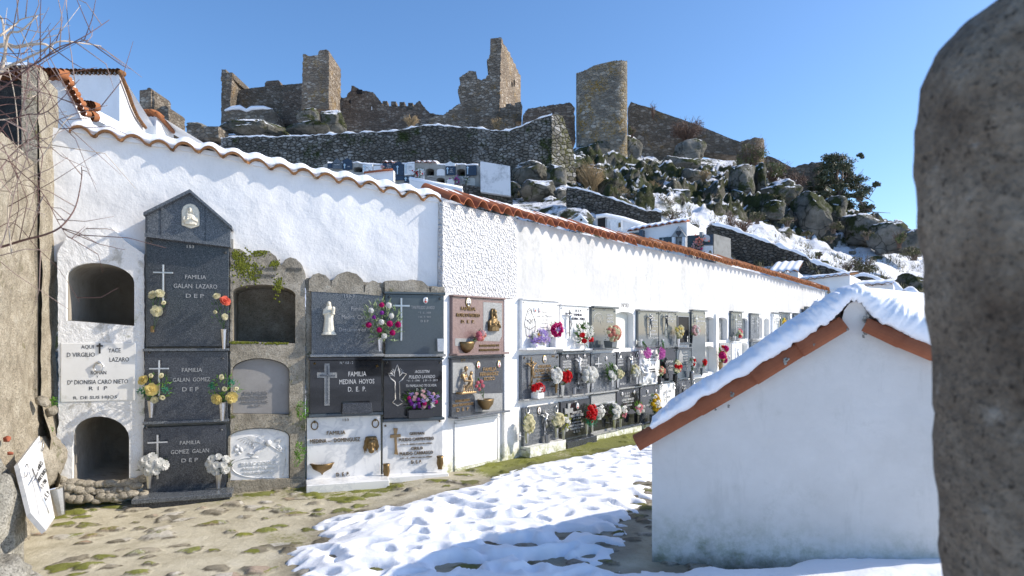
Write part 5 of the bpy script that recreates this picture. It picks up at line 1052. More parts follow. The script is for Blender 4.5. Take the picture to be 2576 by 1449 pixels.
    quick(1544, 1601, 979, 1072, 'black', 'glossy black slab with two round portraits above short lines of names', [('D. E. P.', 1571, 989, 13, 5), ('VICENTE', 1571, 996, 14, 5), ('LAZARO BERRUDO', 1573, 1004, 31, 6), ('TU ESPOSA E HIJOS', 1574, 1011, 26, 4.5), ('NO TE OLVIDAN', 1573, 1019, 20, 4.5)], port=((1558, 991), (1588, 986)), ledge='granite_mid')
    quick(1604, 1650, 970, 1062, 'granite_dark', 'dark glossy slab behind the yellow flowers on a pedestal, lowest row', [('FELIPE', 1614, 996, 9, 4), ('LAZARO GIL', 1632, 992, 16, 4), ('LAZARO', 1625, 1018, 14, 4)], port=((1622, 985), (1643, 984)), ledge='granite_mid')
    quick(1653, 1692, 963, 1042, 'marble', 'white slab with metal cross and spaced grey letters, lowest row', [('DECORIE', 1675, 984, 16, 6), ('GARCIA', 1673, 998, 13, 6), ('MUÑOZ', 1680, 1010, 12, 6), ('D. E. P.', 1676, 1024, 14, 6)], 'letter_grey', (1666, 979, 1012, 988, 7), ledge='marble', rings=True, bolts=False)
    quick(1696, 1732, 956, 1030, 'granite_dark', 'dark slab with figure crucifix just left of the snowy hut roof', [('MARIA', 1715, 970, 9, 4), ('LAZARO', 1715, 977, 10, 4), ('PEREZ', 1715, 984, 9, 4), ('A LOS 72', 1715, 991, 10, 4), ('NO TE OLVIDAN', 1715, 998, 15, 4)], cross=(1705, 962, 1012, 974, 10), body='iron', ledge='granite_pale')
    quick(1734, 1768, 951, 1020, 'grey_polished', 'polished grey slab with tall steel bars, lowest row by the snowy roof', [('ROSARIO', 1752, 968, 12, 4), ('GONZALEZ', 1754, 975, 15, 4), ('HERMANOS', 1755, 984, 15, 4)], cross=(1742, 962, 1010, 970, 9), ledge='granite_pale', rings=True, bolts=False)
# ------------------------------------------------------------------ vases and flowers
def flowers():
    V = vase; Q = bouquet
    def stem_extra(pts):   # loose long stems (u,v tips)
        return pts
    # tall tomb, top slab
    V(S1, 383, 820, 836, 'tiny brass holder at the left edge of the topmost dark slab', 'bronze', .09, 9, 'hex')
    Q(S1, 398, 762, 17, 34, [('rose', 'p_cream', 3, 1.75), ('tulip', 'p_cream', 1, 1.0)], 'four cream roses on long stems at the left of the topmost dark slab', (386, 830), .12, nleaf=9, fr=.030, seed=4)
    V(S1, 563, 828, 878, 'slim steel vase at the right edge of the topmost dark slab', 'steel', .13, 17)
    Q(S1, 551, 778, 20, 42, [('rose', 'p_cream', 2, 1.3), ('rose', 'p_coral', 1, 1.9), ('tulip', 'p_cream', 1, .9)], 'coral rose with tall thin white rosebuds right of the topmost dark slab', (563, 828), .14, nleaf=12, fr=.028, seed=10)
    V(S1, 380, 1008, 1050, 'slim steel vase left of the middle dark slab', 'steel', .13, 18); V(S1, 559, 1012, 1058, 'slim steel vase right of the middle dark slab', 'steel', .13, 18)
    Q(S1, 391, 972, 33, 38, [('rose', 'p_paleyellow', 2, 1.75), ('rose', 'p_cream', 1, 1.2), ('tulip', 'p_cream', 3, .9), ('sprig', 'leaf_teal', 2, 1.2)], 'pale yellow roses with wispy green stalks left of the middle dark slab', (380, 1008), .14, 'leaf_bright', 46, .05, .034, seed=3)
    Q(S1, 565, 978, 36, 34, [('rose', 'p_paleyellow', 2, 1.75), ('tulip', 'p_cream', 3, 1.0), ('sprig', 'leaf_teal', 2, 1.1)], 'pale yellow roses spreading sideways right of the middle dark slab', (559, 1012), .14, 'leaf_bright', 42, .05, .034, seed=6)
    V(S1, 375, 1192, 1228, 'slim steel vase left of the lowest dark slab', 'steel', .13, 17); V(S1, 549, 1192, 1228, 'slim steel vase right of the lowest dark slab', 'steel', .13, 17)
    Q(S1, 385, 1167, 30, 22, [('mum', 'p_white', 9, 1.25)], 'white daisies in the vase left of the lowest dark slab', (375, 1192), .15, 'leaf_dark', 26, .05, .040)
    Q(S1, 551, 1166, 26, 24, [('mum', 'p_white', 9, 1.2)], 'white daisies in the vase right of the lowest dark slab', (549, 1192), .15, 'leaf_dark', 26, .05, .038)
    # pair of upper slabs
    V(S1, 956, 850, 884, 'faceted steel vase between the statue slab and the thin cross slab', 'steel', .14, 17)
    Q(S1, 962, 806, 42, 46, [('ball', 'p_magenta', 6, 1.0), ('ball', 'p_white', 5, 1.05), ('ball', 'p_purple', 2, .8)], 'large magenta and white carnations with variegated leaves between two slabs', (956, 850), .16, 'leaf_var', 110, .075, .036, spread=1.12)
    V(S1, 1107, 852, 884, 'empty square steel vase at the right of the thin cross slab', 'steel', .13, 18, 'square')
    V(S1, 1057, 1030, 1050, 'oval black granite pot under the purple and pink flowers', 'black', .16, 62, 'trough')
    Q(S1, 1062, 1005, 42, 25, [('ball', 'p_purple', 7, .9), ('mum', 'p_palepink', 9, .9), ('ball', 'p_magenta', 3, .9), ('sprig', 'p_lilac', 7, 1.1), ('sprig', 'p_white', 3, 1)], 'low mound of purple and pink flowers in front of the rayed cross', (1060, 1032), .16, 'leaf', 90, .06, .027)
    V(S1, 972, 1167, 1201, 'bronze vase with a small cross, left of the gilt cross slab', 'bronze', .12, 18, 'round'); V(S1, 1107, 1147, 1180, 'bronze vase with a small cross, right of the gilt cross slab', 'bronze', .12, 18, 'round')
    # right wall
    Q(S2, 1207, 842, 12, 11, [('ball', 'p_pink', 2), ('ball', 'p_salmon', 2), ('ball', 'p_palepink', 1)], 'pink carnations lying over the bronze basket of the brown slab', (1184, 862), .12, 'leaf_dark', 34, .05, .034)
    Q(S2, 1204, 969, 12, 12, [('ball', 'p_pink', 5, .75)], 'small pink carnations on a stem above the ribbed bronze bowl', (1216, 1003), .11, 'leaf', 14, .045, .030)
    V(S2, 1353, 863, 877, 'white trough pot under the lilac and yellow flowers', 'plastic_white', .10, 40, 'trough', stand=True)
    Q(S2, 1357, 850, 25, 15, [('sprig', 'p_lilac', 9, 1.6), ('rose', 'p_yellow', 4), ('ball', 'p_white', 5, 1.1), ('lily', 'p_white', 4)], 'lilac, yellow and white flowers in a white trough by the robed figure', (1355, 864), .12, 'leaf', 30, .06, .034)
    V(S2, 1396, 847, 876, 'square white pot under the magenta tulips', 'plastic_white', .11, 20, 'square', stand=True)
    Q(S2, 1396, 829, 20, 17, [('tulip', 'p_magenta', 10, 1.1), ('sprig', 'p_lilac', 2, 1.2)], 'magenta tulips in a square white pot between two white slabs', (1396, 848), .13, 'leaf', 30, .06, .036)
    V(S2, 1472, 858, 879, 'slim steel vase at the right edge of the white crucifix slab', 'steel', .12, 9)
    Q(S2, 1470, 840, 26, 24, [('tulip', 'p_red', 3, 1.25), ('lily', 'p_white', 6, 1.0), ('sprig', 'p_white', 3, 1.2)], 'red tulips and white lilies right of the white crucifix slab', (1472, 860), .14, 'leaf', 55, .09, .036)
    s = V(S2, 1536, 857, 875, 'polished grey square pot under the salmon and white flower ball', 'grey_polished', .20, 26, 'square', stand=True)
    Q(S2, 1535, 838, 25, 21, [('ball', 'p_salmon', 17, .95), ('ball', 'p_cream', 15, .95)], 'tight ball of salmon and cream carnations in front of the oval engraving', (1536, 857), .24, 'leaf_dark', 26, .05, .034, deep=1.0)
    for (u, v0, v1, w, uu, vv, rw, rh, bl, l1, l2, lf, off) in (
        (1613, 853, 869, 9, 1626, 888, 17, 12, [('lily', 'p_orchid', 14, 1.0)], 'small steel vase left below the crucifix of the first grey slab', 'drooping orchid pink flowers hanging left over the bold black letters', 'leaf_teal', .13),
        (1667, 853, 869, 9, 1661, 888, 14, 14, [('lily', 'p_orchid', 14, 1.0)], 'small steel vase left below the crucifix of the second grey slab', 'drooping orchid pink flowers hanging above the bronze figure', 'leaf_teal', .13),
        (1706, 852, 872, 11, 1707, 834, 17, 15, [('ball', 'p_cream', 8, .9), ('rose', 'p_paleyellow', 5, .9)], 'steel vase in front of the small black door', 'cream and yellow bouquet in front of the small black door', 'leaf_yellow', .14),
        (1740, 843, 864, 9, 1747, 831, 18, 12, [('ball', 'p_palepink', 7, .9), ('ball', 'p_white', 5, .9)], 'dark tapered vase on the tall grey slab', 'pale pink and white bouquet on the tall grey slab', 'leaf', .13),
        (1848, 845, 857, 9, 1859, 839, 11, 11, [('mum', 'p_pink', 4, 1.1), ('mum', 'p_cream', 3, 1.1), ('mum', 'p_red', 2, .9)], 'grey pot under the round pink and white bouquet', 'round pink and white chrysanthemum bouquet far right of the door', 'leaf_dark', .14),
        (1965, 825, 840, 6, 1970, 812, 8, 12, [('lily', 'p_yellow', 8, 1.2)], 'dark urn under the yellow flowers', 'yellow orchids in a dark urn far along the wall', 'leaf_bright', .13),
        (2020, 826, 836, 8, 2031, 818, 14, 5, [('tulip', 'p_magenta', 9, 1.3)], 'white stand under the magenta flowers at the far end', 'row of magenta flowers at the far end above the snowy roof', 'leaf', .14)):
        V(S2, u, v0, v1, l1, 'black' if 'urn' in l1 or 'dark' in l1 else 'steel', off-.01, w); Q(S2, uu, vv, rw, rh, bl, l2, (u, v0), off, lf, 34, .06, .036)
    # second row of the right wall
    V(S2, 1352, 988, 1001, 'white pot with red flowers on the ledge of the bronze crucifix slab', 'plastic_white', .12, 26, 'trough', stand=True)
    Q(S2, 1353, 977, 21, 11, [('rose', 'p_red', 8, 1.1), ('lily', 'p_white', 5, 1.1)], 'red roses and white lilies in a low white pot', (1352, 990), .14, 'leaf_dark', 24, .05, .034)
    V(S2, 1399, 961, 989, 'bronze vase under the white roses', 'bronze', .13, 10); Q(S2, 1397, 944, 15, 19, [('rose', 'p_white', 10, 1.2)], 'white roses in a bronze vase between two second row slabs', (1399, 961), .14, 'leaf_dark', 40, .07, .036)
    V(S2, 1415, 969, 996, 'steel vase under the red roses of the second row', 'steel', .14, 13); Q(S2, 1423, 947, 17, 14, [('rose', 'p_red', 9, 1.1)], 'red roses in a steel vase on the double dark slab', (1416, 969), .17, 'leaf_yellow', 44, .06, .034)
    V(S2, 1444, 975, 991, 'small glass and metal lantern on the second row ledge', 'steel_dark', .13, 12, 'hex', stand=True)
    V(S2, 1480, 964, 988, 'left steel vase under the white pompons', 'steel', .14, 11); V(S2, 1491, 955, 978, 'right steel vase under the white pompons', 'steel', .14, 10)
    Q(S2, 1479, 943, 24, 18, [('ball', 'p_white', 12, 1.4)], 'white pompon chrysanthemums in two steel vases', (1483, 962), .16, 'leaf_yellow', 40, .06, .036)
    V(S2, 1541, 949, 972, 'steel vase under the green leaves of the second row', 'steel', .13, 11); V(S2, 1554, 951, 974, 'steel vase under the small cream daisies', 'steel', .14, 10)
    Q(S2, 1536, 935, 17, 20, [('rose', 'p_white', 3, 1.3)], 'white flowers high on thick green leaves', (1541, 949), .14, 'leaf', 80, .075, .036)
    Q(S2, 1559, 940, 14, 10, [('mum', 'p_cream', 9, .95)], 'small cream daisies leaning right in a steel vase', (1554, 952), .16, 'leaf_bright', 26, .05, .03)
    V(S2, 1602, 948, 966, 'steel vase left of the kneeling angel', 'steel', .14, 9); Q(S2, 1598, 932, 15, 14, [('mum', 'p_white', 10, 1.0), ('mum', 'p_cream', 4, .8)], 'white and cream chrysanthemums left of the kneeling angel', (1602, 948), .15, 'leaf_yellow', 34, .05, .034)
    V(S2, 1637, 951, 966, 'clear cut glass bowl beside the kneeling angel', 'porcelain', .13, 17, 'bowl', stand=True)
    V(S2, 1659, 946, 966, 'black round vase under the peach flowers', 'black', .12, 12, 'round', stand=True); Q(S2, 1663, 933, 12, 10, [('ball', 'p_salmon', 5, .9), ('mum', 'p_cream', 6, .8)], 'peach and cream bouquet in a round black vase', (1659, 947), .14, 'leaf', 34, .05, .03)
    V(S2, 1699, 941, 962, 'large dark round vase under red and cream flowers', 'black', .14, 14, 'round', stand=True); Q(S2, 1701, 922, 16, 16, [('rose', 'p_red', 6, 1.0), ('mum', 'p_cream', 8, .95)], 'tall red and cream bouquet in a large dark vase', (1700, 942), .17, 'leaf', 50, .06, .036)
    V(S2, 1740, 934, 956, 'curved black and steel vase under white and red flowers', 'steel_dark', .13, 12, 'round', stand=True); Q(S2, 1740, 911, 11, 13, [('ball', 'p_white', 8, .8), ('rose', 'p_red', 3, .9)], 'white bouquet with a few red blooms on the tall grey slab foot', (1740, 934), .14, 'leaf', 40, .05, .034)
    V(S2, 1765, 926, 944, 'dark vase under the small red bunch', 'granite_teal', .12, 9); Q(S2, 1771, 911, 8, 7.5, [('rose', 'p_red', 10, .95)], 'small round bunch of red flowers right of the tall grey slab', (1766, 924), .14, 'leaf_dark', 16, .04, .032)
    V(S2, 1813, 910, 930, 'golden brown vase under the tall magenta and yellow bouquet', 'bronze_pale', .12, 12, 'round', stand=True); Q(S2, 1816, 890, 14, 20, [('ball', 'p_magenta', 3, 1.9), ('lily', 'p_paleyellow', 7, 1.1), ('lily', 'p_palepink', 3, 1.1), ('rose', 'p_red', 4, 1.2)], 'tall bouquet of magenta, yellow and red in a golden vase', (1813, 910), .15, 'leaf_bright', 50, .07, .036)
    V(S2, 1845, 916, 926, 'small white pot with a grey green plant, left of its pair', 'plastic_white', .10, 9, 'hex', stand=True); V(S2, 1861, 914, 923, 'small white pot with a grey green plant, right of its pair', 'plastic_white', .10, 9, 'hex', stand=True)
    Q(S2, 1846, 911, 4, 5, [('sprig', 'leaf_teal', 2, .8)], 'tuft of grey green leaves in the left small white pot', (1845, 917), .1, 'leaf_dark', 14, .05, .03); Q(S2, 1861, 909, 5, 5, [('sprig', 'leaf_teal', 2, .8)], 'tuft of blue green leaves in the right small white pot', (1861, 915), .1, 'leaf_dark', 14, .05, .03)
    Q(S2, 1950, 862, 5, 22, [('lily', 'p_palepink', 12, 1.1), ('lily', 'p_cream', 5, 1.1)], 'long column of pink orchids hanging beside the square niche', (1952, 845), .12, 'leaf', 16, .05, .036)
    # third row
    V(S2, 1325, 1087, 1115, 'fluted steel vase at the left of the lowest row', 'steel', .15, 17); Q(S2, 1329, 1066, 15, 21, [('mum', 'p_cream', 9, 1.15)], 'cream chrysanthemums in the first vase of the lowest row', (1325, 1087), .16, 'leaf_yellow', 50, .065, .036)
    V(S2, 1377, 1093, 1117, 'silver lantern with a pointed lid on the lowest left ledge', 'steel_dark', .12, 15, 'hex', stand=True)
    V(S2, 1400, 1076, 1102, 'left fluted steel vase before the glossy cross slab', 'steel', .16, 13); V(S2, 1418, 1080, 1106, 'right fluted steel vase before the glossy cross slab', 'steel', .16, 12)
    Q(S2, 1402, 1056, 18, 16, [('mum', 'p_cream', 9, 1.15)], 'cream white chrysanthemums left of the flared cross', (1400, 1077), .17, 'leaf_yellow', 30, .065, .038); Q(S2, 1421, 1064, 12, 16, [('mum', 'p_white', 3, 1.2)], 'three white blooms over broad yellow leaves by the flared cross', (1418, 1081), .17, 'leaf_yellow', 20, .10, .036)
    V(S2, 1476, 1065, 1092, 'left steel vase under the bright red roses', 'steel', .16, 12); V(S2, 1489, 1062, 1088, 'right steel vase under the bright red roses', 'steel', .16, 10)
    Q(S2, 1482, 1038, 17, 21, [('tulip', 'p_red', 12, 1.15)], 'bright red roses with curled green ribbon in a steel vase', (1477, 1066), .17, 'leaf', 30, .06, .036, extra=ribbon); Q(S2, 1505, 1037, 13, 17, [('tulip', 'p_white', 7, 1.1), ('mum', 'p_white', 4, 1.0)], 'white rosebuds and daisies right beside the bright red roses', (1491, 1063), .17, 'leaf', 30, .06, .034)
    V(S2, 1545, 1056, 1078, 'round steel vase under the white rose bouquet', 'steel', .15, 13); V(S2, 1561, 1053, 1075, 'plain steel vase under pink and white buds', 'steel', .15, 10)
    Q(S2, 1545, 1034, 17, 17, [('rose', 'p_white', 7, 1.35)], 'white roses with lush leaves before the framed black panel', (1545, 1057), .16, 'leaf', 60, .07, .036); Q(S2, 1565, 1037, 12, 14, [('tulip', 'p_white', 4, 1.0), ('lily', 'p_pink', 4, .9)], 'pink and white buds before the glossy slab with two portraits', (1561, 1054), .16, 'leaf_bright', 40, .05, .032)
    V(S2, 1602, 1043, 1064, 'dark square vase under white and pink buds', 'black', .15, 10, 'square'); Q(S2, 1606, 1027, 17, 14, [('tulip', 'p_white', 5, 1.0), ('lily', 'p_pink', 6, .9)], 'white and pink buds with pale leaves leaning right', (1602, 1044), .16, 'leaf_bright', 40, .06, .032)
    s = V(S2, 1648, 1042, 1066, 'grey granite pedestal pot under the yellow flowers', 'granite_mid', .20, 26, 'trough', stand=True); Q(S2, 1644, 1012, 17, 21, [('ball', 'p_yellow', 12, 1.0), ('tulip', 'p_white', 7, 1.1)], 'yellow and white bouquet on a grey granite pedestal', (1646, 1042), .22, 'leaf', 60, .06, .036)
    V(S2, 1662, 1023, 1042, 'gilt tapered vase on the white slab of spaced letters', 'bronze_pale', .12, 9)
    Q(S2, 1710, 1008, 17, 9, [('lily', 'p_cream', 8, 1.0), ('mum', 'p_salmon', 4, .8)], 'low pale green and brown spray just above the snowy roof edge', (1705, 1018), .16, 'leaf_yellow', 60, .06, .03)
    Q(S2, 1745, 992, 12, 8, [('ball', 'p_orchid', 9, .8)], 'mauve and pink flowers peeping over the snowy hut roof', (1742, 1002), .14, 'leaf_dark', 20, .05, .034)
def ribbon(root, Mi, c, bp, RW, RH, nrm, tan, r):
    b = MB()
    for k in range(46):
        p = bp.lerp(c, r.uniform(.1, .5))+tan*r.gauss(.02, .05)+nrm*r.uniform(.0, .07); q = p+tan*r.gauss(0, .05)+Vector((0, 0, r.gauss(-.02, .05)))+nrm*r.uniform(-.01, .04)
        b.tube([Mi @ p, Mi @ ((p+q)/2+Vector((r.gauss(0, .02), 0, r.gauss(0, .02)))), Mi @ q], .0035, 3)
    obj('ribbon', b, MAT['plastic_green'], root)

# ------------------------------------------------------------------ snow-topped hut at the right, granite pillar
def build_hut():
    A = Vector((1.008, 4.83)); Bq = Vector((2.80, 4.28)); SH = Seg(A.x, A.y, Bq.x, Bq.y)
    L = 3.0; ax = Vector((.80, .60, 0))          # the hut runs back to the right
    root = empty('hut', Matrix.Identity(4), 'low whitewashed hut with snow covered tile gable, standing close on the right', 'tomb hut')
    def P(u, v, off=0.0, k=0.0): return S_(SH, u, v, off)+ax*k
    def S_(s, u, v, off): return s.P(u, v, off)
    wall = [(1640,1450),(1640,1104),(1700,1072),(1800,1016),(1900,958),(2000,900),(2060,864),(2104,838),(2124,830),(2119,800),(2124,780),(2136,764),(2151,757),(2165,763),(2177,780),(2180,806),(2176,832),(2200,842),(2260,862),(2345,890),(2420,919),(2480,954),(2480,1470)]
    b = MB(); f = [S_(SH, u, v, 0) for u, v in wall]; n = len(f)
    tri = geometry.tessellate_polygon([[Vector((p[0], p[1], 0)) for p in wall]])
    vs = f+[p+ax*L for p in f]
    fs = [tuple(t) for t in tri]+[tuple(i+n for i in reversed(t)) for t in tri]+[(i, (i+1) % n, (i+1) % n+n, i+n) for i in range(n)]
    b.add(vs, fs); obj('walls', b, MAT['hut'], root, fix=True)
    # verge tiles along both slopes: overlapping half-round tiles
    def verge(pts, name):
        b = MB()
        for k in range(len(pts)-1):
            (u0, v0), (u1, v1) = pts[k], pts[k+1]; p = S_(SH, u0, v0, .03); q = S_(SH, u1, v1, .03); d = (q-p); Ln = d.length; d.normalize(); up = Vector((0, 0, 1)); n_ = Vector((SH.n.x, SH.n.y, 0)); w = d.cross(n_)
            if w.z < 0: w = -w
            vv = []; m = 12
            for (t, sc) in ((-.03, 1.0), (Ln+.02, .86)):
                for R in (.085*sc, .070*sc):
                    for i in range(m+1):
                        a = math.pi*(i/m)*1.0-math.pi*.12; vv.append(p+d*t+n_*(R*math.cos(a)-.02)+w*(R*math.sin(a)-.02))
            ff = []; m1 = m+1
            for i in range(m): ff += [(i, i+1, 2*m1+i+1, 2*m1+i), (m1+i, 3*m1+i, 3*m1+i+1, m1+i+1), (i, m1+i, m1+i+1, i+1), (2*m1+i, 2*m1+i+1, 3*m1+i+1, 3*m1+i)]
            b.add(vv, ff)
        return obj(name, b, MAT['tile_red'], root)
    verge([(1612,1110),(1768,1022),(1905,944),(2020,874),(2116,818)], 'verge_tiles'); verge([(2330,884),(2250,852),(2180,820)], 'verge_tiles'); verge([(2480,950),(2400,911),(2330,884)], 'verge_tiles')
    # roof planes behind the verge
    def roof(pts, name):
        b = MB(); f = [S_(SH, u, v, 0) for u, v in pts]; m = len(f); tk = Vector((0, 0, -.03))
        vs = f+[p+ax*(L+.05) for p in f]; vs += [p+tk for p in vs]
        fs = []
        for i in range(m-1): fs += [(i, i+1, m+i+1, m+i), (2*m+i, 3*m+i, 3*m+i+1, 2*m+i+1), (i, 2*m+i, 2*m+i+1, i+1)]
        b.add(vs, fs); return obj(name, b, MAT['tile_red'], root, fix=True)
    roof([(1616,1096),(1768,1006),(1905,928),(2020,858),(2108,806)], 'roof_tiles'); roof([(2176,800),(2250,838),(2330,870),(2480,936)], 'roof_tiles')
    # snow blanket over roof, ridge knob and right slope
    cen = [(1642,1076,.2),(1652,1070,.55),(1700,1042,.9),(1768,1000,1.0),(1830,964,1.0),(1905,918,1.1),(1960,884,1.2),(2000,860,1.3),(2040,834,1.25),(2075,812,1.3),(2098,794,1.35),(2112,778,1.1),(2124,764,1.0),(2138,755,.95),(2152,753,1.0),(2166,760,1.2),(2178,776,1.5),(2195,796,1.9),(2220,814,2.0),(2250,828,1.95),(2290,846,1.8),(2340,868,1.55),(2400,892,1.5),(2480,930,1.5)]
    # densify
    dense = []
    for i in range(len(cen)-1):
        for t in range(14):
            k = t/14; dense.append(tuple(a+(c_-a)*k for a, c_ in zip(cen[i], cen[i+1])))
    dense.append(cen[-1]); vs = []; m = 0
    for i, (u, v, th) in enumerate(dense):
        p = S_(SH, u, v, 0); j = max(1, min(len(dense)-2, i)); a = S_(SH, *dense[j-1][:2], 0); c_ = S_(SH, *dense[j+1][:2], 0); j2 = max(9, min(len(dense)-10, i)); d = (S_(SH, *dense[j2+9][:2], 0)-S_(SH, *dense[j2-9][:2], 0)).normalized()
        n_ = Vector((SH.n.x, SH.n.y, 0)); w = d.cross(n_); w = w if w.z > 0 else -w
        nz = .012*noise.noise(Vector((i*.08, 1, 0)))+.016*noise.noise(Vector((i*.27, 7, 0)))+.020*noise.noise(Vector((i*.8, 7, 0))); T = .085*th
        dr_ = .8+.9*noise.noise(Vector((i*.13, 7, 0)))+.3*noise.noise(Vector((i*.5, 3, 0)))
        prof = [(-.16, -.010), (-.02, -.005), (.045, -.022*dr_), (.066, -.020*dr_), (.080, .0), (.088, .2*T), (.088, .42*T), (.080, .62*T), (.062, .80*T), (.035, .94*T), (0, 1.04*T), (-.05, 1.1*T), (-.10, 1.12*T), (-.17, 1.12*T), (-.26, 1.12*T), (-.34, 1.1*T), (-.45, 1.1*T), (-.6, 1.1*T), (-.8, 1.1*T), (-1.05, 1.05*T), (-1.4, 1.05*T), (-1.9, 1.0*T), (-L, 1.0*T)]
        for q, h in prof:
            base = p+n_*q if q > -.25 else p+n_*(-.2)+ax*(-q-.2)
            P3 = base+w*h; nn = .010*noise.noise(P3*4)+((.013*noise.noise(P3*11)+.012*noise.noise(P3*24)+.007*noise.noise(P3*50)) if q > -.2 else 0)
            vs.append(P3+w*.01+(w+n_)*nn*(1 if h > .01 or q > .06 else .4))
        m = len(prof)
    N = len(dense); b = MB(); b.add(vs, [(i*m+k, (i+1)*m+k, (i+1)*m+k+1, i*m+k+1) for i in range(N-1) for k in range(m-1)], True)
    o = obj('snow_cap', b, MAT['snow'], root, fix=True); s = o.modifiers.new('s', 'SUBSURF'); s.levels = 1; s.render_levels = 1
    # lichens on the tiles
    b = MB(); r = random.Random(8)
    for u, v, sz_ in ((1978, 908, 11), (1842, 992, 8), (1833, 1022, 5), (2048, 868, 4), (1800, 1030, 4), (2132, 828, 4), (2178, 800, 14), (2182, 820, 12), (2176, 836, 8), (2172, 846, 5)):
        for k in range(14):
            p = S_(SH, u+r.uniform(-.5, .5)*sz_, v+r.uniform(-.7, .7)*sz_, .095 if u < 2170 else .03); b.ell(p, sz_/F*4.6*.28, 6, 4)
    obj('lichen', b, MAT['rock_grey'], root)

def build_pillar():
    b = MB(); rows = [(-.3, 2372), (1449, 2372), (1300, 2362), (1150, 2352), (1080, 2350), (1000, 2345), (900, 2343), (800, 2336), (700, 2330), (600, 2318), (540, 2312), (450, 2309), (360, 2304), (300, 2302), (250, 2306), (200, 2316), (150, 2334), (100, 2362), (60, 2394), (20, 2440), (-20, 2492), (-60, 2560), (-80, 2680)]
    d = 1.12; n = 48; vs = []; m = 0; zs = []
    for k, (v, u) in enumerate(rows):
        if k == 0: v = 1900
        zs.append((EYE+(VH-v)/F*1.42, (u-U0)/F*1.467))
    fine = []
    for (z0, x0), (z1, x1) in zip(zs, zs[1:]):
        c = max(2, int(abs(z1-z0)/.02)+int(abs(x1-x0)/.02)); 
        for t in range(c): fine.append((z0+(z1-z0)*t/c, x0+(x1-x0)*t/c))
    fine.append(zs[-1])
    for z, xl in fine:
        R = max(.01, (1.33-xl)); cx = 1.33
        for i in range(n):
            a = 2*math.pi*i/n; x = cx-R*math.copysign(abs(math.cos(a))**.75, math.cos(a)); y = d+.26+.26*min(1, R/.3)*math.copysign(abs(math.sin(a))**.75, math.sin(a))
            p = Vector((x, y, z)); nn = noise.fractal(p*7, .8, 2.0, 4)*.010+noise.noise(p*2.5)*.008
            vs.append(p+Vector((-math.cos(a), math.sin(a), 0))*nn)
    N = len(fine); b.add(vs, [(j*n+i, j*n+(i+1) % n, (j+1)*n+(i+1) % n, (j+1)*n+i) for j in range(N-1) for i in range(n)]+[tuple((N-1)*n+i for i in range(n))], True)
    o = obj('stone_pillar', b, MAT['pillar'], fix=True); tag(o, 'blurred brown granite pillar with rounded top filling the right edge', 'stone pillar')

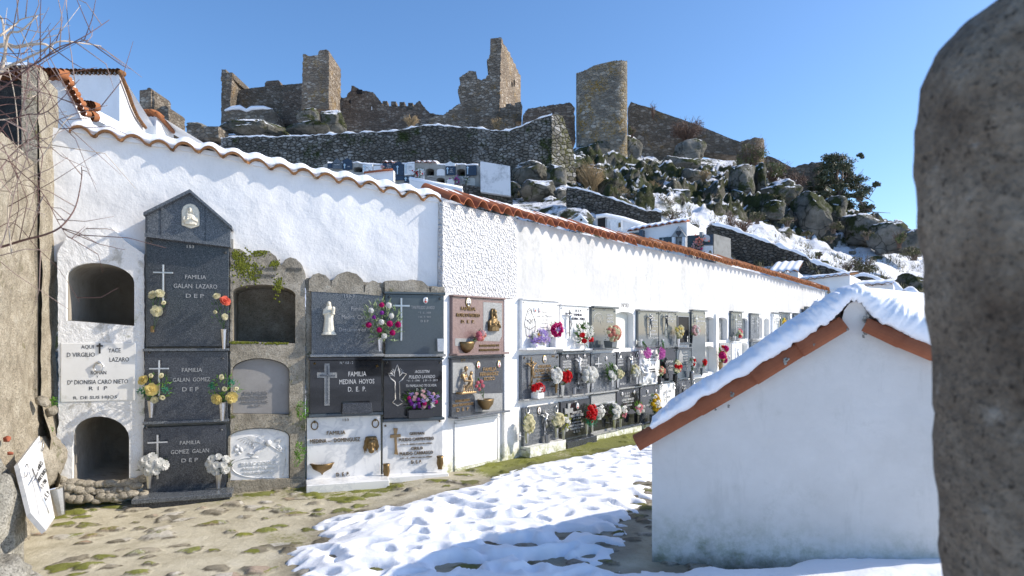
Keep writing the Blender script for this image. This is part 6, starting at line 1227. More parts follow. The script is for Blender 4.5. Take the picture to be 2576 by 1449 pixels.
# ------------------------------------------------------------------ near left: granite wall, boulder, leaning plaque, bare shrub
def build_left():
    root = empty('granite_wall', Matrix.Identity(4), 'sunlit tan granite wall with lichen along the left edge', 'stone wall')
    n0 = (-4.74, 6.85); n1 = (-3.35, 3.6); SL = Seg(n1[0], n1[1], n0[0], n0[1])     # faces right
    L = math.hypot(n0[0]-n1[0], n0[1]-n1[1]); b = MB(); ns, nz = 120, 110; vs = []
    def top(s):    # pixel silhouette of the wall top
        u = U0+F*((SL.o+SL.t*s).x/(SL.o+SL.t*s).y); return u
    sb = L-.62
    for j in range(nz+1):
        for i in range(ns+1):
            s = (sb)*i/ns; T = 3.22; z = -.4+(T+.4)*j/nz; q = SL.o+SL.t*s
            dsp = .03*noise.fractal(Vector((s*2, z*2.2, 0)), .7, 2, 5)+(.10*sm(1.15, .3, z)*(noise.noise(Vector((s*3, z*3, 7)))+.8))
            if abs((s % .9)-.45) < .018: dsp -= .02
            q = q+SL.n*float(dsp); vs.append((q.x, q.y, z+.04*noise.noise(Vector((s*3, 0, 0)))*(j == nz)))
    b.add(vs, [(j*(ns+1)+i, j*(ns+1)+i+1, (j+1)*(ns+1)+i+1, (j+1)*(ns+1)+i) for j in range(nz) for i in range(ns)], True)
    b.prism([(0, -.4), (sb, -.4), (sb, 3.22), (0, 3.22)], .06, .45, M=SL.mat(0, 0)); obj('wall_face', b, MAT['granite_tan'], root)
    # taller end pier
    b = MB(); ns, nz = 30, 130; vs = []
    for j in range(nz+1):
        for i in range(ns+1):
            s = sb+(L-sb+.05)*i/ns; z = -.4+(4.12+.4)*j/nz; q = SL.o+SL.t*s
            dsp = .05+.025*noise.fractal(Vector((s*2.5, z*1.2, 9)), .7, 2, 5)+(.12*sm(1.1, .2, z)*(noise.noise(Vector((s*4, z*4, 3)))+.7))
            for g in (.20, .42): 
                if abs(s-sb-g) < .014: dsp -= .025
            q = q+SL.n*float(dsp); vs.append((q.x, q.y, z))
    b.add(vs, [(j*(ns+1)+i, j*(ns+1)+i+1, (j+1)*(ns+1)+i+1, (j+1)*(ns+1)+i) for j in range(nz) for i in range(ns)], True)
    b.prism([(sb, -.4), (L+.05, -.4), (L+.05, 4.12), (sb, 4.12)], -.02, .10, M=SL.mat(0, 0)); obj('end_pier', b, MAT['granite_tan'], root)
    # black lichened house side with tiled verge, further left
    h = empty('stone_house', Matrix.Identity(4), 'dark lichened granite house side under snowy orange eaves at the top left', 'house')
    def pxprism(pts, d, th, m, name, par, slant=0.0, bev=0, seed=None, jag=0, step=8):
        pp = ragged(pts, jag, seed or 1, step) if jag else pts
        f = [at(u, v, d+slant*(u-pts[0][0])/F*d) for u, v in pp]; k = len(f); b = MB()
        tri = geometry.tessellate_polygon([[Vector((p[0], -p[1], 0)) for p in pp]])
        bk = [Vector((p.x*(1+th/ d*0), p.y+th, p.z)) for p in f]
        b.add(f+bk, [tuple(t) for t in tri]+[tuple(i+k for i in reversed(t)) for t in tri]+[(i, (i+1) % k, (i+1) % k+k, i+k) for i in range(k)])
        return obj(name, b, m if not isinstance(m, str) else MAT[m], par, fix=True, bevel=bev)
    build_left.pxprism = pxprism
    pxprism([(-120,190),(112,186),(116,230),(112,640),(-120,640)], 7.4, .25, 'granite_black', 'wall', h, 0)
    pxprism([(112,186),(150,182),(158,215),(205,305),(180,330),(150,325),(112,640)], 7.42, .25, 'limewash', 'gable_end', h, .25)
    b = MB()
    for k in range(17):
        u = -110+k*15.5; p = at(u, 182, 7.25); b.lathe([(.055, 0), (.05, .16)], 8, Matrix.Translation(p) @ Matrix.Rotation(math.radians(-84), 4, 'X'), 1, 1)
    obj('roof_tiles', b, MAT['tile'], h)
    b = MB(); prev = None
    for (u, v) in ((154,180),(160,196),(167,206),(175,224),(182,234),(188,248),(196,258),(202,272),(210,284)):
        p = at(u, v, 7.45); b.lathe([(.04, 0), (.036, .10)], 8, Matrix.Translation(p) @ Matrix.Rotation(math.radians(-80), 4, 'X'), 1, 1)
    obj('verge_tiles', b, MAT['tile'], h)
    b = MB(); vs = []
    for i in range(41):
        u = -120+i*5.6; zt = 4+6*math.sin(i*.5)*.4
        for (dv, dd) in ((184, -.22), (177-zt*.4, -.2), (172-zt, .0), (171-zt, .15), (174, .3)): vs.append(at(u, dv, 7.35)+Vector((0, dd, 0)))
    b.add(vs, [(i*5+k, (i+1)*5+k, (i+1)*5+k+1, i*5+k+1) for i in range(40) for k in range(4)], True); obj('snow_cap', b, MAT['snow'], h)
    pxprism([(190,247),(216,265),(226,293),(196,293)], 8.2, 1.0, 'plaster', 'annex', h); b = MB()
    for k in range(4): b.lathe([(.06, 0), (.055, .12)], 8, Matrix.Translation(at(208+k*7, 264+k*.5, 8.0)) @ Matrix.Rotation(math.radians(-80), 4, 'X')); b.lathe([(.06, 0), (.055, .12)], 8, Matrix.Translation(at(214+k*4, 280+k*4, 8.0)) @ Matrix.Rotation(math.radians(-80), 4, 'X'))
    obj('roof_tiles', b, MAT['tile'], h)
    # white shed behind the wall
    w = empty('white_house', Matrix.Identity(4), 'white windowless building with lean-to gable behind the snowy coping, top left', 'house')
    sh = Seg(*at(157, 0, 12.6)[:2], *at(301, 0, 11.5)[:2]); lit = Seg(*at(301, 0, 11.5)[:2], *at(362, 0, 14.2)[:2])
    f = [sh.P(150, 180), sh.P(301, 180), sh.P(301, 420), sh.P(150, 420), lit.P(301, 180), lit.P(318, 222), lit.P(332, 262), lit.P(346, 292), lit.P(364, 318), lit.P(372, 420), lit.P(301, 420)]
    b = MB(); b.add(f, [(0, 3, 2, 1), (4, 10, 9, 8, 7, 6, 5)]); back = [p+Vector((-1.2, 3.5, 0)) for p in (f[0], f[1], f[8])]; b.add([f[0], f[1], back[1], back[0]], [(0, 1, 2, 3)]); obj('walls', b, MAT['plaster'], w)
    b = MB()
    for k in range(14): b.lathe([(.055, 0), (.05, .18)], 8, Matrix.Translation(sh.P(158+k*10.6, 180-(k % 2), .05)) @ Matrix.Rotation(math.radians(-84), 4, 'X'))
    pt = [(301,181),(310,200),(318,221),(325,240),(332,261),(339,278),(346,293),(356,308),(366,321)]
    for (a, c_) in zip(pt, pt[1:]): b.tube([lit.P(*a, .05), lit.P(*c_, .05)], .035, 8)
    obj('roof_tiles', b, MAT['tile_old'], w)
    w = empty('white_house', Matrix.Identity(4), 'small white gable peeping over the snowy coping below the ruined stump', 'house')
    sh = Seg(*at(353, 0, 15.2)[:2], *at(394, 0, 14.4)[:2]); lit = Seg(*at(394, 0, 14.4)[:2], *at(440, 0, 16.5)[:2])
    b = MB(); b.add([sh.P(350, 287), sh.P(394, 286), sh.P(394, 420), sh.P(350, 420), lit.P(394, 286), lit.P(394, 420), lit.P(445, 420), lit.P(436, 332)], [(0, 3, 2, 1), (4, 5, 6, 7)]); b.add([sh.P(350, 287), sh.P(394, 286), sh.P(394, 286)+Vector((0, 3, 0)), sh.P(350, 287)+Vector((0, 3, 0))], [(0, 1, 2, 3)]); obj('walls', b, MAT['plaster'], w)
    b = MB(); b.tube([lit.P(394, 286, .05), lit.P(414, 306, .05), lit.P(436, 332, .05)], .045, 8)
    for k in range(6): b.ell(sh.P(354+k*8, 287, .0), (.09, .3, .06), 8, 5)
    obj('roof_tiles', b, MAT['tile'], w)
    # boulder bottom left
    bl = boulder_obj((-4.12, 4.75, .0), (.46, .45, .80), 4, 'rock_grey', .2, 'large grey lichened boulder in the bottom left corner', fine=5)
    bl2 = boulder_obj((-3.80, 4.42, -.40), (.72, .42, .58), 6, 'rock_grey', .16, 'low lichened rock spreading in front of the large bottom left boulder', fine=5)
    bl3 = boulder_obj((-4.50, 6.3, .38), (.17, .3, .32), 8, 'granite_rough', .15, 'rough stones bulging from the foot of the tan wall', fine=4)
    for (u, v, dd, rr) in ((16,1105,5.2,.032),(26,1140,5.0,.02),(128,1035,6.4,.075),(106,1010,6.2,.07)):
        p = at(u, v, dd); tag(boulder_obj(p, (rr, rr*.8, rr*.8), int(u), 'brick' if u < 60 else 'granite_rough', .2, 'x', fine=3), {16: 'broken red brick stuck at the foot of the tan wall', 26: 'small red brick shard under the broken brick', 128: 'jutting granite stone beside the lower arch', 106: 'brown jutting stone in the corner of tan wall and niches'}[u], 'stone')
    # leaning white plaque
    pl = empty('leaning_plaque', Matrix.Identity(4), 'white marble plaque with cross and ring handles leaning on the boulder', 'plaque')
    c4 = {'tl': at(46, 1166, 5.0), 'tr': at(99, 1096, 5.55), 'br': at(138, 1302, 5.35), 'bl': at(116, 1335, 4.75), 'bm': at(78, 1292, 4.85)}
    n_ = (c4['tr']-c4['tl']).cross(c4['bl']-c4['tl']).normalized(); n_ = n_ if n_.x > 0 else -n_
    f = [c4['tl'], c4['bm'], c4['bl'], c4['br'], c4['tr']]; b = MB(); k = 5; b.add(f+[p-n_*.035 for p in f], [(0, 1, 2, 3, 4), (9, 8, 7, 6, 5)]+[(i, (i+1) % k, (i+1) % k+k, i+k) for i in range(k)]); obj('slab', b, MAT['marble'], pl, fix=True)
    def on(a, c_): # a across 0..1, c down 0..1
        t = c4['tl'].lerp(c4['tr'], a); bb = c4['bl'].lerp(c4['br'], a); return t.lerp(bb, c_)
    b = MB(); b.tube([on(.28, .22)+n_*.02, on(.36, .86)+n_*.02], .007, 6); b.tube([on(.14, .37)+n_*.02, on(.44, .33)+n_*.02], .006, 6); obj('cross', b, MAT['steel'], pl)
    for (a, c_) in ((.06, .16), (.93, .12)):
        q = on(a, c_)+n_*.02; b = MB(); e1 = (c4['tr']-c4['tl']).normalized(); b.tube([q+(e1*math.cos(t*math.pi/6)+Vector((0, 0, 1))*math.sin(t*math.pi/6))*.045 for t in range(13)], .004, 5, cap=False); obj('ring_handle', b, MAT['steel'], pl)
    e1 = (c4['tr']-c4['tl']).normalized(); e2 = (c4['bl']-c4['tl']).normalized(); e2 = (e2-e1*e2.dot(e1)).normalized(); 
    for t, a, c_, w_, h_ in (('CIRILO', .70, .30, .16, .036), ('MUÑOZ C. BLASCO', .68, .42, .27, .034), ('5 - 2 - 1989', .68, .53, .16, .026), ('R. E. P.', .70, .68, .15, .034)):
        B = MB(); vv, ff = wall_text(t, w_, h_, .05); o_ = on(a, c_); dr = (e1-e2*.0); B.add([o_+e1*x-e2*z+n_*(.003+.002*yy) for x, yy, z in vv], ff); obj('inscription', B, MAT['letter_black'], pl)
    v = empty('vase', Matrix.Translation(at(152, 1294, 5.6)) @ Matrix.Rotation(.28, 4, 'Y') @ Matrix.Rotation(-.1, 4, 'X') @ Matrix.Rotation(math.pi*1.0*0, 4, 'Y'), 'dented empty metal vase tilted beside the leaning plaque', 'vase')
    v.matrix_local = Matrix.Translation(at(152, 1296, 5.6)) @ Matrix.Rotation(-.22, 4, 'Y'); b = MB(); b.lathe([(.001, 0), (.035, 0), (.037, .01), (.068, .22), (.072, .23), (.062, .23), (.03, .02), (.001, .01)], 9, smooth=False); obj('vase_body', b, MAT['steel'], v)
    # green plants growing in the joints
    for (u, v_, ru, rv, n, seg, lb) in ((762,1032,13,22,150,S1,'bright green fern in the stone joint beside the black slab'), (757,1134,13,22,150,S1,'bright green fern in the stone joint beside the white marble slab'), (141,1013,7,14,50,S1,'small green tuft in the corner left of the plaque'), (132,1078,9,8,30,S1,'green tuft on the rough stones at the far left'), (748,1165,5,8,16,S1,'tiny green sprout low in the stone joint')):
        b = MB(); r = random.Random(u); c = seg.P(u, v_, .06); d = seg.d(u)
        for k in range(n):
            a = r.uniform(0, 6.28); q = math.sqrt(r.random()); p = c+Vector((q*math.cos(a)*ru/F*d, -abs(r.gauss(0, .03)), q*math.sin(a)*rv/F*d)); leaf_mb(b, p-c, (p-c)+Vector((r.gauss(0, .04), -.03, r.gauss(0, .04))), r.uniform(.02, .042), .022, r)
        o = obj('plant', b, MAT['leaf_bright'], None, Matrix.Translation(c)); tag(o, lb, 'plant')
    # bare shrub reaching in from the left
    sh_ = empty('bare_shrub', Matrix.Translation((-4.6, 4.2, 2.2)), 'leafless thorny shrub with pale and reddish twigs reaching in from the left', 'shrub'); Mi = Matrix.Translation((4.6, -4.2, -2.2)); r = random.Random(21)
    main = [([(-160,160),(0,115),(40,118),(75,112),(115,112),(140,134)], 4.2, .016, 'twig_pale'), ([(-60,300),(0,185),(60,150),(110,126),(150,104),(215,110),(254,116)], 4.0, .009, 'twig_pale'), ([(-80,330),(0,190),(20,90),(52,78),(94,40)], 4.1, .012, 'twig_pale'),
            ([(-60,250),(0,225),(80,165),(150,125),(215,90),(275,50)], 3.8, .006, 'twig_dark'), ([(-60,200),(30,180),(90,160),(150,118),(221,101)], 3.9, .007, 'twig_dark'), ([(-70,500),(0,330),(60,290),(120,280),(200,200)], 3.9, .006, 'twig_dark'),
            ([(-80,640),(0,622),(60,604),(120,588),(158,566),(190,520),(205,450),(205,420)], 4.3, .009, 'twig_dark'), ([(-90,460),(0,400),(60,440),(110,490),(150,565),(180,600),(222,570)], 4.2, .004, 'twig_dark'), ([(-60,520),(20,400),(80,350),(150,300),(270,265)], 4.4, .006, 'twig'),
            ([(-60,560),(0,480),(40,440),(100,400),(160,310),(190,290)], 4.3, .006, 'twig_pale'), ([(0,90),(40,60),(55,48),(110,35)], 4.1, .007, 'twig_pale'), ([(-60,60),(0,40),(12,100),(35,130)], 4.2, .008, 'twig_pale'), ([(-40,600),(30,560),(90,620),(150,680),(200,760)], 4.4, .003, 'twig_dark'),
            ([(-40,700),(10,600),(40,470),(70,380),(60,250),(50,100)], 4.0, .004, 'twig'), ([(30,640),(20,520),(45,400),(38,250),(10,120),(18,20)], 4.3, .005, 'twig_pale')]
    coll = {k: MB() for k in ('twig', 'twig_pale', 'twig_dark')}
    def curve(ctrl, d, n=14):
        P = [at(u, v, d+.1*math.sin(i*1.3)) for i, (u, v) in enumerate(ctrl)]; out = []
        for i in range(len(P)-1):
            a = P[max(0, i-1)]; b_ = P[i]; c_ = P[i+1]; e = P[min(len(P)-1, i+2)]
            for t in range(5):
                t /= 5; out.append(.5*((2*b_)+(c_-a)*t+(2*a-5*b_+4*c_-e)*t*t+(3*b_-a-3*c_+e)*t**3))
        out.append(P[-1]); return out
    for ctrl, d, rad, mk in main:
        p = curve(ctrl, d); m = len(p); coll[mk].tube([Mi @ q for q in p], [rad*(1-.75*i/m) for i in range(m)], 6)
        for i in range(3, m-1, 2 if rad < .01 else 3):
            if r.random() < .75:
                dr = (p[i+1]-p[i-1]).normalized(); side = dr.cross(Vector((0, 1, 0)))*r.choice((-1, 1)); L_ = r.uniform(.12, .5); q = p[i]+(dr*.6+side+Vector((0, r.gauss(0, .3), 0)))*L_*.6; e = q+(dr*.3+side+Vector((r.gauss(0, .2), r.gauss(0, .2), r.gauss(0, .2))))*L_*.6
                coll[r.choice(('twig', 'twig_dark', 'twig', mk))].tube([Mi @ p[i], Mi @ q, Mi @ e], [.0032, .0024, .0012], 4)
    for k in range(22):
        u, v_ = r.uniform(-40, 80), r.uniform(90, 430); a = r.uniform(-1.2, 1.3); L_ = r.uniform(60, 190); d = r.uniform(3.7, 4.7); ctrl = [(u, v_), (u+L_*.5*math.cos(a), v_-L_*.5*math.sin(a)+r.uniform(-12, 12)), (u+L_*math.cos(a), v_-L_*math.sin(a))]
        coll[r.choice(('twig', 'twig_dark', 'twig_pale'))].tube([Mi @ q for q in curve(ctrl, d)], [.0034*(1-.6*i/10) for i in range(11)], 4)
    for k, nm in (('twig_pale', 'pale_branches'), ('twig', 'reddish_twigs'), ('twig_dark', 'dark_twigs')): obj(nm, coll[k], MAT[k], sh_)
MAT['brick'] = plain('broken red brick', (.30, .09, .05), .9, 0, .2, .3, 20)

def boulder_obj(c, rad, seed, mat, amp, label, fine=4, cat='boulder', name='boulder', cracks=True, group=None):
    bm = bmesh.new(); bmesh.ops.create_icosphere(bm, subdivisions=fine, radius=1); off = Vector((seed*7.13, seed*3.7, seed*1.9))
    rr_ = random.Random(seed*3+1); planes = [(Vector((rr_.gauss(0, 1), rr_.gauss(0, 1)-.6, rr_.gauss(0, .8)+.2)).normalized(), rr_.uniform(.52, .84)) for _ in range(15)] if 'moss' in mat or mat in ('boulder', 'granite_rough', 'brick') else []
    for v in bm.verts:
        p = v.co.copy()
        for pn, ph in planes:
            dd_ = p.dot(pn)-ph
            if dd_ > 0: p -= pn*dd_*.94
        q = Vector((math.copysign(abs(p.x)**.82, p.x), math.copysign(abs(p.y)**.82, p.y), math.copysign(abs(p.z)**.82, p.z)))
        n1 = noise.fractal(p*1.1+off, .9, 2.0, 5); rdg = abs(noise.noise(p*1.7+off*2)); cr = -.16*max(0, .09-rdg)/.09
        v.co = Vector(((q*(1+amp*n1+cr)).x*rad[0], (q*(1+amp*n1+cr)).y*rad[1], (q*(1+amp*n1+cr)).z*rad[2]))
    me = bpy.data.meshes.new(name); bm.to_mesh(me); bm.free(); me.polygons.foreach_set('use_smooth', [True]*len(me.polygons))
    return tag(link(name, me, MAT[mat], None, Matrix.Translation(c)), label, cat, group)
# ------------------------------------------------------------------ hill, rocks, terraces
US = [-400,300,560,700,850,1200,1300,1450,1600,1750,1900,2050,2180,2320,2500,3200]
DS = [25,30,36,41,46,55,65,75,90,140]
VT = [[870,868,866,862,858,850,845,842,840,838],[760,700,600,520,440,390,360,345,350,420],[760,700,600,520,380,368,352,336,348,420],[760,700,590,510,370,362,342,322,342,420],[760,680,540,490,365,358,348,336,348,430],
      [760,660,520,480,352,348,345,340,352,430],[740,640,520,480,400,372,355,350,358,440],[720,600,500,462,432,404,388,376,388,450],[700,610,545,505,472,437,405,385,395,460],[690,600,560,530,500,460,425,402,412,480],
      [700,655,610,575,535,480,440,409,422,500],[716,690,655,620,580,530,480,455,470,540],[735,712,682,655,620,580,546,548,570,640],[750,740,718,698,675,640,606,600,620,680],[780,770,745,725,700,670,640,630,660,720],[860,855,850,848,846,844,842,840,840,840]]
def terrain_v(u, d):
    i = max(0, min(len(US)-2, int(np.searchsorted(US, u))-1)); j = max(0, min(len(DS)-2, int(np.searchsorted(DS, d))-1)); fu = (u-US[i])/(US[i+1]-US[i]); fd = (d-DS[j])/(DS[j+1]-DS[j])
    fu = fu*fu*(3-2*fu); return (VT[i][j]*(1-fd)+VT[i][j+1]*fd)*(1-fu)+(VT[i+1][j]*(1-fd)+VT[i+1][j+1]*fd)*fu
def build_hill():
    us = np.concatenate([np.arange(-400, 1280, 20), np.arange(1280, 2420, 5.0), np.arange(2420, 3201, 30)]); ds = np.concatenate([np.arange(23.0, 60, .42), np.arange(60, 92, 1.0), np.arange(92, 141, 8)])
    vs = []; nu = len(us)
    for d in ds:
        for u in us:
            dd = max(25, d); v = terrain_v(u, dd); p = at(u, v, d); fade = (1.0 if d < 62 else .5)*(.25+.75*float(sm(1300, 1480, u)))
            if u > 1600 and v > lin([(1600, 560), (1750, 575), (1850, 600), (1950, 625), (2050, 640), (2150, 655), (2300, 670)], u): fade *= .45
            if d < 25: p.z = at(u, terrain_v(u, 25), 25).z-(25-d)*.8
            h = noise.fractal(p*.22, .8, 2, 4)*.55+noise.fractal(p*.9, .8, 2, 3)*.22+noise.noise(p*3)*.05
            rz = float(sm(1380, 1500, u))*float(sm(0, 50, lin([(1450, 560), (1600, 560), (1750, 560), (1850, 575), (1950, 600), (2050, 620), (2150, 640), (2300, 665)], u)-v))*(1 if d < 66 else .3)
            if rz > 0:
                rg = noise.ridged_multi_fractal(p*.33, .9, 2.1, 5, 1.0, 2.0)-1.0; p.y -= rg*1.0*rz; h += rg*1.15*rz+.3*noise.noise(p*2.1)*rz
            p.z += h*fade; vs.append(p)
    b = MB(); b.add(vs, [(j*nu+i, j*nu+i+1, (j+1)*nu+i+1, (j+1)*nu+i) for j in range(len(ds)-1) for i in range(nu-1)], True)
    o = obj('hillside', b, MAT['hill']); tag(o, kind='structure'); o.data.materials.append(MAT['snowfield'])
    # lower slope on the right: deeper snow with tufts, thickened to stand for shade
    mi = np.zeros(len(o.data.polygons), np.int32)
    k = 0
    for j in range(len(ds)-1):
        for i in range(nu-1):
            u = us[i]; v = terrain_v(u, max(25, ds[j])); line = lin([(1600, 545), (1750, 560), (1850, 585), (1950, 610), (2050, 625), (2150, 640), (2250, 650), (2400, 660)], u)
            if (u > 1640 and v > line-28+14*noise.noise(Vector((u*.03, ds[j]*.3, 0)))): mi[k] = 1
            k += 1
    o.data.polygons.foreach_set('material_index', mi); o.data.update()
    # rocks and outcrops: (u0,u1,v0,v1,d,mat,label)
    R = [(1690,1772,350,405,60,'boulder','big round boulder with snow cap under the long castle wall'),(1664,1765,392,432,56,'boulder','flat grey boulder directly under the big round one'),(1716,1794,425,466,53,'boulder_moss','mossy rock with snow cap right of the flat boulder'),(1742,1790,455,492,50,'boulder','small pale rock below the snow capped mossy rock'),
         (1820,1905,404,500,48,'boulder','tall pale split granite block in the middle of the hill'),(1838,1884,478,528,47,'boulder','lower half of the tall pale granite block'),(1895,1925,420,505,49,'boulder_moss','dark mossy rock wedged right of the tall pale block'),
         (1918,2010,455,528,47,'boulder_moss','mossy snowy outcrop with rock face behind the snow slope'),(1921,1978,508,552,43,'boulder','rounded snow edged rock at the foot of the mossy outcrop'),(1995,2082,478,600,44,'boulder','big grey outcrop with a dark hollow left of the oak'),(2060,2130,500,592,46,'boulder_moss','steep mossy rock face under the oak trunk'),
         (2120,2232,536,612,44,'boulder','snow flecked rock right of the oak'),(2190,2300,556,640,42,'boulder','broad cracked grey rock near the right pillar'),(2255,2345,570,650,41,'boulder','rightmost grey rock on the skyline by the pillar'),(2252,2350,690,752,31,'boulder_moss','low dark rock under snow near the pillar'),
         (1372,1436,412,480,39.5,'boulder','round pale boulder at the foot of the terrace wall end'),(1284,1382,410,466,41,'boulder_moss','layered mossy rocks below the terrace wall'),(1300,1400,448,520,37,'boulder_moss','steep mossy rock right of the white block'),(1380,1450,470,530,37,'boulder_moss','snow covered mossy rock beside the sloping stone wall'),(1345,1412,498,560,36,'boulder_moss','low dark mossy rock above the white coping'),(1268,1320,455,520,38,'boulder_moss','shadowed mossy rock next to the white block'),
         (1445,1560,352,420,62,'boulder_moss','rocky foot of the round tower, stained orange'),(1545,1622,340,418,63,'boulder','crumbled rock at the right foot of the round tower'),(1480,1560,400,440,58,'boulder_moss','snowy mossy ledge below the round tower'),(1555,1660,405,470,56,'boulder_moss','dark green mossy outcrop in the shade below the tower'),(1600,1680,450,505,52,'boulder_moss','dark rock with snow streaks in the middle gully'),(1560,1650,478,530,47,'boulder_moss','snow topped rock with yellow moss above the sloping wall'),
         (1500,1560,430,470,55,'boulder_moss','small mossy rock above the dry grass'),(1628,1700,485,530,46,'boulder_moss','dark thicket covered rock at the end of the sloping wall'),
         (748,806,272,316,67,'boulder','pale boulder under the square tower'),(800,880,276,338,68,'boulder_moss','dark pointed rock right under the square tower'),(712,846,312,342,58,'boulder_moss','green mossy rock with snow on the terrace edge'),(560,720,306,345,58,'boulder_moss','long mossy bank with snow under the old bastion'),
         (470,520,308,330,60,'boulder','rounded rock with snow left of the castle')]
    for k, (u0, u1, v0, v1, d, m, lb) in enumerate(R):
        c = at((u0+u1)/2, (v0+v1)/2, d+1.0); rx = (u1-u0)/2/F*d*1.08; rz = (v1-v0)/2/F*d*1.15; boulder_obj(c, (rx, max(rx, rz)*.9, rz), k+30, m, .22, lb, 4)
    r = random.Random(33)     # the many lesser outcrops between the named ones
    cnt = 0
    while cnt < 24:
        u = r.uniform(1450, 2300); d = r.uniform(44, 66); v = terrain_v(u, d); lim = lin([(1450, 500), (1600, 520), (1750, 520), (1850, 545), (1950, 570), (2050, 590), (2150, 610), (2300, 640)], u)
        if v > lim-8: continue
        cnt += 1; s = r.uniform(.4, 1.3); boulder_obj(at(u, v, d)+Vector((0, 0, .1*s)), (s*r.uniform(.8, 1.3), s, s*r.uniform(.55, 1.05)), 200+cnt, 'boulder_moss' if r.random() < .6 else 'boulder', .28, 'lesser mossy outcrop among the big rocks under the castle wall', 3, group='lesser outcrops below the castle')
    r = random.Random(77)     # snowfield rocks and tufts
    for k in range(26):
        u, d = r.uniform(1680, 2300), r.uniform(27, 44); v = terrain_v(u, d)
        if v < 520 or v > 735: continue
        s = r.uniform(.12, .4); boulder_obj(at(u, v+1, d), (s, s*.8, s*.6), 90+k, 'boulder_moss', .3, 'small dark tufted stone poking out of the snowy slope', 2, group='small stones in the snowy slope')

def wall_px(name, pts_top, pts_bot, d0, d1, th, mat, label, cat='stone wall', jag=1.0, snow=0.0, parent=None, seed=1, step=7, kind=None):
    """masonry wall whose front follows the photo outline between two depths; snow>0 lays a cap along its top"""
    u_a, u_b = pts_top[0][0], pts_top[-1][0]
    dep = lambda u: 1/((1/d0)+(1/d1-1/d0)*(u-u_a)/(u_b-u_a))
    top = ragged_open(pts_top, jag, seed, step) if jag else pts_top
    top = [p for p in top]; o = Matrix.Identity(4); b = MB()
    poly = top+list(reversed(pts_bot)); f = [at(u, v, dep(u)) for u, v in poly]; k = len(f)
    tri = geometry.tessellate_polygon([[Vector((p[0], -p[1], 0)) for p in poly]]); tv = Vector((0, th, 0))
    b.add(f+[p+tv for p in f], [tuple(t) for t in tri]+[tuple(i+k for i in reversed(t)) for t in tri]+[(i, (i+1) % k, (i+1) % k+k, i+k) for i in range(k)])
    root = parent or empty(name, Matrix.Identity(4), label, cat)
    obj('masonry', b, MAT[mat], root, fix=True)
    if snow:
        vs = []; prof = [(-.04, -.3), (-.06, .3), (0, .8), (.15, 1), (th*.6, 1), (th, .6)]
        for i, (u, v) in enumerate(top):
            p = at(u, v, dep(u)); sn = snow*max(.05, .6+1.3*noise.noise(Vector((u*.045, seed, 0))))
            for y, z in prof: vs.append(p+Vector((0, y, z*sn+.02)))
        m = len(prof); b = MB(); b.add(vs, [(i*m+q, (i+1)*m+q, (i+1)*m+q+1, i*m+q+1) for i in range(len(top)-1) for q in range(m-1)], True); obj('snow_cap', b, MAT['snow'], root)
    return root

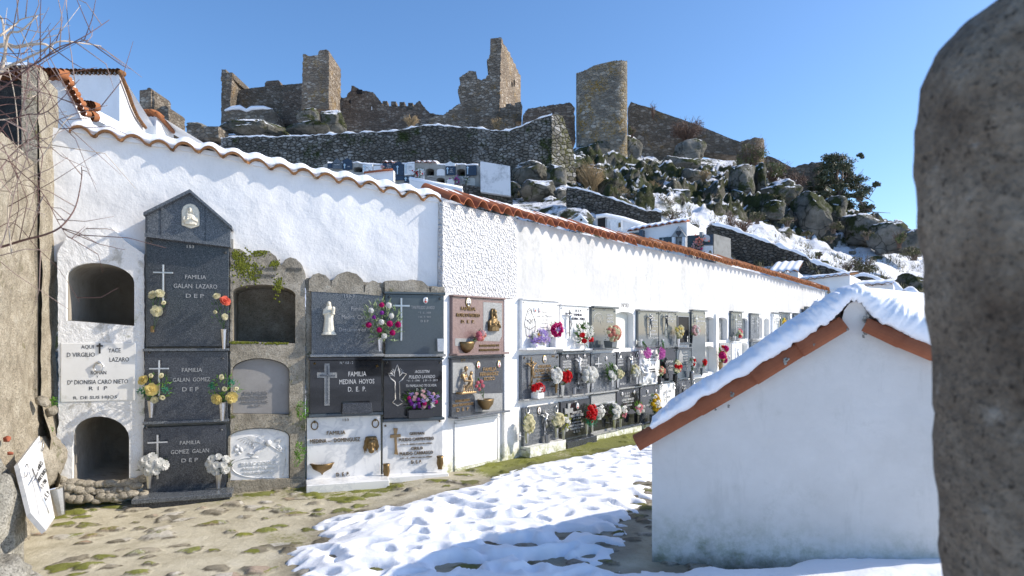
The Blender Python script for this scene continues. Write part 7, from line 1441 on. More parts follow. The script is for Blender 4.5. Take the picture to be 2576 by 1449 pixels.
def build_terraces():
    wall_px('terrace_wall', [(556,349),(584,346),(640,344),(705,345),(765,342),(822,339),(880,336),(940,333),(983,331),(1020,326),(1050,319),(1080,316),(1110,316),(1150,321),(1206,324),(1240,330),(1281,330),(1300,322),(1317,316),(1345,303),(1365,296),(1389,290)],
            [(556,470),(850,470),(1200,470),(1389,470)], 43, 42.5, 2.0, 'terrace', 'long dark stone terrace wall with a snowy top below the castle', seed=3, snow=.13, jag=1.6)
    wall_px('terrace_wall', [(1388,290),(1402,288),(1414,291),(1420,303),(1424,318),(1430,335),(1436,352),(1441,375),(1446,410),(1450,455),(1453,478)], [(1388,470),(1453,480)], 42.4, 43.5, 1.8, 'rubble_end', 'broken end of the terrace wall with exposed mossy stones', seed=4, jag=1.6, step=4)
    wall_px('stone_wall', [(1427,472),(1450,474),(1480,482),(1527,497),(1560,507),(1600,521),(1628,533),(1650,530),(1664,534)], [(1427,560),(1480,570),(1600,580),(1664,580)], 34.5, 33, .8, 'drystone', 'sloping dry stone wall with thin snow above the little tombs', seed=5, snow=.12)
    wall_px('stone_wall', [(1790,566),(1815,570),(1839,576),(1870,588),(1925,608),(1980,628),(2026,645),(2040,660),(2070,668),(2111,682),(2150,700)], [(1790,660),(1900,720),(2000,735),(2150,740)], 29.5, 27, .8, 'drystone', 'long dark dry stone wall edging the snowy slope above the right tombs', seed=6, snow=.22)
    wall_px('stone_wall', [(2150,696),(2170,694),(2193,698),(2215,708),(2240,718),(2259,728),(2300,740),(2345,754),(2420,770)], [(2150,760),(2260,800),(2420,800)], 27.5, 26, .7, 'drystone', 'low dry stone wall stepping down to the right pillar', seed=7, snow=.25)
    wall_px('stone_wall', [(1163,462),(1200,470),(1210,470),(1285,492),(1290,500)], [(1163,540),(1290,545)], 35, 35, .8, 'drystone', 'dark rubble base under the white block', seed=8)
    # upper row of niches
    S3 = Seg(*at(820, 0, 37.2)[:2], *at(1210, 0, 35.6)[:2]); q = lambda x: 780.2+x*.2107; w = lambda y: 373.1+y*.2107
    base = empty('niche_block', S3.mat(0, 0), 'distant row of burial niches, dark and white, below the terrace wall', 'burial niches')
    holes = [(1383,1480,240,325,1), (1752,1850,245,330,1), (1507,1607,350,430,1), (514,629,222,285,1), (1264,1366,236,325,0), (1507,1608,240,325,0), (1628,1722,360,438,0), (1866,1970,345,440,2), (1384,1490,345,430,3)]
    top = [(150,196),(205,178),(512,180),(560,176),(625,190),(760,200),(870,200),(995,190),(1130,188),(1250,178),(1255,168),(1508,168),(1512,200),(1545,196),(1580,200),(1620,204),(1740,206),(1745,198),(1855,200),(1862,208),(1995,205),(2010,214),(2028,214),(2028,455),(150,455)]
    b = MB(); b.prism(px_poly(S3, [(q(x), w(y)) for x, y in ragged(top, 2, 5, 18)]), 0, .6, [px_poly(S3, arch(S3, q(a), q(c_), w(t), w(bt), 4.5, 8)) for a, c_, t, bt, k in holes], .8); obj('niche_front', b, MAT['concrete'], base)
    for a, c_, t, bt, k in holes:
        b = MB(); y = .75 if k == 1 else .03; b.prism(px_poly(S3, arch(S3, q(a+2), q(c_-2), w(t+2), w(bt-1), 4.5, 8)), y, y+.02); obj('closing_panel', b, MAT[('plaster', 'dark_hole', 'niche_back', 'cement')[k]], base)
    snow_on('snow_cap', base, None, [(S3.s(q(x)), S3.z(q(x), w(y))) for x, y in top[:-2]], S3.s(q(205)), S3.s(q(2005)), .5, -.02, .6, .05, .09, 2, lambda s: .02+.4*max(0, noise.noise(Vector((s*.8, 0, 0)))), .06, .02)
    def sl(x0, x1, y0, y1, m, lb, rows=(), lm='letter_white', cr=None, ped=None):
        u0, u1, v0, v1 = q(x0), q(x1), w(y0), w(y1); s = Slab(S3, u0, u1, v0, v1, m, lb, .09, bevel=0)
        if cr: s.cross(q(cr), v0+2.5, v1-3, v0+6, 6, 'steel', .025, .03)
        if rows: s.lines([(t, q(x), w(y), ww*.2107, 2.6) for t, x, y, ww in rows], lm, .01)
        if ped:
            b = MB(); b.prism([s.loc(q(a), w(c_)) for a, c_ in ped[1]], -.12, 0); obj('pediment', b, MAT[ped[0]], s.root)
        return s
    sl(215, 268, 182, 240, 'granite_navy', 'small dark slab at the left start of the distant upper row'); sl(274, 388, 186, 250, 'granite_mid', 'grey slab with triangular snowy pediment in the distant upper row', (('FAMILIA', 330, 200, 60),), ped=('granite_mid', [(270, 184), (332, 118), (392, 184)]))
    sl(397, 508, 178, 260, 'granite_navy', 'navy slab with rounded top and oval relief in the distant upper row', (('FAMILIA', 470, 222, 30),), cr=424, ped=('granite_navy', [(396, 180), (400, 150), (425, 140), (452, 118), (480, 138), (505, 150), (510, 180)]))
    sl(634, 752, 196, 290, 'marble', 'white slab with silver cross, first white one of the distant upper row', (('FAMILIA', 690, 238, 30), ('LOZANO', 715, 266, 26)), 'letter_grey', cr=660); sl(762, 866, 214, 268, 'plaster', 'blank white panel in the distant upper row')
    sl(872, 990, 182, 262, 'granite_navy', 'navy slab with small portraits under a strip of tiles, distant row', (('D E P', 945, 195, 40), ('LAZARO', 950, 212, 50), ('MARTIN', 950, 232, 50))); sl(995, 1125, 200, 330, 'granite_navy', 'navy slab with gable top and tall crucifix, distant row', cr=1052, ped=('granite_navy', [(995, 198), (1005, 185), (1052, 166), (1085, 168), (1125, 200)]))
    sl(1131, 1252, 188, 323, 'marble', 'big white slab with crucifix and small letters, distant row', (('FAMILIA', 1200, 222, 40), ('ORTEGA LOPEZ', 1200, 240, 60), ('Y HIJOS', 1200, 268, 40)), 'letter_grey', cr=1152)
    sl(1620, 1740, 220, 325, 'granite_navy', 'dark slab with white curved pediment and two little vases, distant row', (('D E P', 1690, 250, 30), ('FAMILIA', 1690, 270, 34), ('BORJANDO', 1685, 290, 60)), cr=1648, ped=('marble', [(1620, 218), (1622, 186), (1650, 178), (1678, 160), (1706, 178), (1738, 186), (1740, 218)])); sl(1864, 1990, 210, 330, 'granite_navy', 'plain navy slab at the right end of the distant upper row', cr=1888)
    sl(1002, 1125, 335, 386, 'granite_navy', 'navy slab with small cross in the lower distant row', cr=1018); sl(1130, 1248, 337, 410, 'granite_navy', 'navy slab with cross and two text lines in the lower distant row', (('FAMILIA', 1200, 350, 40), ('LOPEZ', 1200, 366, 50)), cr=1150)
    sl(1254, 1371, 332, 424, 'marble', 'white slab with faint letters in the lower distant row', (('FAMILIA', 1310, 395, 60),), 'letter_grey', cr=1278); sl(1740, 1850, 336, 437, 'granite_pale', 'grey slab with cross between two pink bunches, lower distant row', cr=1762)
    # tiny flowers there
    for k, (x, y, c_, lb) in enumerate(((1275, 300, 'p_red', 'tiny red and pink bunch in the white arch of the distant row'), (1312, 298, 'p_white', 'tiny white and green bunch in the white arch of the distant row'), (1738, 370, 'p_orchid', 'tiny purple bunch left of the grey slab, distant row'), (1848, 374, 'p_white', 'tiny white bunch right of the grey slab, distant row'), (878, 236, 'p_palepink', 'tiny pale bunch left of the navy slab with portraits'))):
        c = S3.P(q(x), w(y), .2); root = empty('flower_bouquet', Matrix.Translation(c), lb, 'flowers'); r = random.Random(k+5); b = MB(); f = MB()
        for i in range(16): f.ell((r.gauss(0, .12), r.gauss(0, .05), r.gauss(0, .10)), .045, 6, 4); leaf_mb(b, Vector((r.gauss(0, .1), 0, r.gauss(-.05, .1))), Vector((r.gauss(0, 1), r.gauss(0, .4), r.gauss(0, 1))), .18, .07, r)
        obj('blooms', f, MAT[c_], root); obj('foliage', b, MAT['leaf'], root)
    # little tile strips over some of them
    for n_, (x0, x1, y) in enumerate(((876, 1002, 176), (1258, 1510, 174))):
        t = empty('tile_strip', S3.mat(0, 0), ('short strip of red roof tiles with snow over the navy slab with portraits', 'longer strip of red roof tiles with snow over two distant arches')[n_], 'roof tiles'); ln = [(S3.s(q(x0)), S3.z(q(x0), w(y))), (S3.s(q(x1)), S3.z(q(x1), w(y)))]
        tile_row('tiles', t, None, ln, ln[0][0], ln[1][0], .34, -.16, .8, .12, MAT['tile_red'], 5, .09); snow_on('snow_cap', t, None, ln, ln[0][0], ln[1][0], .34, -.12, .8, .12, .08, 4, lambda s: .05, .05, .06)
    PX = build_left.pxprism
    def white(name, pts, d, th, m, lb, **k): t = empty(name, Matrix.Identity(4), lb, 'building'); PX(pts, d, th, m, 'wall', t, **k); return t
    white('white_block', [(1208,407),(1212,406),(1283,418),(1285,493),(1209,482)], 34.6, 3, 'mildew', 'mildewed windowless white block beside the distant niches')
    t = white('white_wall', [(918,433),(986,427),(990,428),(990,455),(940,449),(918,444)], 30, .4, 'plaster', 'short white wall with red tile edge behind the coping'); b = MB(); b.tube([at(916, 434, 29.9), at(955, 429.5, 29.9), at(988, 426.5, 29.9)], .05, 6); obj('tile_edge', b, MAT['tile_red'], t)
    t = white('white_wall', [(1030,450),(1045,456),(1090,462),(1140,469),(1163,475),(1163,500),(1030,490)], 29, .6, 'mildew', 'flat topped whitewashed parapet behind the coping'); b = MB(); b.tube([at(1030, 449, 29.1), at(1090, 461, 29.1), at(1163, 474, 29.1)], .09, 6); obj('snow_cap', b, MAT['snow'], t)
    # little tomb with niche opening
    t = empty('small_tomb', Matrix.Identity(4), 'little white tomb with one open square niche on the middle terrace', 'tomb'); PX([(1501,546),(1525,543),(1527,585),(1501,585)], 31, 1.5, 'plaster_old', 'end_wall', t); PX([(1527,543),(1566,552),(1566,596),(1527,590)], 31.1, 1.4, 'plaster', 'front_wall', t); PX([(1566,551),(1615,566),(1632,572),(1632,600),(1566,600)], 31.2, 1.3, 'mildew', 'side_wall', t)
    PX([(1504,550),(1523,547),(1523,580),(1504,580)], 30.95, .05, 'dark_hole', 'opening', t); PX([(1535,556),(1563,552),(1564,590),(1536,586)], 31.02, .1, 'marble', 'plaque', t); PX([(1556,561),(1561,559),(1562,571),(1556,572)], 30.98, .05, 'bronze', 'relief', t)
    b = MB(); b.tube([at(1500, 544.5, 31), at(1525, 541.5, 31), at(1566, 549.5, 31.2), at(1632, 570, 31.3)], .10, 6); obj('snow_cap', b, MAT['snow'], t)
    t = empty('small_tomb', Matrix.Identity(4), 'tiny snow covered gable with a round vent above the coping', 'tomb'); PX([(1444,556),(1462,543),(1476,561),(1476,575),(1444,570)], 30, 1.5, 'mildew', 'gable', t); b = MB(); b.lathe([(.001, 0), (.055, 0)], 12, Matrix.Translation(at(1462, 553, 29.97)) @ Matrix.Rotation(math.pi/2, 4, 'X')); obj('vent', b, MAT['dark_hole'], t, fix=True); b = MB(); b.tube([at(1441, 556, 30), at(1461, 541.5, 30), at(1478, 560, 30)], .06, 6); obj('snow_cap', b, MAT['snow'], t)
    white('tile_wall', [(1520,577),(1560,579),(1577,584),(1577,600),(1520,592)], 29, .5, 'plaster', 'short tiled white wall below the little open tomb')
    # family vaults on the right terrace
    SV = Seg(*at(1580, 0, 27.4)[:2], *at(1728, 0, 26.2)[:2]); v = empty('family_vault', SV.mat(0, 0), 'white tile roofed vault with dark glass panels and a grey temple front', 'vault')
    ln = [(1580,584),(1626,574),(1664,569),(1700,562),(1728,558)]
    b = MB(); b.prism(px_poly(SV, [(1580,660),(1728,680)]+list(reversed(ln))), 0, 2.5); obj('front_wall', b, MAT['plaster'], v)
    tile_row('roof_tiles', v, None, sz(SV, ln), SV.s(1580), SV.s(1728), .28, -.15, .8, .15, MAT['tile_red'], 6, .07); snow_on('snow_cap', v, None, sz(SV, ln), SV.s(1580), SV.s(1728), .28, -.08, .9, .2, .10, 5, lambda s: .03, .05, .06)
    PX([(1728,558),(1790,559),(1790,640),(1728,640)], 26.3, 2.2, 'plaster', 'side_wall', v, .55); b = MB(); b.tube([at(1728, 557, 26.2), at(1792, 558, 28.2)], .10, 6); obj('snow_ridge', b, MAT['snow'], v)
    def vs_(u0, u1, v0, v1, m, lb, **k): return Slab(SV, u0, u1, v0, v1, m, lb, .06, bevel=0, **k)
    a = vs_(1584, 1622, 585, 606, 'black', 'dark glass panel at the left of the vault'); b = MB(); b.box(a.w*.78, a.w, -.3, 0, 0, a.h+.05); obj('pillar', b, MAT['granite_navy'], a.root)
    vs_(1628, 1647, 603, 612, 'black', 'small low dark window in the vault wall'); s = vs_(1659, 1692, 597, 622, 'glass_dark', 'dark reflective panel with a cross left of the temple front'); s.cross(1669, 600, 614, 604, 5, 'steel_dark', .02, .02)
    s = vs_(1695, 1727, 598, 634, 'granite_pale', 'small grey temple front with a heart in its pediment'); b = MB(); b.prism([s.loc(1692, 597), s.loc(1711, 570), s.loc(1730, 598)], -.22, 0); obj('pediment', b, MAT['granite_pale'], s.root)
    b = MB()
    for k in (1698, 1724): x, z = s.loc(k, 634); b.lathe([(.09, 0), (.08, s.h)], 12, Matrix.Translation((x, -.16, z)))
    obj('columns', b, MAT['marble'], s.root); b = MB(); x, z = s.loc(1711, 588); b.ell((x-.05, -.23, z+.02), (.07, .02, .07), 8, 5); b.ell((x+.05, -.23, z+.02), (.07, .02, .07), 8, 5); b.prism([(x-.115, z), (x+.115, z), (x, z-.15)], -.24, -.22); obj('heart', b, MAT['iron'], s.root)
    s.cross(1712, 606, 624, 611, 5, 'iron', .02, .01); s.lines([('FAMILIA LAZARO FLORES', 1711, 595, 26, 2)], 'iron', .01)
    SW = Seg(*at(1728, 0, 25.6)[:2], *at(1796, 0, 25.2)[:2])
    s = Slab(SW, 1729, 1760, 592, 632, 'glass_dark', 'dark glass front with pink flowers between vault and concrete block', .05, bevel=0); b = MB(); b.box(s.w, s.w+.12, -.12, .1, 0, s.h+.1); obj('post', b, MAT['granite_pale'], s.root)
    s = Slab(SW, 1762, 1794, 591, 617, 'granite_navy', 'navy slab with a round white emblem beside the concrete block', .05, bevel=0); x, z = s.loc(1778, 600); b = MB(); b.lathe([(.001, 0), (.13, 0)], 14, Matrix.Translation((x, -.056, z)) @ Matrix.Rotation(math.pi/2, 4, 'X')); obj('emblem', b, MAT['letter_white'], s.root, fix=True)
    s = Slab(SW, 1762, 1794, 619, 650, 'marble', 'white slab with an arched figure under the navy slab', .05, bevel=0); x, z = s.loc(1787, 640); b = MB(); b.ell((x, -.06, z), (.06, .03, .15), 8, 6); obj('figure', b, MAT['bronze_pale'], s.root)
    c = empty('concrete_block', Matrix.Identity(4), 'grey concrete side block right of the navy slab', 'building'); PX([(1796,588),(1838,600),(1840,680),(1796,680)], 25.2, 1.5, 'concrete', 'wall', c, .6)
    for k, (u, vv, cc, lb) in enumerate(((1748,617,'p_palepink','mixed pale flowers before the dark glass front'),(1763,607,'p_salmon','small bunch between glass front and navy slab'),(1752,637,'p_magenta','magenta flowers behind the iron railing'))):
        cpt = SW.P(u, vv, .25); root = empty('flower_bouquet', Matrix.Translation(cpt), lb, 'flowers'); r = random.Random(k+50); b = MB(); f = MB()
        for i in range(26): f.ell((r.gauss(0, .14), r.gauss(0, .05), r.gauss(0, .09)), .035, 6, 4); leaf_mb(b, Vector((r.gauss(0, .14), 0, r.gauss(-.05, .1))), Vector((r.gauss(0, 1), r.gauss(0, .4), r.gauss(0, 1))), .12, .05, r)
        obj('blooms', f, MAT[cc], root); obj('foliage', b, MAT['leaf_dark'], root)
    rl = empty('railing', Matrix.Identity(4), 'thin dark iron railing in front of the vaults', 'railing'); b = MB()
    for k in range(18):
        u = 1736+k*3.8; p = SW.P(u, 627+k*.9, .9); b.tube([p, p-Vector((0, 0, .9))], .018, 4)
    b.tube([SW.P(1734, 627, .9), SW.P(1802, 643, .9)], .022, 4); obj('bars', b, MAT['iron'], rl)
    # vaults beyond the end of the wall
    for n_, (d0, d1, u0, u1, lft, rgt, ub, vtopL, vtopR, lb) in enumerate(((23.5, 22.6, 2013, 2138, 706, 692, 2151, 690, 684, 'white vault with snowy tile roof and columns of names just past the wall end'), (23.2, 22.6, 2150, 2247, 720, 714, 2258, 706, 703, 'second white vault with snowy tile roof, further right'), (22.4, 21.9, 2262, 2360, 772, 788, 2372, 770, 784, 'low snowy tile roof half hidden behind the pillar'))):
        SX = Seg(*at(u0, 0, d0)[:2], *at(u1, 0, d1)[:2]); v = empty('family_vault', SX.mat(0, 0), lb, 'vault'); ln = [(u0, lft), (u1, rgt)]
        b = MB(); b.prism(px_poly(SX, [(u0, 960), (u1, 960), (u1, rgt), (u0, lft)]), 0, 2.6); obj('front_wall', b, MAT['plaster'], v)
        PX([(u1, rgt+1), (ub, vtopR-4 if n_ < 2 else rgt), (ub, 960), (u1, 960)], d1, 2.4, 'plaster', 'side_wall', v, .9)
        tile_row('roof_tiles', v, None, sz(SX, ln), SX.s(u0), SX.s(u1), .27, -.16, 2.6, .25, MAT['tile_old'], 6+n_, .06); snow_on('snow_cap', v, None, sz(SX, ln), SX.s(u0), SX.s(u1), .27, -.10, 2.6, .25, .10, 5, lambda s: .03, .04, .012)
        if n_ == 0:
            for (a_, c_, t_, bt, rows, lb2) in ((2050, 2074, 726, 775, (('MIGUEL', 2066, 739, 7, 3), ('GALAN MARTOS', 2065, 744, 15, 3), ('MARGARITA', 2066, 750, 12, 3), ('GOMEZ LOZANO', 2066, 755, 15, 3), ('D E P', 2066, 761, 8, 3)), 'white slab with two names, upper left one of the far vault'), (2050, 2074, 777, 825, (('EDUARDO', 2066, 784, 9, 3), ('SENSO FLORES', 2065, 789, 15, 3), ('MARIA ROSA', 2066, 797, 12, 3), ('D E P', 2066, 804, 8, 3)), 'white slab with two names, lower left one of the far vault'), (2077, 2112, 727, 775, (), 'white slab with a gilt cross on the far vault')):
                s = Slab(SX, a_, c_, t_, bt, 'marble', lb2, .04, bevel=0); 
                if rows: s.lines(rows, 'letter_black', .003); s.rings([(c_-2, t_+3)], 'iron', .06)
                else: s.cross(2085, 730, 750, 735, 7, 'bronze_pale', .02, .03)
            b = MB(); b.prism([(SX.s(2050), SX.z(2050, 726)), (SX.s(2074), SX.z(2074, 724)), (SX.s(2074), SX.z(2074, 715)), (SX.s(2062), SX.z(2062, 709)), (SX.s(2050), SX.z(2050, 716))], -.03, 0); obj('pediment', b, MAT['marble'], v)
        if n_ == 1:
            s = Slab(SX, 2200, 2222, 736, 775, 'granite_dark', 'dark slab half hidden by the snowy hut ridge', .04, bevel=0); s = Slab(SX, 2224, 2246, 728, 780, 'marble', 'white slab with faint letters and a small bunch on the second far vault', .04, bevel=0); s.lines([('FRANCISCA LOZANO', 2237, 743, 16, 2.5), ('D E P', 2238, 752, 7, 2.5)], 'letter_grey', .003)
    SX = Seg(*at(1936, 0, 25)[:2], *at(2013, 0, 24.5)[:2]); v = empty('family_vault', SX.mat(0, 0), 'small round cornered white vault with snowy roof left of the names vault', 'vault'); b = MB(); b.prism(px_poly(SX, [(1936, 760), (2008, 760), (2008, 684), (1936, 689)]), 0, 2); obj('front_wall', b, MAT['plaster'], v); ln = [(1936, 689), (2010, 684)]
    tile_row('roof_tiles', v, None, sz(SX, ln), SX.s(1936), SX.s(2010), .27, -.16, 2, .5, MAT['tile_old'], 9, .06); snow_on('snow_cap', v, None, sz(SX, ln), SX.s(1936), SX.s(2010), .27, -.1, 2, .5, .10, 5, lambda s: .03, .04, .05)

# ------------------------------------------------------------------ castle
def build_castle():
    PX = build_left.pxprism
    a = lambda x, y: (508.8+x*.3277, 67.8+y*.3277); c = lambda x, y: (1051.6+x*.3277, 67.8+y*.3277); e = lambda x, y: (1390.8+x*.2809, 101.8+y*.2809); g = lambda x, y: (1763.9+x*.3277, 305.3+y*.3277)
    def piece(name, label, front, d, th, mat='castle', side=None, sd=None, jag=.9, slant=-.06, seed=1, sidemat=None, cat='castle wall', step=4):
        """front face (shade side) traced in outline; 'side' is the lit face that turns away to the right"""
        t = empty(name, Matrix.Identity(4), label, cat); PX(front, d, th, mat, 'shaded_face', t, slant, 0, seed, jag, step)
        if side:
            f = [at(u, v, dd) for (u, v), dd in side]; k = len(f); b = MB(); back = [p+Vector((-1.2, .3, 0)) for p in f]; b.add(f+back, [tuple(range(k)), tuple(reversed(range(k, 2*k)))]+[(i, (i+1) % k, (i+1) % k+k, i+k) for i in range(k)]); obj('sunlit_face', b, MAT[sidemat or 'castle_lit'], t, fix=True)
        return t
    A = [a(*p) for p in ((148,325),(180,325),(185,351),(232,349),(238,372),(240,400),(222,402),(218,470),(215,560),(213,770),(143,775),(146,600),(150,420),(143,415),(146,360))]
    piece('castle_tower', 'slender left corner tower of the castle with a broken parapet', A, 76, 5, side=[(a(232,349), 75.8), (a(243,385), 76.2), (a(270,420), 77.5), (a(300,450), 79), (a(327,478), 80.5), (a(327,520), 80.5), (a(260,520), 77.5), (a(217,560), 75.8)], seed=2, cat='tower')
    piece('castle_wall', 'long left curtain wall of the castle between corner tower and square tower', [a(*p) for p in ((213,540),(235,512),(265,490),(330,475),(480,456),(600,446),(765,432),(765,740),(600,742),(213,775))], 78, 3, seed=3, jag=.5)
    piece('castle_wall', 'brown projecting wall section just left of the square tower', [a(*p) for p in ((618,500),(700,492),(766,478),(766,745),(610,740))], 76.5, 3, 'castle_brown', seed=4, jag=.4)
    t = piece('bastion', 'rounded low bastion with snow on top at the left of the castle', [a(*p) for p in ((172,642),(230,620),(290,616),(340,640),(380,622),(470,618),(540,632),(560,660),(575,780),(146,790),(150,700))], 74, 3, seed=5, jag=.6, cat='bastion')
    b = MB(); pts = [a(*p) for p in ((172,642),(230,622),(290,618),(340,642),(380,624),(470,620),(540,634))]; b.tube([at(u, v, 73.8) for u, v in pts], [.1, .22, .28, .2, .25, .22, .1], 6); obj('snow_cap', b, MAT['snow'], t)
    t = empty('chimney', Matrix.Identity(4), 'small brick chimney block above the left castle wall', 'chimney'); PX([a(*p) for p in ((480,432),(494,415),(586,408),(602,436),(602,452),(480,462))], 82, 2, 'castle_brown', 'stack', t)
    T = [a(*p) for p in ((773,207),(792,208),(812,221),(840,222),(888,215),(893,190),(905,178),(950,172),(972,184),(972,400),(970,626),(870,632),(762,628),(768,400))]
    piece('castle_tower', 'tall square castle tower with ragged top, second from the left', T, 72, 5, 'castle_lit', side=[(a(971,183), 71.8), (a(979,200), 72.5), (a(981,236), 72.6), (a(990,240), 74), (a(989,330), 74), (a(988,470), 74), (a(980,560), 73), (a(974,627), 72)], seed=6, cat='tower', jag=1.0)
    D = [a(*p) for p in ((974,462),(990,485),(1035,522),(1085,546),(1108,538),(1122,505),(1140,492),(1146,450),(1185,466),(1232,490),(1310,500),(1350,545),(1372,578),(1385,602),(1620,640),(1625,598),(1665,565),(1692,600),(1745,660),(1863,682),(1900,690),(1900,800),(1600,800),(1130,812),(974,700))]
    t = piece('castle_wall', 'ruined castle wall with a jagged gable and arrow slits between the towers', D, 77, 3, 'castle_brown', seed=7, jag=1.3)
    for (x0, x1, y0, y1) in ((1187,1228,478,512),(1127,1136,556,582),(1298,1303,610,636)): PX([a(x0,y0),a(x1,y0+3),a(x1,y1),a(x0,y1)], 76.6, .5, 'dark_hole' if x0 > 1180 and x0 < 1200 else 'white_paint' if x0 == 1298 else 'dark_hole', 'window_slit', t)
    PXm = [a(1372,620), a(1380,605)]
    for (x0, x1, y0) in ((1384,1419,568),(1449,1487,571),(1514,1552,575),(1580,1616,582)): PXm += [a(x0, 607), a(x0, y0+1), a(x1, y0), a(x1, 608)]
    PXm += [a(1640,610), a(1640,680), a(1372,680)]
    piece('castle_wall', 'battlemented stretch of castle wall with four merlons', PXm, 79, 1.2, seed=8, jag=.25)
    Kp = [c(*p) for p in ((80,700),(150,685),(205,668),(270,620),(330,582),(322,540),(305,500),(305,478),(326,440),(320,385),(350,365),(385,340),(445,340),(452,372),(450,398),(482,406),(520,395),(528,372),(545,368),(540,300),(530,252),(545,240),(548,215),(575,195),(608,186),(612,150),(604,130),(598,105),(612,100),(615,85),(640,80),(634,300),(624,700),(624,790),(90,790))]
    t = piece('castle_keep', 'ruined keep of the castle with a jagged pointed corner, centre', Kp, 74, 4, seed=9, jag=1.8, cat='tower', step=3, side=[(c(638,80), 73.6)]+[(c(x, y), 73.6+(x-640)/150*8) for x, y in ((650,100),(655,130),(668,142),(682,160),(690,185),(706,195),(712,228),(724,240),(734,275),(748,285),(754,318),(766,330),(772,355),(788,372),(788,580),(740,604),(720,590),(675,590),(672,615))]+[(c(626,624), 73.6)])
    PX([c(733,410),c(744,405),c(743,440),c(734,446)], 77.6, .6, 'dark_hole', 'window_slit', t)
    piece('castle_wall', 'low battlemented annex against the sunlit side of the keep', [c(*p) for p in ((625,622),(655,618),(672,614),(674,592),(712,585),(720,604),(742,602),(744,584),(790,573),(800,604),(796,660),(794,725),(625,705))], 72.5, 2, seed=10, jag=.8)
    piece('castle_wall', 'low boxy stone outwork with a sunlit corner below the keep', [c(*p) for p in ((474,692),(600,700),(728,706),(728,800),(474,780))], 70, 2, seed=11, jag=.4, side=[(c(728,706), 69.8), (c(742,712), 70.5), (c(762,800), 71.2), (c(728,802), 69.8)])
    piece('castle_wall', 'broken wall fragment between the keep and the round tower', [c(*p) for p in ((803,700),(806,676),(845,626),(990,605),(1100,590),(1160,578),(1180,590),(1205,622),(1196,660),(1206,690),(1210,880),(803,800))], 70, 3, 'castle_brown', seed=12, jag=1.4)
    # round tower, front flattened and turned left to keep it in shade
    t = empty('round_tower', Matrix.Identity(4), 'massive round castle tower with sloping broken top and orange lichen', 'tower'); b = MB(); d = 62; ul, ur = 1452, 1590
    R = (ur-ul)/2/F*d; cx = ((ul+ur)/2-U0)/F*d; cy = d+R*.9; n = 56; top = [(1452,184),(1470,178),(1490,168),(1510,160),(1535,154),(1565,152),(1582,155),(1590,164)]
    vs = []; mz = 40
    for j in range(mz+1):
        for i in range(n):
            th = 2*math.pi*i/n; q_ = lambda w_: math.copysign(abs(w_)**.5, w_); fl_ = 1+.16*max(0, 1-j/7.)**2; x0_ = -R*q_(math.cos(th))*fl_*.95; y0_ = -R*q_(math.sin(th))*fl_*.9; x = cx+x0_*.985+y0_*.17*.6; y = cy-x0_*.17+y0_*.985; u = U0+F*x/y; z1 = EYE+(VH-lin(top, u))/F*y*(1.0)+.18*noise.noise(Vector((i*.9, 0, 0))); z0 = EYE+(VH-420)/F*d; vs.append((x, y, z0+(z1-z0)*j/mz))
    b.add(vs, [(j*n+i, j*n+(i+1) % n, (j+1)*n+(i+1) % n, (j+1)*n+i) for j in range(mz) for i in range(n)]); obj('masonry', b, MAT['castle_lichen'], t, fix=True)
    H = [e(*p) for p in ((700,548),(760,572),(860,598),(960,640),(1066,676),(1200,722),(1330,772),(1450,818),(1560,866),(1690,912),(1700,1030),(1600,1030),(1330,990),(1000,1130),(700,1100))]
    piece('castle_wall', 'long sloping castle wall running down right from the round tower', H, 68, 2, seed=14, jag=.5, slant=-.12)
    for lb, ul, ur, vt, vb, d, jg in (('small round turret at the lower end of the long castle wall', 1866, 1933, 346, 400, 62, 2), ('low round bastion half hidden behind the oak', 2004, 2096, 408, 480, 60, 1.5)):
        t = empty('round_tower', Matrix.Identity(4), lb, 'tower'); R = (ur-ul)/2/F*d; cx = ((ul+ur)/2-U0)/F*d; cy = d+R; n = 36; vs = []; b = MB()
        for j in range(13):
            for i in range(n):
                th = 2*math.pi*i/n; x = cx-R*math.cos(th); y = cy-R*math.sin(th); z1 = EYE+(VH-vt-6*max(0, (cx-x)/R))/F*d+jg*.09*noise.noise(Vector((i*.8, d, 0))); z0 = EYE+(VH-vb-25)/F*d; vs.append((x, y, z0+(z1-z0)*j/12))
        b.add(vs, [(j*n+i, j*n+(i+1) % n, (j+1)*n+(i+1) % n, (j+1)*n+i) for j in range(12) for i in range(n)]); obj('masonry', b, MAT['castle'], t, fix=True)
    piece('castle_wall', 'low wall falling away right of the small turret', [(1930,392),(1950,398),(1975,412),(2004,428),(2010,450),(1930,430)], 64, 1.5, seed=15, jag=.5)
    piece('ruined_wall', 'lone ruined stone stump on the far left skyline', [(352,316),(354,290),(362,255),(368,230),(370,222),(376,220),(382,224),(386,230),(389,262),(387,275),(392,278),(405,268),(418,266),(424,272),(424,325),(352,330)], 60, 3, 'castle', seed=16, jag=1.0, side=[((380,224), 59.8), ((386,228), 60), ((388,260), 60.2), ((380,270), 59.8)], cat='ruin')
    piece('stone_wall', 'low stone hut wall on the terrace left of the castle', [a(*p) for p in ((-120,776),(-118,764),(122,762),(126,850),(-120,850))], 56, 2, seed=17, jag=.4, side=[(a(122,762), 55.9), (a(148,775), 57), (a(148,848), 57), (a(124,850), 55.9)], cat='stone wall')
    piece('stone_wall', 'rounded snow dusted stone mound left of the castle', [a(*p) for p in ((-130,768),(-110,750),(-70,745),(-40,742),(-15,746),(2,768))], 58, 2, seed=18, jag=.3, cat='stone wall')

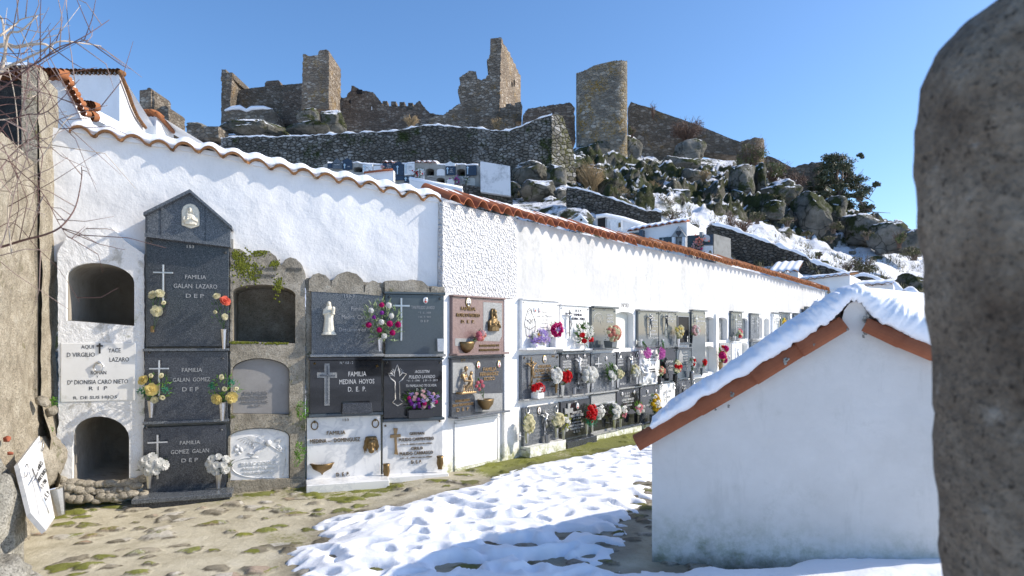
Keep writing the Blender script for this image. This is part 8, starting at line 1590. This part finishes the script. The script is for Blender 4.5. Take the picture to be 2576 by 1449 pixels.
# ------------------------------------------------------------------ oak, shrubs
def leaf_cloud(b, c, rad, n, size, r, hollow=.35):
    for k in range(n):
        d = Vector((r.gauss(0, 1), r.gauss(0, 1), r.gauss(0, 1))).normalized()*(r.random()**hollow); p = Vector((c[0]+d.x*rad[0], c[1]+d.y*rad[1], c[2]+d.z*rad[2])); s = size*r.uniform(.6, 1.4)
        a = Vector((r.gauss(0, 1), r.gauss(0, 1), r.gauss(0, 1))).normalized(); q = a.cross(Vector((r.gauss(0, 1), r.gauss(0, 1), r.gauss(0, 1)))).normalized(); b.add([p-a*s*.5, p+q*s*.28, p+a*s*.5, p-q*s*.28], [(0, 1, 2, 3)])
def shrub(u, v, ru, rv, d, kind, label, n=900, stems=20, seed=1):
    r = random.Random(seed); base = at(u, v+rv, d); root = empty('shrub', Matrix.Translation(base), label, 'shrub'); RU = ru/F*d; RV = rv/F*d; b = MB(); s = MB(); lm, smt = {'bush': ('bush', 'bark'), 'broom': ('broom_green', 'broom'), 'dry': (None, 'dry'), 'brown': (None, 'broom'), 'brownleaf': ('broom', 'broom')}[kind]
    for k in range(stems):
        a = r.uniform(-1.1, 1.1); L = RV*2*r.uniform(.6, 1.05); tip = Vector((math.sin(a)*RU*1.1, r.gauss(0, RU*.5), L*math.cos(a*.7))); mid = tip*.5+Vector((r.gauss(0, .06), r.gauss(0, .06), .1)); th = .012*d/30; s.tube([Vector((r.gauss(0, RU*.15), 0, -.1)), mid, tip], [th*1.3, th, th*.4], 3)
        for j in range(3): t = tip.lerp(mid, r.random()); s.tube([t, t+Vector((r.gauss(0, .22), r.gauss(0, .2), abs(r.gauss(.1, .22))))*RV], [th*.6, th*.3], 3)
    if lm:
        for k in range(9): cc = (r.uniform(-.7, .7)*RU, r.uniform(-.5, .5)*RU, RV*(.5+r.uniform(0, 1.1))); leaf_cloud(b, cc, (RU*.42, RU*.4, RV*.42), n//9, .085*d/40, r)
        obj('foliage', b, MAT[lm], root)
    obj('stems', s, MAT[smt], root); return root
def build_plants():
    r = random.Random(5); base = at(2098, 545, 57); root = empty('holm_oak', Matrix.Translation(base), 'dark evergreen oak against the sky on the right of the hill', 'tree'); t = MB(); b = MB(); px = lambda u, v, dy=0: at(u, v, 57)-base+Vector((0, dy, 0))
    trunk = [px(2098, 552), px(2102, 520), px(2110, 495), px(2108, 470)]; t.tube(trunk, [.34, .25, .20, .14], 8)
    limbs = [[(2104,512),(2085,490),(2065,475),(2050,468)],[(2108,495),(2125,472),(2138,440),(2150,420)],[(2108,470),(2100,445),(2095,420),(2098,400)],[(2106,500),(2135,490),(2160,488),(2185,500)],[(2108,480),(2090,460),(2075,440)],[(2112,488),(2150,500),(2165,530),(2178,540)],[(2108,470),(2120,445),(2118,415),(2110,395)],[(2130,455),(2158,450),(2180,470)]]
    for k, l in enumerate(limbs):
        p = [px(u, v, math.sin(k*2.1)*i*.45) for i, (u, v) in enumerate(l)]; t.tube(p, [.12*(1-.75*i/len(p)) for i in range(len(p))], 6)
        for q in p[1:]:
            for j in range(5): e = q+Vector((r.gauss(0, .5), r.gauss(0, .5), r.gauss(.15, .4))); t.tube([q, e], [.035, .012], 4)
    obj('trunk', t, MAT['bark'], root)
    blobs = [(2100,398,26,14),(2080,410,18,14),(2118,404,22,16),(2146,412,22,14),(2068,430,20,12),(2095,430,24,14),(2130,432,26,16),(2160,432,16,16),(2056,448,16,10),(2085,452,22,12),(2115,455,18,10),(2148,455,24,14),(2172,462,16,14),(2060,470,18,10),(2090,476,14,8),(2130,478,20,10),(2160,484,24,14),(2190,492,12,16),(2186,515,14,14),(2172,530,14,10),(2150,508,22,12),(2125,500,16,8),(2066,490,20,8),(2048,462,12,8),(2128,525,24,10),(2100,528,20,10),(2148,540,24,10),(2080,515,14,8),(2192,470,7,8),(2150,398,8,5),(2104,386,12,5)]
    for (u, v, ru, rv) in blobs:
        cc = px(u, v, r.uniform(-1.6, 1.6)); 
        for j in range(7):
            o = Vector((r.gauss(0, .42)*ru, r.gauss(0, .42)*ru, r.gauss(0, .42)*rv))/F*57; leaf_cloud(b, cc+o, (ru/F*57*.75, ru/F*57*.6, rv/F*57*.75), 130, .15, r, .6)
    obj('crown', b, MAT['oak'], root)
    S = [(1728,326,44,28,65,'brownleaf','dark reddish bare creeper hanging on the long castle wall',1500,70),(1642,275,6,20,64,'brown','thin brown creeper at the edge of the round tower',200,16),(1893,390,36,34,56,'broom','feathery green broom in front of the small turret',1500,60),(1945,430,44,24,52,'broom','greenish brown broom on the slope right of the turret',1300,50),(2000,455,36,22,52,'brownleaf','brown scrub on the slope left of the oak',900,40),
         (1486,448,36,36,42,'dry','tall dry tan grass and scrub beside the terrace wall end',0,150),(1560,487,26,18,40,'dry','dry tan scrub on the snowy ledge',0,90),(1597,500,42,22,38,'bush','dark bramble under the snow capped rock',1400,30),(1660,512,44,22,38,'bush','dark bush in the hollow right of the sloping wall',1300,30),(1690,540,34,12,36,'bush','low dark bush on the snow beyond the wall end',700,20),
         (2170,668,34,24,30,'bush','round olive bush on the lower snowy slope',1700,40),(2215,705,22,16,28,'bush','olive bush below the round one',900,30),(2130,672,14,14,30,'brown','brown twigs left of the round olive bush',0,30),(2298,635,34,16,36,'bush','bush and dry grass under the rightmost rock',1000,40),(2262,600,18,20,38,'broom','green broom growing before the cracked grey rock',600,30),
         (1838,560,14,28,33,'brown','bare twigs sticking out of the snow above the wall',0,34),(1868,566,34,12,33,'brown','spreading dark twigs on the snow near the tall block',300,60),(1905,545,20,14,36,'bush','dark scrub at the foot of the tall pale block',600,20),(1036,306,20,14,64,'dry','pale bare bush on the terrace before the castle',0,70),(1250,310,16,14,64,'dry','bare tan bush before the low outwork',0,50),
         (752,318,10,8,60,'dry','dry grass tuft under the square tower',0,30),(1980,556,22,10,36,'bush','dark scrub on the snow right of the tall block',500,20),(2030,588,14,8,33,'bush','small dark tuft on the snow above the stone wall',400,14),(2090,600,16,7,33,'bush','small dark tuft further right on the snow',400,14),(2060,640,12,6,30,'bush','low tuft close above the dry stone wall',300,12),(1590,330,10,14,62,'broom','green tuft at the right foot of the round tower',200,20),(1500,400,18,12,55,'bush','ivy clump under the orange foot of the round tower',500,12),(1620,432,26,16,52,'bush','dark ivy in the gully below the tower',800,14),(1700,460,24,18,49,'bush','dark ivy left of the snow capped mossy rock',800,14),(1790,500,22,16,45,'bush','ivy and bramble left of the tall pale block',700,14),(1640,470,22,14,48,'dry','dry tan grass in the middle gully',0,60),(1770,440,18,12,50,'dry','dry tan grass under the big round boulder',0,50),(1960,500,22,14,46,'bush','ivy hanging on the mossy snowy outcrop',700,14),(2100,570,20,14,43,'bush','dark bush at the foot of the rock face below the oak',700,14),(2180,590,18,10,41,'bush','low bush before the snow flecked rock',500,14)]
    for k, (u, v, ru, rv, d, kd, lb, n, st) in enumerate(S): shrub(u, v, ru, rv, d, kd, lb, n or 9, st, k+3)
    # little weeds in the snow slope
    b = MB(); r = random.Random(12)
    for k in range(2600):
        u = r.uniform(1650, 2330); d = r.uniform(26, 46); v = terrain_v(u, d)
        if v < 500 or noise.noise(Vector((u*.02, d*.25, 3))) < .02: continue
        p = at(u, v, d)+Vector((0, 0, noise.fractal(at(u, v, d)*.22, .8, 2, 4)*.55+.05))
        for j in range(3): b.tube([p, p+Vector((r.gauss(0, .1), r.gauss(0, .1), r.uniform(.1, .35)))], [.012, .005], 3)
    tag(obj('weeds', b, MAT['bush']), 'dry weeds poking through the snow of the hillside', 'weeds', None, 'stuff')

def extra_materials():
    def variant(src, key, fn):
        pass
    n = MAT['terrace']
    import types
    MAT['rubble_end'] = MAT['drystone']
build_extra = None
def rubble2(key, name, cols, mortar, sc, zs, lichen, lt):
    n = NT(name, .95, 0, .15); vec = n.warp(n.vscale((1, 1, zs)), .16, 2.5)
    e = n.voro(sc, 'DISTANCE_TO_EDGE', vec); cc = n.voro(sc, 'F1', vec, 'Color'); x = n.n.new('ShaderNodeSeparateColor'); n.l.new(cc, x.inputs[0])
    c = n.ramp(x.outputs[0], [(0, cols[0]), (.4, cols[1]), (.75, cols[2]), (1, cols[3])]); c = n.mix(mortar, c, n.ramp(e, [(.02, 0), (.09, 1)]))
    c = n.mix(c, tuple(k*.6 for k in cols[1]), n.ramp(n.noise(.35, 5, .6), [(.48, 0), (.7, .6)]))
    c = n.mix(c, lichen, n.math('MULTIPLY', n.ramp(n.noise(.5, 7, .75), [(lt, 0), (lt+.1, 1)]), n.ramp(n.noise(5, 5, .7), [(.42, 0), (.6, .9)])))
    n.col(c); n.bump(n.ramp(e, [(0, 0), (.14, 1)]), .9, .08); n.bump(n.noise(12, 5, .7), .6, .04); MAT[key] = n.m
rubble2('castle_brown', 'brown castle masonry', ((.12, .095, .075), (.18, .145, .115), (.22, .18, .145), (.31, .275, .23)), (.15, .12, .095), 2.3, 1.8, (.22, .15, .06), .66)
rubble2('castle_lichen', 'round tower masonry with orange lichen', ((.13, .12, .10), (.19, .175, .145), (.25, .23, .19), (.38, .36, .31)), (.24, .22, .18), 2.2, 1.7, (.24, .15, .025), .47)
rubble2('rubble_end', 'mossy exposed rubble', ((.12, .115, .10), (.20, .19, .165), (.30, .29, .26), (.45, .44, .42)), (.03, .03, .02), 2.6, 1.5, (.09, .09, .015), .45)

build_ground(); build_snow(); build_walls(); build_blocks()
tombs_left(); slabs_right(); flowers()
build_hut(); build_pillar(); build_left()
build_hill(); build_terraces(); build_castle(); build_plants()
GROUPS = {'gravestone': 'gravestones closing the burial niches', 'vase': 'flower vases on the gravestones', 'flowers': 'artificial flower bouquets on the gravestones', 'boulder': 'boulders and outcrops of the castle hill', 'shrub': 'shrubs on the castle hill',
          'castle wall': 'curtain walls of the ruined castle', 'tower': 'towers of the ruined castle', 'vault': 'tile roofed family vaults on the terraces', 'burial niches': 'blocks of burial niches', 'plinth': 'steps at the foot of the tombs', 'plant': 'plants growing in the wall joints', 'stone wall': 'rubble walls on the hillside'}
for o in list(C.objects):
    if o.parent is None and o.get('label') and not o.get('group') and o.get('category') in GROUPS: o['group'] = GROUPS[o['category']]
bpy.context.view_layer.update()
